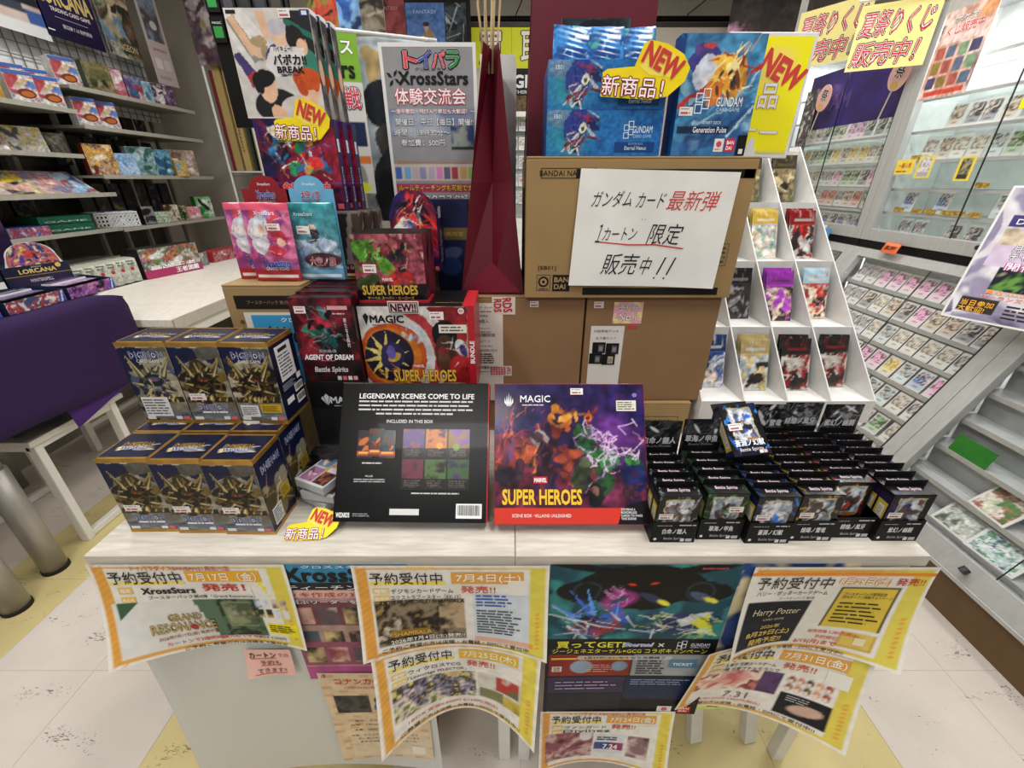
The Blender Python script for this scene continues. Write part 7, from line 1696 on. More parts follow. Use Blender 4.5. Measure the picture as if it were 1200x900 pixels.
QR = 1.15                                       # goods face into the aisle and a little towards the viewer
TOY = ['#d8d4d0', '#b04c54', '#dcd8d4', '#4c74b0', '#e0dcd8', '#c8b090', '#a8b8cc']
def toy(label, x, y, z, seed):
    t = good('toy_box', label, (x, y, z), QR, .105, .075, .135, TOY, seed, group='white, red and blue toy boxes'); p = Print(F_front(.105), t, CARD); p.disc(.062, .042, .034, '#6c3018', 3, .020); p.disc(.064, .040, .024, '#a8602c', 4, .012); p.rect(0, .118, .105, .134, '#3c5ca0', 3); p.build('badge'); return t
good('game_box', 'brown and yellow box at the left picture edge on the top shelf', (-2.40, 2.24, 1.556), QR, .20, .08, .22, ['#4c241c', '#c8a83c', '#a8843c', '#6c4c24', '#8c7440'], 3, strip='#4c1c18')
for k, (x, y, z, lab) in enumerate(((-2.37, 2.44, 1.556, 'front left white and red toy box on the top shelf'), (-2.37, 2.57, 1.556, 'second front toy box on the top shelf'), (-2.47, 2.52, 1.60, 'rear left toy box behind the front pair'), (-2.47, 2.64, 1.60, 'second rear toy box behind the front pair'), (-2.40, 2.745, 1.673, 'toy box at the near end of the far top shelf'),
                                    (-2.37, 2.75, 1.492, 'toy box on the lower step, nearer one'), (-2.37, 2.88, 1.492, 'toy box on the lower step, farther one'))):
    toy(lab, x, y, z, 5)
good('game_box', 'dark green landscape game box on the far top shelf', (-2.38, 2.93, 1.674), QR, .13, .05, .15, ['#2c3c24', '#5c5c34', '#8c7c5c', '#1c241c'], 4)
good('game_box', 'pink and white box with a pale side on the far top shelf', (-2.38, 3.06, 1.674), QR, .06, .09, .14, ['#d8b0b8', '#b85c6c', '#e4dcdc'], 5)
good('game_box', 'purple and blue box with a white corner on the far top shelf', (-2.38, 3.18, 1.674), QR, .09, .05, .13, ['#5c4474', '#3c6494', '#c8a8a0', '#8c3c4c'], 6)
good('game_box', 'slim blue box between two white-edged boxes on the far top shelf', (-2.38, 3.28, 1.674), QR, .06, .05, .12, ['#3c6c8c', '#8cb0c0', '#d8dcdc'], 7)
good('game_box', 'white framed box with a purple figure, last on the far top shelf', (-2.38, 3.42, 1.674), QR, .14, .05, .13, ['#d8d4d4', '#5c3c6c', '#4c2c34', '#c8c4c8'], 8)
# second row down, far bay
good('toy_box', 'brown and cream character box first on the middle shelf', (-2.38, 2.74, 1.245), QR, .14, .05, .16, ['#6c241c', '#e0d4bc', '#3c2420', '#d8a84c', '#b88c6c'], 11)
good('plush_bag', 'pale blue rounded pouch on the middle shelf', (-2.36, 2.88, 1.245), QR, .12, .05, .12, ['#6c98c8', '#a8c4e0', '#88acd4'], 12, cat='bag')
good('toy_box', 'white box with a dark green leaf shape on the middle shelf', (-2.38, 3.04, 1.245), QR, .15, .05, .165, ['#c4ccc8', '#a8c4cc', '#2c5c50', '#7ca4b4'], 13)
good('toy_bag', 'clear blue plastic bag of toys on the middle shelf', (-2.37, 3.20, 1.245), QR, .11, .06, .16, ['#2c5c84', '#6ca4c4', '#204864', '#a8ccd8'], 14, cat='bag', mt=None)
good('toy_box', 'brown and white picture box at the far end of the middle shelf', (-2.38, 3.40, 1.245), QR, .20, .04, .17, ['#6c5044', '#c8b8ac', '#8c6c60', '#e0dcd4'], 15)
good('tin_box', 'small yellow tin standing in front of the brown picture box', (-2.325, 3.30, 1.245), QR, .075, .03, .10, ['#c8942c', '#d8b45c', '#6ca0b4'], 16, cat='tin')
# near bay: magazines lying slanted, packs above
for k, (y, c_, lab) in enumerate(((2.08, ['#a8988c', '#c8b8ac', '#6c6c78'], 'dull picture pack lying at the left edge of the slanted row'), (2.24, ['#c8b03c', '#1c2c54', '#e0d0a0', '#d8a8a0'], 'yellow and navy picture pack in the slanted row'), (2.40, ['#c8b0a8', '#8c8ca8', '#d88c8c', '#e0d8c8'], 'pink and grey picture pack in the slanted row'), (2.54, ['#8cb4d4', '#b8d4e8', '#a84c4c', '#3c5c94'], 'light blue picture pack in the slanted row'))):
    good('picture_pack', lab, (-2.36, y, 1.156), (math.radians(-58), 0, QR + .3), .155, .02, .20, c_, 20 + k, cat='pack', group='picture packs lying slanted')
good('foil_bag', 'crinkled white and red foil bag on the upper near shelf', (-2.46, 2.24, 1.346), (math.radians(-30), 0, QR), .16, .04, .16, ['#c8c8c8', '#8c3c34', '#e4e4e0', '#5c5c58'], 31, cat='bag')
good('foil_bag', 'dark pack with a yellow sweep on the upper near shelf', (-2.46, 2.42, 1.346), (math.radians(-12), 0, QR), .18, .03, .12, ['#14161a', '#b8a434', '#c8c8cc', '#2c3430'], 32, cat='bag')
good('card_blister', 'clear blister with dark print near the end of the upper shelf', (-2.46, 2.58, 1.346), QR, .1, .02, .1, ['#3c3830', '#5c584c', '#8c887c'], 33, cat='pack')
# dim hanging packs behind
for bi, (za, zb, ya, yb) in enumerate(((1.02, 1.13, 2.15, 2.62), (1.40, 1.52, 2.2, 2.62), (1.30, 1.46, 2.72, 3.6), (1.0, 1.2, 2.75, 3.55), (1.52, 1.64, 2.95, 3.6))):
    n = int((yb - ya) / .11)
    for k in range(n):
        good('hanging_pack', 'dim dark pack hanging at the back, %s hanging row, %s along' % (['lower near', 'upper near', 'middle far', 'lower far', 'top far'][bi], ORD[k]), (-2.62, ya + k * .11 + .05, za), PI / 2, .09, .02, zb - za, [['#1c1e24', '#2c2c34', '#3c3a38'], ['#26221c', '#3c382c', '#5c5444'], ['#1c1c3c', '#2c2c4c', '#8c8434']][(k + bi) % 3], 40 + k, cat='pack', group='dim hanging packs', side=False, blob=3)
# lower far shelf
good('game_box', 'green flat box on top of its twin on the lower shelf', (-2.40, 2.40, .967 + .043), PI / 2 - .25, .24, .15, .036, ['#1f6b50', '#2c7c5c'], 50, group='green flat boxes', text='GAME', tcol='#c8e0d0', blob=0)
good('game_box', 'green flat box lying under its twin on the lower shelf', (-2.40, 2.41, .967), PI / 2 - .2, .24, .15, .040, ['#1f6b50', '#2c7c5c'], 51, group='green flat boxes', text='GAME', tcol='#c8e0d0', blob=0)
good('game_box', 'small blue and red box beside the green flat boxes', (-2.36, 2.16, .967), PI / 2 - .2, .17, .10, .045, ['#2c5ca8', '#a83c54', '#c8d4e0'], 52)
t = thing('basket', 'white perforated plastic basket on the lower far shelf', 'basket', (-2.42, 2.74, .957), QR)
mb = MB()
for (a_, b_, c_, d_) in ((-.11, .11, -.0015, .0015), (-.11, .11, .1285, .1315)):
    for r_ in range(4): mb.box(a_, b_, c_, d_, r_ * .022, r_ * .022 + .010)
    for k in range(12): mb.box(a_ + k * .0195, a_ + k * .0195 + .009, c_, d_, 0, .08)
mb.box(-.11, .11, 0, .13, 0, .003); mb.box(-.112, .112, -.004, .134, .080, .087); mb.box(-.1115, -.1085, 0, .13, 0, .082); mb.box(.1085, .1115, 0, .13, 0, .082)
w_ = mb.build('basket_body', m_whitebox, t); w_['kind'] = 'stuff'
good('wrapped_toys', 'blue wrapped toys piled in the white basket', (-2.41, 2.76, .961), QR, .15, .09, .088, ['#3c5c94', '#c8d0d8', '#6c88b0'], 53, cat='toys')
for k, (y, w_, h_, d_, c_, lab) in enumerate(((2.94, .07, .11, .05, ['#141416', '#8c8c90', '#2c2c30'], 'black and silver blister beside the white basket'), (3.04, .10, .035, .07, ['#7c9c74', '#c8d4c0', '#3c5c3c'], 'lower green and white slim box'), (3.15, .09, .11, .04, ['#5c3c2c', '#c8c0b0', '#2c2420'], 'brown and white character pack'), (3.24, .08, .10, .04, ['#3c5c2c', '#b8a88c', '#1c1c1c', '#7cb050'], 'green and tan character pack'), (3.36, .10, .085, .03, ['#e0d4d4', '#d86c84', '#ecdcdc'], 'pink and white paper card on the lower far shelf'), (3.50, .12, .15, .05, ['#2c7c34', '#5cae5c', '#e0e4e0', '#141c14'], 'bright green leafy pack with a white label'))):
    good('toy_pack', lab, (-2.38, y, .957), QR, w_, d_, h_, c_, 60 + k, cat='pack')
good('toy_pack', 'upper green and white slim box', (-2.38, 3.04, .993), QR, .10, .07, .034, ['#7c9c74', '#c8d4c0', '#3c5c3c'], 67, cat='pack')
# at the back edge of the long table
good('display_box', 'black display box with a pink base, green and white covers', (-2.06, 2.60, .702), PI / 2 - .25, .36, .10, .165, ['#141418', '#c8843c', '#8c3c6c', '#2f8a3c', '#e0e0e0', '#1c1c24'], 71, text='最強王者', tcol='#f0f0f0')
p = Print(F_front(.36), bpy.data.objects['display_box'], CARD); p.rect(0, 0, .36, .045, '#a83464', 6); p.text('王者図鑑', .26, .024, .15, .03, '#f4f4f4', 9, .04, out='#141418', outw=.05); p.build('base_lettering')
good('display_box', 'low red box with white print behind the end of the long table', (-2.06, 3.16, .702), PI / 2 - .1, .34, .1, .07, ['#a83038', '#c8868c', '#8c2028', '#e0d0d0'], 72)
good('display_box', 'small black and white box between the display box and the red box', (-2.08, 2.88, .702), PI / 2 - .2, .09, .07, .085, ['#1c1c20', '#8c8c90', '#c8c4c0'], 73)
for k in range(6):
    good('slim_case', 'white slim case with a red dot, %s in the row along the white table' % ORD[k], (-2.155 + k * .004, 2.10 + k * .058, .702), PI / 2 - .55, .055, .10, .125, ['#c4c8b8', '#d8d8d0', '#a8a898'], 80, group='white slim cases', side=False, blob=2)
    p = Print(F_front(.055), bpy.data.objects['slim_case' + ('.%03d' % k if k else '')], CARD); p.disc(.028, .07, .009, '#a8303c', 4); p.lines(.01, .09, .045, .118, 2, '#5c6c5c', k, 4); p.build('lettering')
good('card_block', 'brown-red patterned block at the near end of the white slim cases', (-2.14, 1.98, .702), PI / 2 - .5, .11, .1, .11, ['#a89890', '#6c3434', '#d8d0c8', '#8c5c54'], 79)
# ---- on the purple cloth
PZ2 = .840
t = good('card_display', 'tall black display box with a purple swirl at the left picture edge', (-2.10, 1.66, PZ2), 1.0, .26, .10, .30, ['#101018', '#2c1c44', '#1c1c28', '#4c3464'], 90, cat='display', strip='#1c2434', mt=m_black)
sticker(t, F_front(.26), .15, .19, .19, .215, seed=3, lay=6)
t = thing('card_display', 'dark blue display with gold lettering and a rounded picture lid', 'display', (-1.90, 1.70, PZ2), 1.15)
w_, h_ = .20, .075
body(t, w_, .12, h_, mat('deep_navy', '#141a34', .4)); pts = [(-.085, h_), (.085, h_)] + [(.075 * math.cos(a_), h_ + .03 + .055 * math.sin(a_)) for a_ in np.linspace(0, PI, 14)]
MB().prism(pts, .0, .0012).build('lid', m_whitebox, t)
ff = lambda u, v, l: np.stack([np.asarray(u, float) - .076, -.0004 - l + 0 * np.asarray(u, float), h_ + np.asarray(v, float) * np.sqrt(np.clip(1 - (np.abs(np.asarray(u, float) / .152 * 2 - 1)) ** 2.6, 0.02, 1))], -1)
a = Art(.152, .083, .003, '#d8a83c'); a.noise(['#d8b050', '#8c4c8c', '#c86c4c', '#2c3474', '#e8c8a0'], 3, 5, contrast=2); a.blobs(10, 4, ['#4c3c9c', '#c83c34', '#1c2450', '#e0b0c0'], .05, .14, (.2, .1, .8, .7)); a.organic(.03, 3, .3); Print(ff, t, CARD).art(a, lay=1, name='lid_picture')
p = Print(F_front(w_), t, CARD); p.text('LORCANA', .1, .054, .11, .016, '#d8c078', 3, .04); p.text('Disney', .1, .068, .03, .006, '#e4e0d0', 3, .02); p.disc(.1, .0, .085, '#241a38', 2, .038, 24) if False else None; p.rect(.02, .004, .18, .034, '#2c2040', 2); p.text('WINTERSPELL', .1, .018, .07, .012, '#d0ccd8', 4, .02); p.rect(0, .037, w_, .039, '#a88c4c', 3); p.disc(.165, .066, .009, '#d8b860', 3); p.build('lettering')
t = thing('card_display', 'dark green display with gold lettering cut by the left picture edge', 'display', (-1.97, 1.50, PZ2), 1.15); body(t, .20, .12, .07, mat('deep_green', '#142c2c', .4)); p = Print(F_front(.20), t, CARD); p.text('LORCANA', .11, .05, .12, .017, '#c8d078', 3, .04); p.rect(.0, .005, .2, .03, '#d8d8d4', 2); p.build('lettering')
t = good('plush_pack', 'white and grey figure pack behind the green display', (-2.03, 1.56, PZ2 + .071), 1.1, .12, .05, .09, ['#c8c8c4', '#8c9090', '#e4e4e0'], 93, cat='pack')
for k, (y, lab, c_) in enumerate(((1.545, 'open card tray with purple figures at the end of the purple cloth', ['#2c2440', '#8c4c9c', '#c88cb0', '#141420']), (1.345, 'open card tray with white and red figures, in the middle of the row', ['#d4d0cc', '#a83038', '#3c4c74', '#e4e0dc']), (1.14, 'open card tray at the left picture edge on the purple cloth', ['#241c34', '#6c4c84', '#a86c5c', '#101018']))):
    t = thing('card_tray', lab, 'tray', (-1.555, y, PZ2), PI / 2 + .03, 'open card trays')
    w_ = .19
    mb = MB(); mb.box(-w_ / 2, w_ / 2, 0, .11, 0, .002); mb.box(-w_ / 2, w_ / 2, 0, .0015, 0, .038); mb.box(-w_ / 2, w_ / 2, .1085, .11, 0, .05)
    for s_ in (-1, 1): mb.prism([(0, 0), (.11, 0), (.11, .05), (0, .038)], s_ * (w_ / 2 - .001) - .0008, s_ * (w_ / 2 - .001) + .0008, axis='x')
    mb.build('tray_body', mat('tray_navy', '#1c2448', .45), t)
    a = Art(w_, .038, .003, c_[0]); a.noise(c_, 3, k + 2, contrast=2); a.blobs(7, k, c_, .1, .3, (.1, .2, .8, .8)); a.poly([(.86, 0), (1, 0), (1, 1), (.93, 1)], '#2c54b0'); a.poly([(.9, 0), (.93, 0), (.98, 1), (.96, 1)], '#d8e0f0'); p = Print(flat((-w_ / 2, 0, 0), (1, 0, 0), (0, 0, 1)), t, CARD); p.art(a, name='tray_front')
    for q in range(2):
        cpk = thing('card_packet', '%s packet lying in the %s tray on the purple cloth' % (['front dark', 'rear pale'][q], ['end', 'middle', 'leftmost'][k]), 'card pack', (-1.585 - q * .045, y, PZ2 + .033 + q * .006), (0, 0, PI / 2 + .05), 'packets in the trays'); MB().box(-.07, .07, 0, .05, 0, .008).build('packet_body', m_black if q == 0 else m_whitebox, cpk, bevel=.002)
        a = Art(.138, .048, .004, c_[1]); a.noise([['#c8b8d0', '#8c6c9c', '#e0d8e0'], ['#1c2440', '#5c5c8c', '#8c2c3c'], ['#3c2c4c', '#8c8ca8']][(k + q) % 3], 4, q + k); a.organic(.03, 3, .3); Print(flat((-.069, .001, .0082), (1, 0, 0), (0, 1, 0)), cpk, GLOSS).art(a, name='packet_picture')

# ---- posters on the wall above the shelves (parallel to the wall)
def lw_poster(label, ya, yb, z0, z1, art, x=-2.52, lean=0.0):
    t = thing('poster', label, 'poster', (x, (ya + yb) / 2, z0), (lean, 0, PI / 2), 'posters above the left shelves'); w_, h_ = yb - ya, z1 - z0
    MB().box(-w_ / 2, w_ / 2, 0, .0015, 0, h_).build('sheet', m_whitebox, t); p = Print(flat((-w_ / 2, 0, 0), (1, 0, 0), (0, 0, 1)), t, PAPER); p.art(art, name='printed_picture'); return t, p, w_, h_
a = Art(.60, .45, .01, '#c8b8b4'); a.noise(['#d0c0b8', '#b8a4a0'], 3, 3); a.poly([(.45, .3), (.6, .3), (.5, .7), (.4, .7)], '#4c3030'); a.poly([(.62, .22), (.85, .22), (.72, .55), (.55, .55)], '#3c4450'); a.poly([(.75, .3), (1, .3), (.9, .8), (.68, .8)], '#20242c'); a.rect(0, 0, 1, .12, '#d8dcdc'); a.rect(.85, .12, 1, .25, '#3c5c9c')
t, p, w_, h_ = lw_poster('pale poster with dark card pictures and a white strip, top left corner', 2.28, 2.87, 1.90, 2.35, a); p.lines(.02, .015, .4, .03, 1, '#8c9094', 3, 3); p.build('lettering')
a = Art(.36, .45, .01, '#1c1838'); a.grad('#141430', '#3c2460', 90); a.ell(.6, .95, .4, .35, '#5c347c', 0, .8, .7)
t, p, w_, h_ = lw_poster('dark purple and navy poster with large pale gold letters', 2.87, 3.23, 1.93, 2.38, a); p.text('LORCANA', .18, .20, .32, .085, '#d8c478', 5, .04, out='#2c2440', outw=.03); p.text('Disney', .15, .275, .09, .03, '#e4e0dc', 5, .02); p.text('TRADING CARD GAME', .19, .135, .24, .018, '#e4e0dc', 5, .03); p.text('第四弾 7.18 発売開始', .2, .065, .18, .02, '#d0ccd4', 5, .02); p.rect(.08, .10, .28, .102, '#c8c4cc', 5); p.rect(.012, .03, .05, .036, '#e0e0e0', 5); p.build('lettering')
a = Art(.26, .45, .006, '#5c6c5c'); a.noise(['#4c5c54', '#8c947c', '#6c5444', '#3c3c34', '#a8a084'], 3, 4, contrast=2, warp=.06); a.rect(.2, .62, 1, .75, '#8c2c34'); a.blobs(12, 3, ['#6c8ca8', '#8c6c54', '#2c3430', '#c8b89c'], .05, .15); a.organic(.03, 3, .4)
t, p, w_, h_ = lw_poster('grey-green fantasy poster with a dark red band', 3.24, 3.50, 1.93, 2.38, a, x=-2.5); p.text('DUNGEON', .13, .06, .2, .035, '#c8b890', 5, .03, out='#2c241c', outw=.05); p.build('lettering')
a = Art(.20, .50, .006, '#c8b8b8'); a.rect(.1, .5, .9, 1, '#7c94b0'); a.noise(['#8ca0b8', '#5c5058', '#c8b8b4'], 4, 2, (.15, .5, .85, .95)); a.ell(.55, .68, .06, .05, '#d8d4d4')
t, p, w_, h_ = lw_poster('long pale pinkish poster with a blue card picture, curled at its foot', 3.53, 3.73, 1.83, 2.33, a, x=-2.46); p.text('JAPAN', .1, .20, .12, .02, '#a86c70', 5, .03); p.lines(.03, .03, .17, .05, 2, '#8c7c7c', 3, 4); p.rect(.03, .09, .09, .15, '#e0dcdc', 4); p.rect(.11, .09, .17, .15, '#d4d0d0', 4); p.build('lettering')

# ================================================================== back of the shop
BY = 3.74
t = thing('wire_rack', 'wire rack at the back left with two white posts and cardboard standing on it', 'rack', (-2.02, BY, 0))
for x_ in (-.235, .03): MB().tube([(x_, 0, 0), (x_, 0, 2.3)], .009, 10).build('post', m_stick, t)
for x_ in (.32,): MB().tube([(x_, 0, 0), (x_, 0, 1.7)], .009, 10).build('post', m_stick, t)
MB().box(-.24, .34, -.01, .30, 1.275, 1.285).build('shelf', m_stick, t)
for k in range(8): MB().bar((-.22 + k * .075, .005, .5), (-.22 + k * .075, .005, 1.27), .005).build('wire', m_mesh, t)
for k in range(8): MB().bar((-.23, .008, .55 + k * .1), (.34, .008, .55 + k * .1), .005).build('wire', m_mesh, t)
for k, (x_, w_, h_, c_, lab, tx) in enumerate(((-2.225, .022, .66, '#6c1c24', 'thin dark red board at the left of the standing cardboard', None), (-2.185, .055, .70, '#a8905c', 'first flattened brown carton on the wire rack', None), (-2.115, .05, .75, '#b49a64', 'taller flattened carton with vertical print', 'LIFE IN A DIFFERENT'), (-2.055, .02, .7, '#2c3830', 'thin dark green board between the cartons', None), (-1.985, .085, .72, '#a8905c', 'flattened carton with a brown taped top', 'CARD BOX'), (-1.91, .03, .55, '#a87884', 'thin pinkish board at the right of the standing cardboard', None))):
    t = thing('flat_carton', lab, 'cardboard', (x_, BY + .02 + k * .004, 1.286), 0, 'cardboard standing on the wire rack'); MB().box(-w_ / 2, w_ / 2, 0, .2, 0, h_).build('board', mat('board_%d' % k, c_, .7, scale=10), t, bevel=.002)
    if tx: p = Print(F_front(w_), t, PAPER); p.text(tx, w_ * .4, h_ * .45, h_ * .55, w_ * .3, '#2c2418', 3, .02, rot=-PI / 2); p.rect(w_ * .1, h_ * .88, w_ * .7, h_ * .97, '#8c7448', 2); p.build('lettering')
a = Art(.50, .55, .008, '#6c6468'); a.noise(['#7c7478', '#a89c9c', '#4c4048', '#5c3c44', '#8c8488'], 3, 6, contrast=2, warp=.06); a.blobs(26, 4, ['#3c3038', '#b8acac', '#6c3c48', '#8c7c54', '#544c58'], .03, .1, (.1, .1, .9, .9)); a.organic(.03, 5, .5)
def back_poster(label, x0, x1, z0, z1, y, art, name='poster', cat='poster', group=None, rz=0.0):
    t = thing(name, label, cat, ((x0 + x1) / 2, y, z0), rz, group); w_, h_ = x1 - x0, z1 - z0
    MB().box(-w_ / 2, w_ / 2, 0, .002, 0, h_).build('sheet', m_whitebox, t); p = Print(flat((-w_ / 2, 0, 0), (1, 0, 0), (0, 0, 1)), t, PAPER); p.art(art, name='printed_picture'); return t, p, w_, h_
back_poster('grey and mauve crowded battle poster at the back left', -2.26, -1.76, 1.97, 2.52, BY - .02, a)
# rail with magic posters
t = thing('poster_rack', 'dark hanging rack with rows of black card packets behind the deck boxes', 'rack', (-1.30, 2.9, 1.5)); MB().box(-.34, .10, 0, .02, .0, .9).build('board', m_black, t)
for k in range(10):
    c = thing('hanging_pack', 'black packet on the dark hanging rack, %s in its row, %s row' % (ORD[k % 5], ['upper', 'lower'][k // 5]), 'pack', (-1.60 + (k % 5) * .085, 2.885, 2.03 - (k // 5) * .13), 0, 'black hanging packets'); MB().box(-.036, .036, 0, .006, 0, .11).build('packet', m_black, c)
    p = Print(F_front(.072), c, CARD); p.text('MAGIC', .036, .085, .05, .010, '#a8a8ac', 2, .03); p.rect(.012, .02, .06, .07, ['#2c7c3c', '#3c3c44', '#1c2420', '#2c2c34', '#383028'][k % 5], 2); p.build('lettering')
for k, (x0, x1, c_, lab, z0) in enumerate(((-.985, -.845, ['#a82c24', '#c84c34', '#8c8c3c', '#2c1c18'], 'red comic poster hanging at the top, left one', 1.89), (-.845, -.735, ['#2c5ca8', '#7ca8d8', '#1c2c54', '#a8b4c8'], 'blue comic poster hanging at the top, middle one', 1.87), (-.735, -.62, ['#5c5040', '#8c8474', '#2c2420', '#a89c84'], 'brown comic poster hanging at the top, right one', 1.85))):
    a = Art(x1 - x0, .4, .006, c_[0]); a.noise(c_, 3, 9 + k, contrast=2, warp=.08); a.streaks(10, k, c_, .03, .4); a.organic(.02, k, .3); back_poster(lab, x0, x1, z0, z0 + .4, 2.6, a, group='comic posters at the top')
YF = 3.6
for k, (x0, x1, z0, z1, c_, lab, tx) in enumerate(((-.93, -.72, 2.03, 2.30, ['#6c2c30', '#8c4444', '#3c1c20'], 'dark red game poster in the framed row on the back wall', 'FANTASY'), (-.715, -.455, 2.02, 2.28, ['#3c5c94', '#4c6ca4', '#34508c'], 'blue game poster with a standing figure on the back wall', 'FANTASY'), (-.45, -.31, 2.04, 2.28, ['#1c2024', '#3c444c', '#101214', '#8c949c'], 'dark grey game poster at the right of the framed row', None))):
    a = Art(x1 - x0, z1 - z0, .006, c_[0]); a.noise(c_, 3, k + 5, contrast=1.5, warp=.05)
    if k == 1: a.ell(.55, .22, .18, .25, '#8c7454'); a.ell(.5, .5, .07, .09, '#b89c88'); a.ell(.5, .57, .08, .05, '#2c2420'); a.organic(.02, 3, .3)
    if k == 2: a.streaks(12, 3, ['#a8b0b8', '#1c2024'], .03, .6)
    t, p, w_, h_ = back_poster(lab, x0, x1, z0, z1, YF, a, group='framed game posters'); 
    if tx: p.text(tx, w_ / 2, h_ * .82, w_ * .6, .02, '#a8b4cc' if k else '#b87c78', 4, 0); p.build('lettering')
t = thing('frame_board', 'black frame board behind the game posters on the back wall', 'frame', (-.62, YF + .01, 1.98)); MB().box(-.34, .34, 0, .02, 0, .36).build('frame_board', m_black, t)
t = thing('wall_rail', 'dark rail along the back wall above the yellow sign', 'rail', (-.1, 4.2, 2.36)); MB().tube([(-.6, 0, 0), (2.3, 0, 0)], .018, 10).build('rod', m_black, t)
for k in range(6): MB().tube([(-.3 + k * .45, .0, 0), (-.32 + k * .45, .02, .03), (-.28 + k * .5, .04, .2)], .004, 6).build('hanging_cable', m_black, t)
# yellow buying sign and MAGIC sign
w_, h_ = .62, .235
a = Art(w_, h_, .03, '#ccd02c'); t, p, w_, h_ = back_poster('yellow sign with large white outlined characters on the back wall', -.30, .32, 1.985, 2.22, BY + .16, a, name='shop_sign', cat='sign')
t.location = (.01, 3.740, 1.953)
for k, ch in enumerate('買取'): p.text(ch, .15 + k * .30, .115, .17, .19, '#e4e0dc', 5, .02, out='#3c3430', outw=.045)
p.rect(.295, 0, .299, h_, '#a8ac20', 3); p.build('sign_lettering')
t, p, w_, h_ = back_poster('black sign with white capital letters between the two red bags', -.20, .22, 1.775, 1.95, 3.742, Art(.42, .18, .03, '#141416'), name='shop_sign', cat='sign'); p.text('MAGIC', .22, .10, .36, .075, '#e4e4e4', 4, .05); p.text('THE GATHERING', .23, .035, .30, .020, '#d0d0d0', 4, .03); p.build('sign_lettering')
# glass counter case at the back
t = thing('back_case', 'white glass case full of small cards at the back between the red bags', 'cabinet', (.03, 3.45, 0)); MB().box(-.5, .5, 0, .25, 0, .95).build('base', m_back, t, bevel=.003)
for z_ in (1.62,): MB().box(-.5, .5, -.01, .25, z_, z_ + .03).build('top_shelf', m_whitebox, t)
MB().box(-.5, .5, .235, .25, .95, 1.62).build('back_panel', m_back, t)
for x_ in (-.49, .48): MB().box(x_, x_ + .01, 0, .235, .95, 1.62).build('side_panel', m_back, t)
for k in range(5): MB().box(-.48, .48, .02, .235, 1.05 + k * .12, 1.056 + k * .12).build('shelf', m_shelfg, t)
rg = random.Random(8)
for r_ in range(5):
    for c in range(7):
        i = rg.choice([4, 7, 10, 8, 11]); get_card(i, (-.06 + c * .07, 3.50, 1.058 + r_ * .12), (-.15, 0, 0), 'sleeved %s card, back case between the bags, %s shelf, %s along' % (CW[i], ORD[r_], ORD[c]), 'cards in the back case')
for k, (x_, c_) in enumerate(((-.02, ['#c8703c', '#e0a06c', '#8c3c1c']), (.07, ['#3c2c1c', '#6c5434']), (.15, ['#1c5c34', '#3c7c4c', '#101c14']))):
    good('game_box', ['orange box on top of the back case', 'dark brown box on top of the back case', 'green box on top of the back case'][k], (x_, 3.50, 1.651), 0, .08, .05, .10, c_, 100 + k)
# dark board leaning high at the back right
a = Art(.40, .52, .01, '#2c2826'); a.noise(['#242020', '#3c3430', '#1c1a1a'], 3, 3); a.ell(.2, .2, .15, .2, '#b07c98', 30, .8, .5); a.ell(.12, .35, .08, .12, '#d8a8c8', 20, .8, .4); a.organic(.04, 3, .5)
t, p, w_, h_ = back_poster('dark poster board with pink blossoms high at the back right', 1.42, 1.86, 1.92, 2.40, 3.45, a, rz=-.5); p.text('POKEMON' if False else '超絶', .30, .13, .09, .05, '#c8c8bc', 4, .02); p.text('ロマン編', .31, .07, .16, .04, '#d8d4bc', 4, .02, out='#3c3428', outw=.05); p.build('lettering')
# hanging event posters just behind the goods
t = thing('banner_rod', 'white rod with a clip carrying the hanging event posters', 'rod', (0, 1.046, 0)); MB().tube([(-.352, 0, 1.484), (-.150, 0, 1.466)], .0035, 8).build('rod', m_stick, t); MB().box(-.166, -.152, -.006, .006, 1.425, 1.47).build('clip', clear_mat('clear_wrap', '#f4f6f8', .93, .12), t); MB().tube([(-.352, 0, .70), (-.352, 0, 1.484)], .004, 8).build('pole', m_stick, t)
a = Art(.16, .345, .003, '#b0b8c0'); a.grad('#8c949c', '#c0ccd4', 90); a.ell(.35, .86, .05, .06, '#c8a88c'); a.ell(.32, .91, .075, .045, '#b8a06c', -20); a.ell(.3, .84, .03, .08, '#b8a06c'); a.ell(.45, .66, .16, .13, '#1c2028'); a.ell(.75, .6, .05, .14, '#a88468', 10); a.ell(.75, .45, .06, .1, '#1c1c20'); a.ell(.5, .45, .13, .12, '#3c3834'); a.ell(.5, .2, .17, .25, '#22242a'); a.ell(.35, .12, .08, .2, '#181a1e'); a.organic(.012, 4, .4)
t, p, w_, h_ = back_poster('grey poster of a spiky blond swordsman in dark clothes, seen from behind the boxes', -.336, -.176, 1.13, 1.475, 1.056, a)
t['label'] = 'pale grey poster with a dark-clothed blond anime figure behind the boxes'
a = Art(.052, .285, .003, '#d8d8d4'); a.rect(0, .72, 1, 1, '#7cae38'); a.rect(.1, .32, .9, .48, '#1c2c50'); a.rect(.05, .2, .95, .26, '#d87c3c'); a.ell(.5, .1, .04, .1, '#8c948c'); a.ell(.4, .04, .08, .04, '#d8e03c')
t, p, w_, h_ = back_poster('narrow strip of a green and white event poster beside the volleyball boxes', -.358, -.306, 1.19, 1.475, 1.030, a, rz=.25); p.text('ス', .030, .262, .022, .020, '#f4f8ec', 4, .03, out='#1c2418', outw=.05); p.text('rs', .028, .222, .024, .020, '#141814', 4, .04); p.text('戦', .028, .178, .034, .036, '#d83c5c', 6, .02, out='#f4f0f0', outw=.04, out2='#1c1418', out2w=.08); p.build('lettering')
W_, H_ = .198, .312
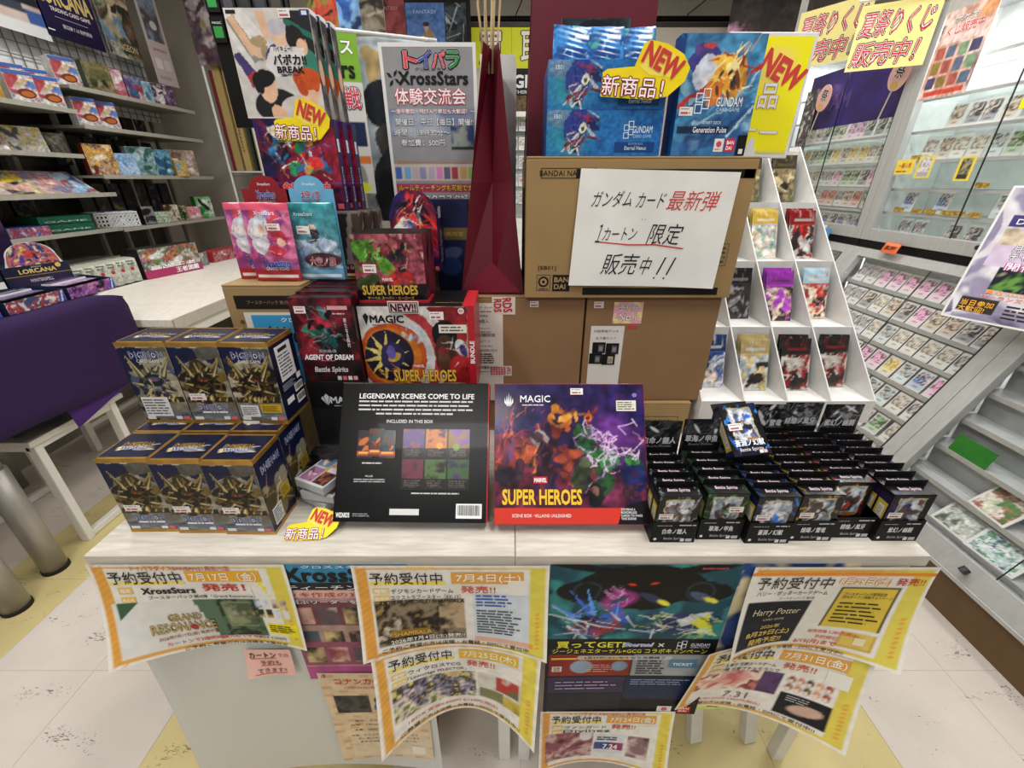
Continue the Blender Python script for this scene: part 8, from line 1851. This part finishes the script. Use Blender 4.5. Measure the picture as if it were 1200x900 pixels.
a = Art(W_, H_, .003, '#8e8e92'); a.rect(0, .52, 1, .62, '#8c98ac'); a.noise(['#6c7c9c', '#a8b0bc', '#8c8c90'], 3, 3, (0, .5, 1, .66), .8); a.rect(.70, .42, .98, .56, '#24302c'); a.noise(['#2c5c3c', '#2c3c6c', '#8c948c', '#1c1c24'], 6, 4, (.70, .44, .98, .56))
a.rect(0, .23, 1, .33, '#c8b8a8'); 
for c in range(10): a.rect(.03 + c * .095, .24, .105 + c * .095, .31, ['#3c64b0', '#6ca0d0', '#b8a8b8', '#8c8cb0', '#a8a0b8', '#c87cb0', '#5c5c74', '#a83c4c', '#c8a060', '#8cb060'][c])
a.rect(0, .15, 1, .21, '#a83c5c'); a.grit(.06)
t, p, w_, h_ = back_poster('grey event poster with big black letters and a row of cards, hanging behind the boxes', -.262, -.064, 1.145, 1.457, 1.035, a, name='poster'); w_ = W_; t.location.x -= .006; t.scale = (.94, 1, 1)
p.frame(-.004, -.004, W_ + .004, H_ + .004, .007, '#dcdcda', 2)
for k, (ch, c_) in enumerate((('ト', '#d8505c'), ('イ', '#4c5cae'), ('パ', '#d8606c'), ('ラ', '#3c8c4c'))): p.text(ch, .062 + k * .030, .288, .027, .027, c_, 6, .04, out='#f0eeee', outw=.04, out2='#141416', out2w=.10)
p.text('XrossStars', .108, .258, .15, .022, '#141416', 5, .04); p.text('クロススターズ', .11, .273, .08, .005, '#2c2c30', 5)
for r_ in range(4):
    an = r_ * PI / 2 + .4; c_, s_ = math.cos(an), math.sin(an); P_ = lambda x, y: (.022 + (x * c_ - y * s_) * .8, .258 + (x * s_ + y * c_) * .8)
    p.poly([P_(.002, .002), P_(.012, .004), P_(.018, .012), P_(.007, .010)], '#141416', 5)
p.text('体験交流会', W_ * .5, .227, .155, .028, '#f4f0f0', 6, .015, out='#c8344c', outw=.05); p.text('～途中参加・飛び入り参加も大歓迎！～', W_ * .52, .201, .185, .0085, '#f4f0f0', 6, .02, out='#b8344c', outw=.06)
p.text('開催日：平日【毎日】開催!!', W_ * .53, .182, .175, .0125, '#ececec', 6, .015, out='#2c2c30', outw=.05); p.text('時間 ：19時30分～', W_ * .38, .163, .125, .0125, '#ececec', 6, .015, out='#2c2c30', outw=.05); p.text('参加費：500円', W_ * .38, .144, .10, .0125, '#ececec', 6, .015, out='#2c2c30', outw=.05)
p.text('ルールティーチングも可能です！', W_ * .5, .056, .18, .012, '#e8c83c', 6, .02, out='#5c1c2c', outw=.05); p.text('店内のクロスタ好き', W_ * .55, .034, .16, .017, '#f0ecec', 6, .02, out='#2c1c24', outw=.06); p.text('トイパラに集まれ', W_ * .55, .013, .16, .017, '#f0ecec', 6, .02, out='#2c1c24', outw=.06); p.text('1回遊ぶたびパックイラストのカードもらえる！', W_ * .5, .107, .18, .006, '#c87c2c', 6, .01); p.build('lettering')
a = Art(.075, .30, .01, '#b4b4b6'); a.rect(0, .9, 1, 1, '#dcdcda'); a.ell(.5, .6, .2, .04, '#a8a4a0'); t, p, w_, h_ = back_poster('plain grey poster with cut off dark letters between poster and red bag', -.066, .006, 1.14, 1.45, 1.070, a); p.text('IC', .030, .215, .028, .022, '#1c1c1e', 4, .04); p.text('S Y', .032, .125, .035, .022, '#1c1c1e', 4, .02); p.build('lettering')
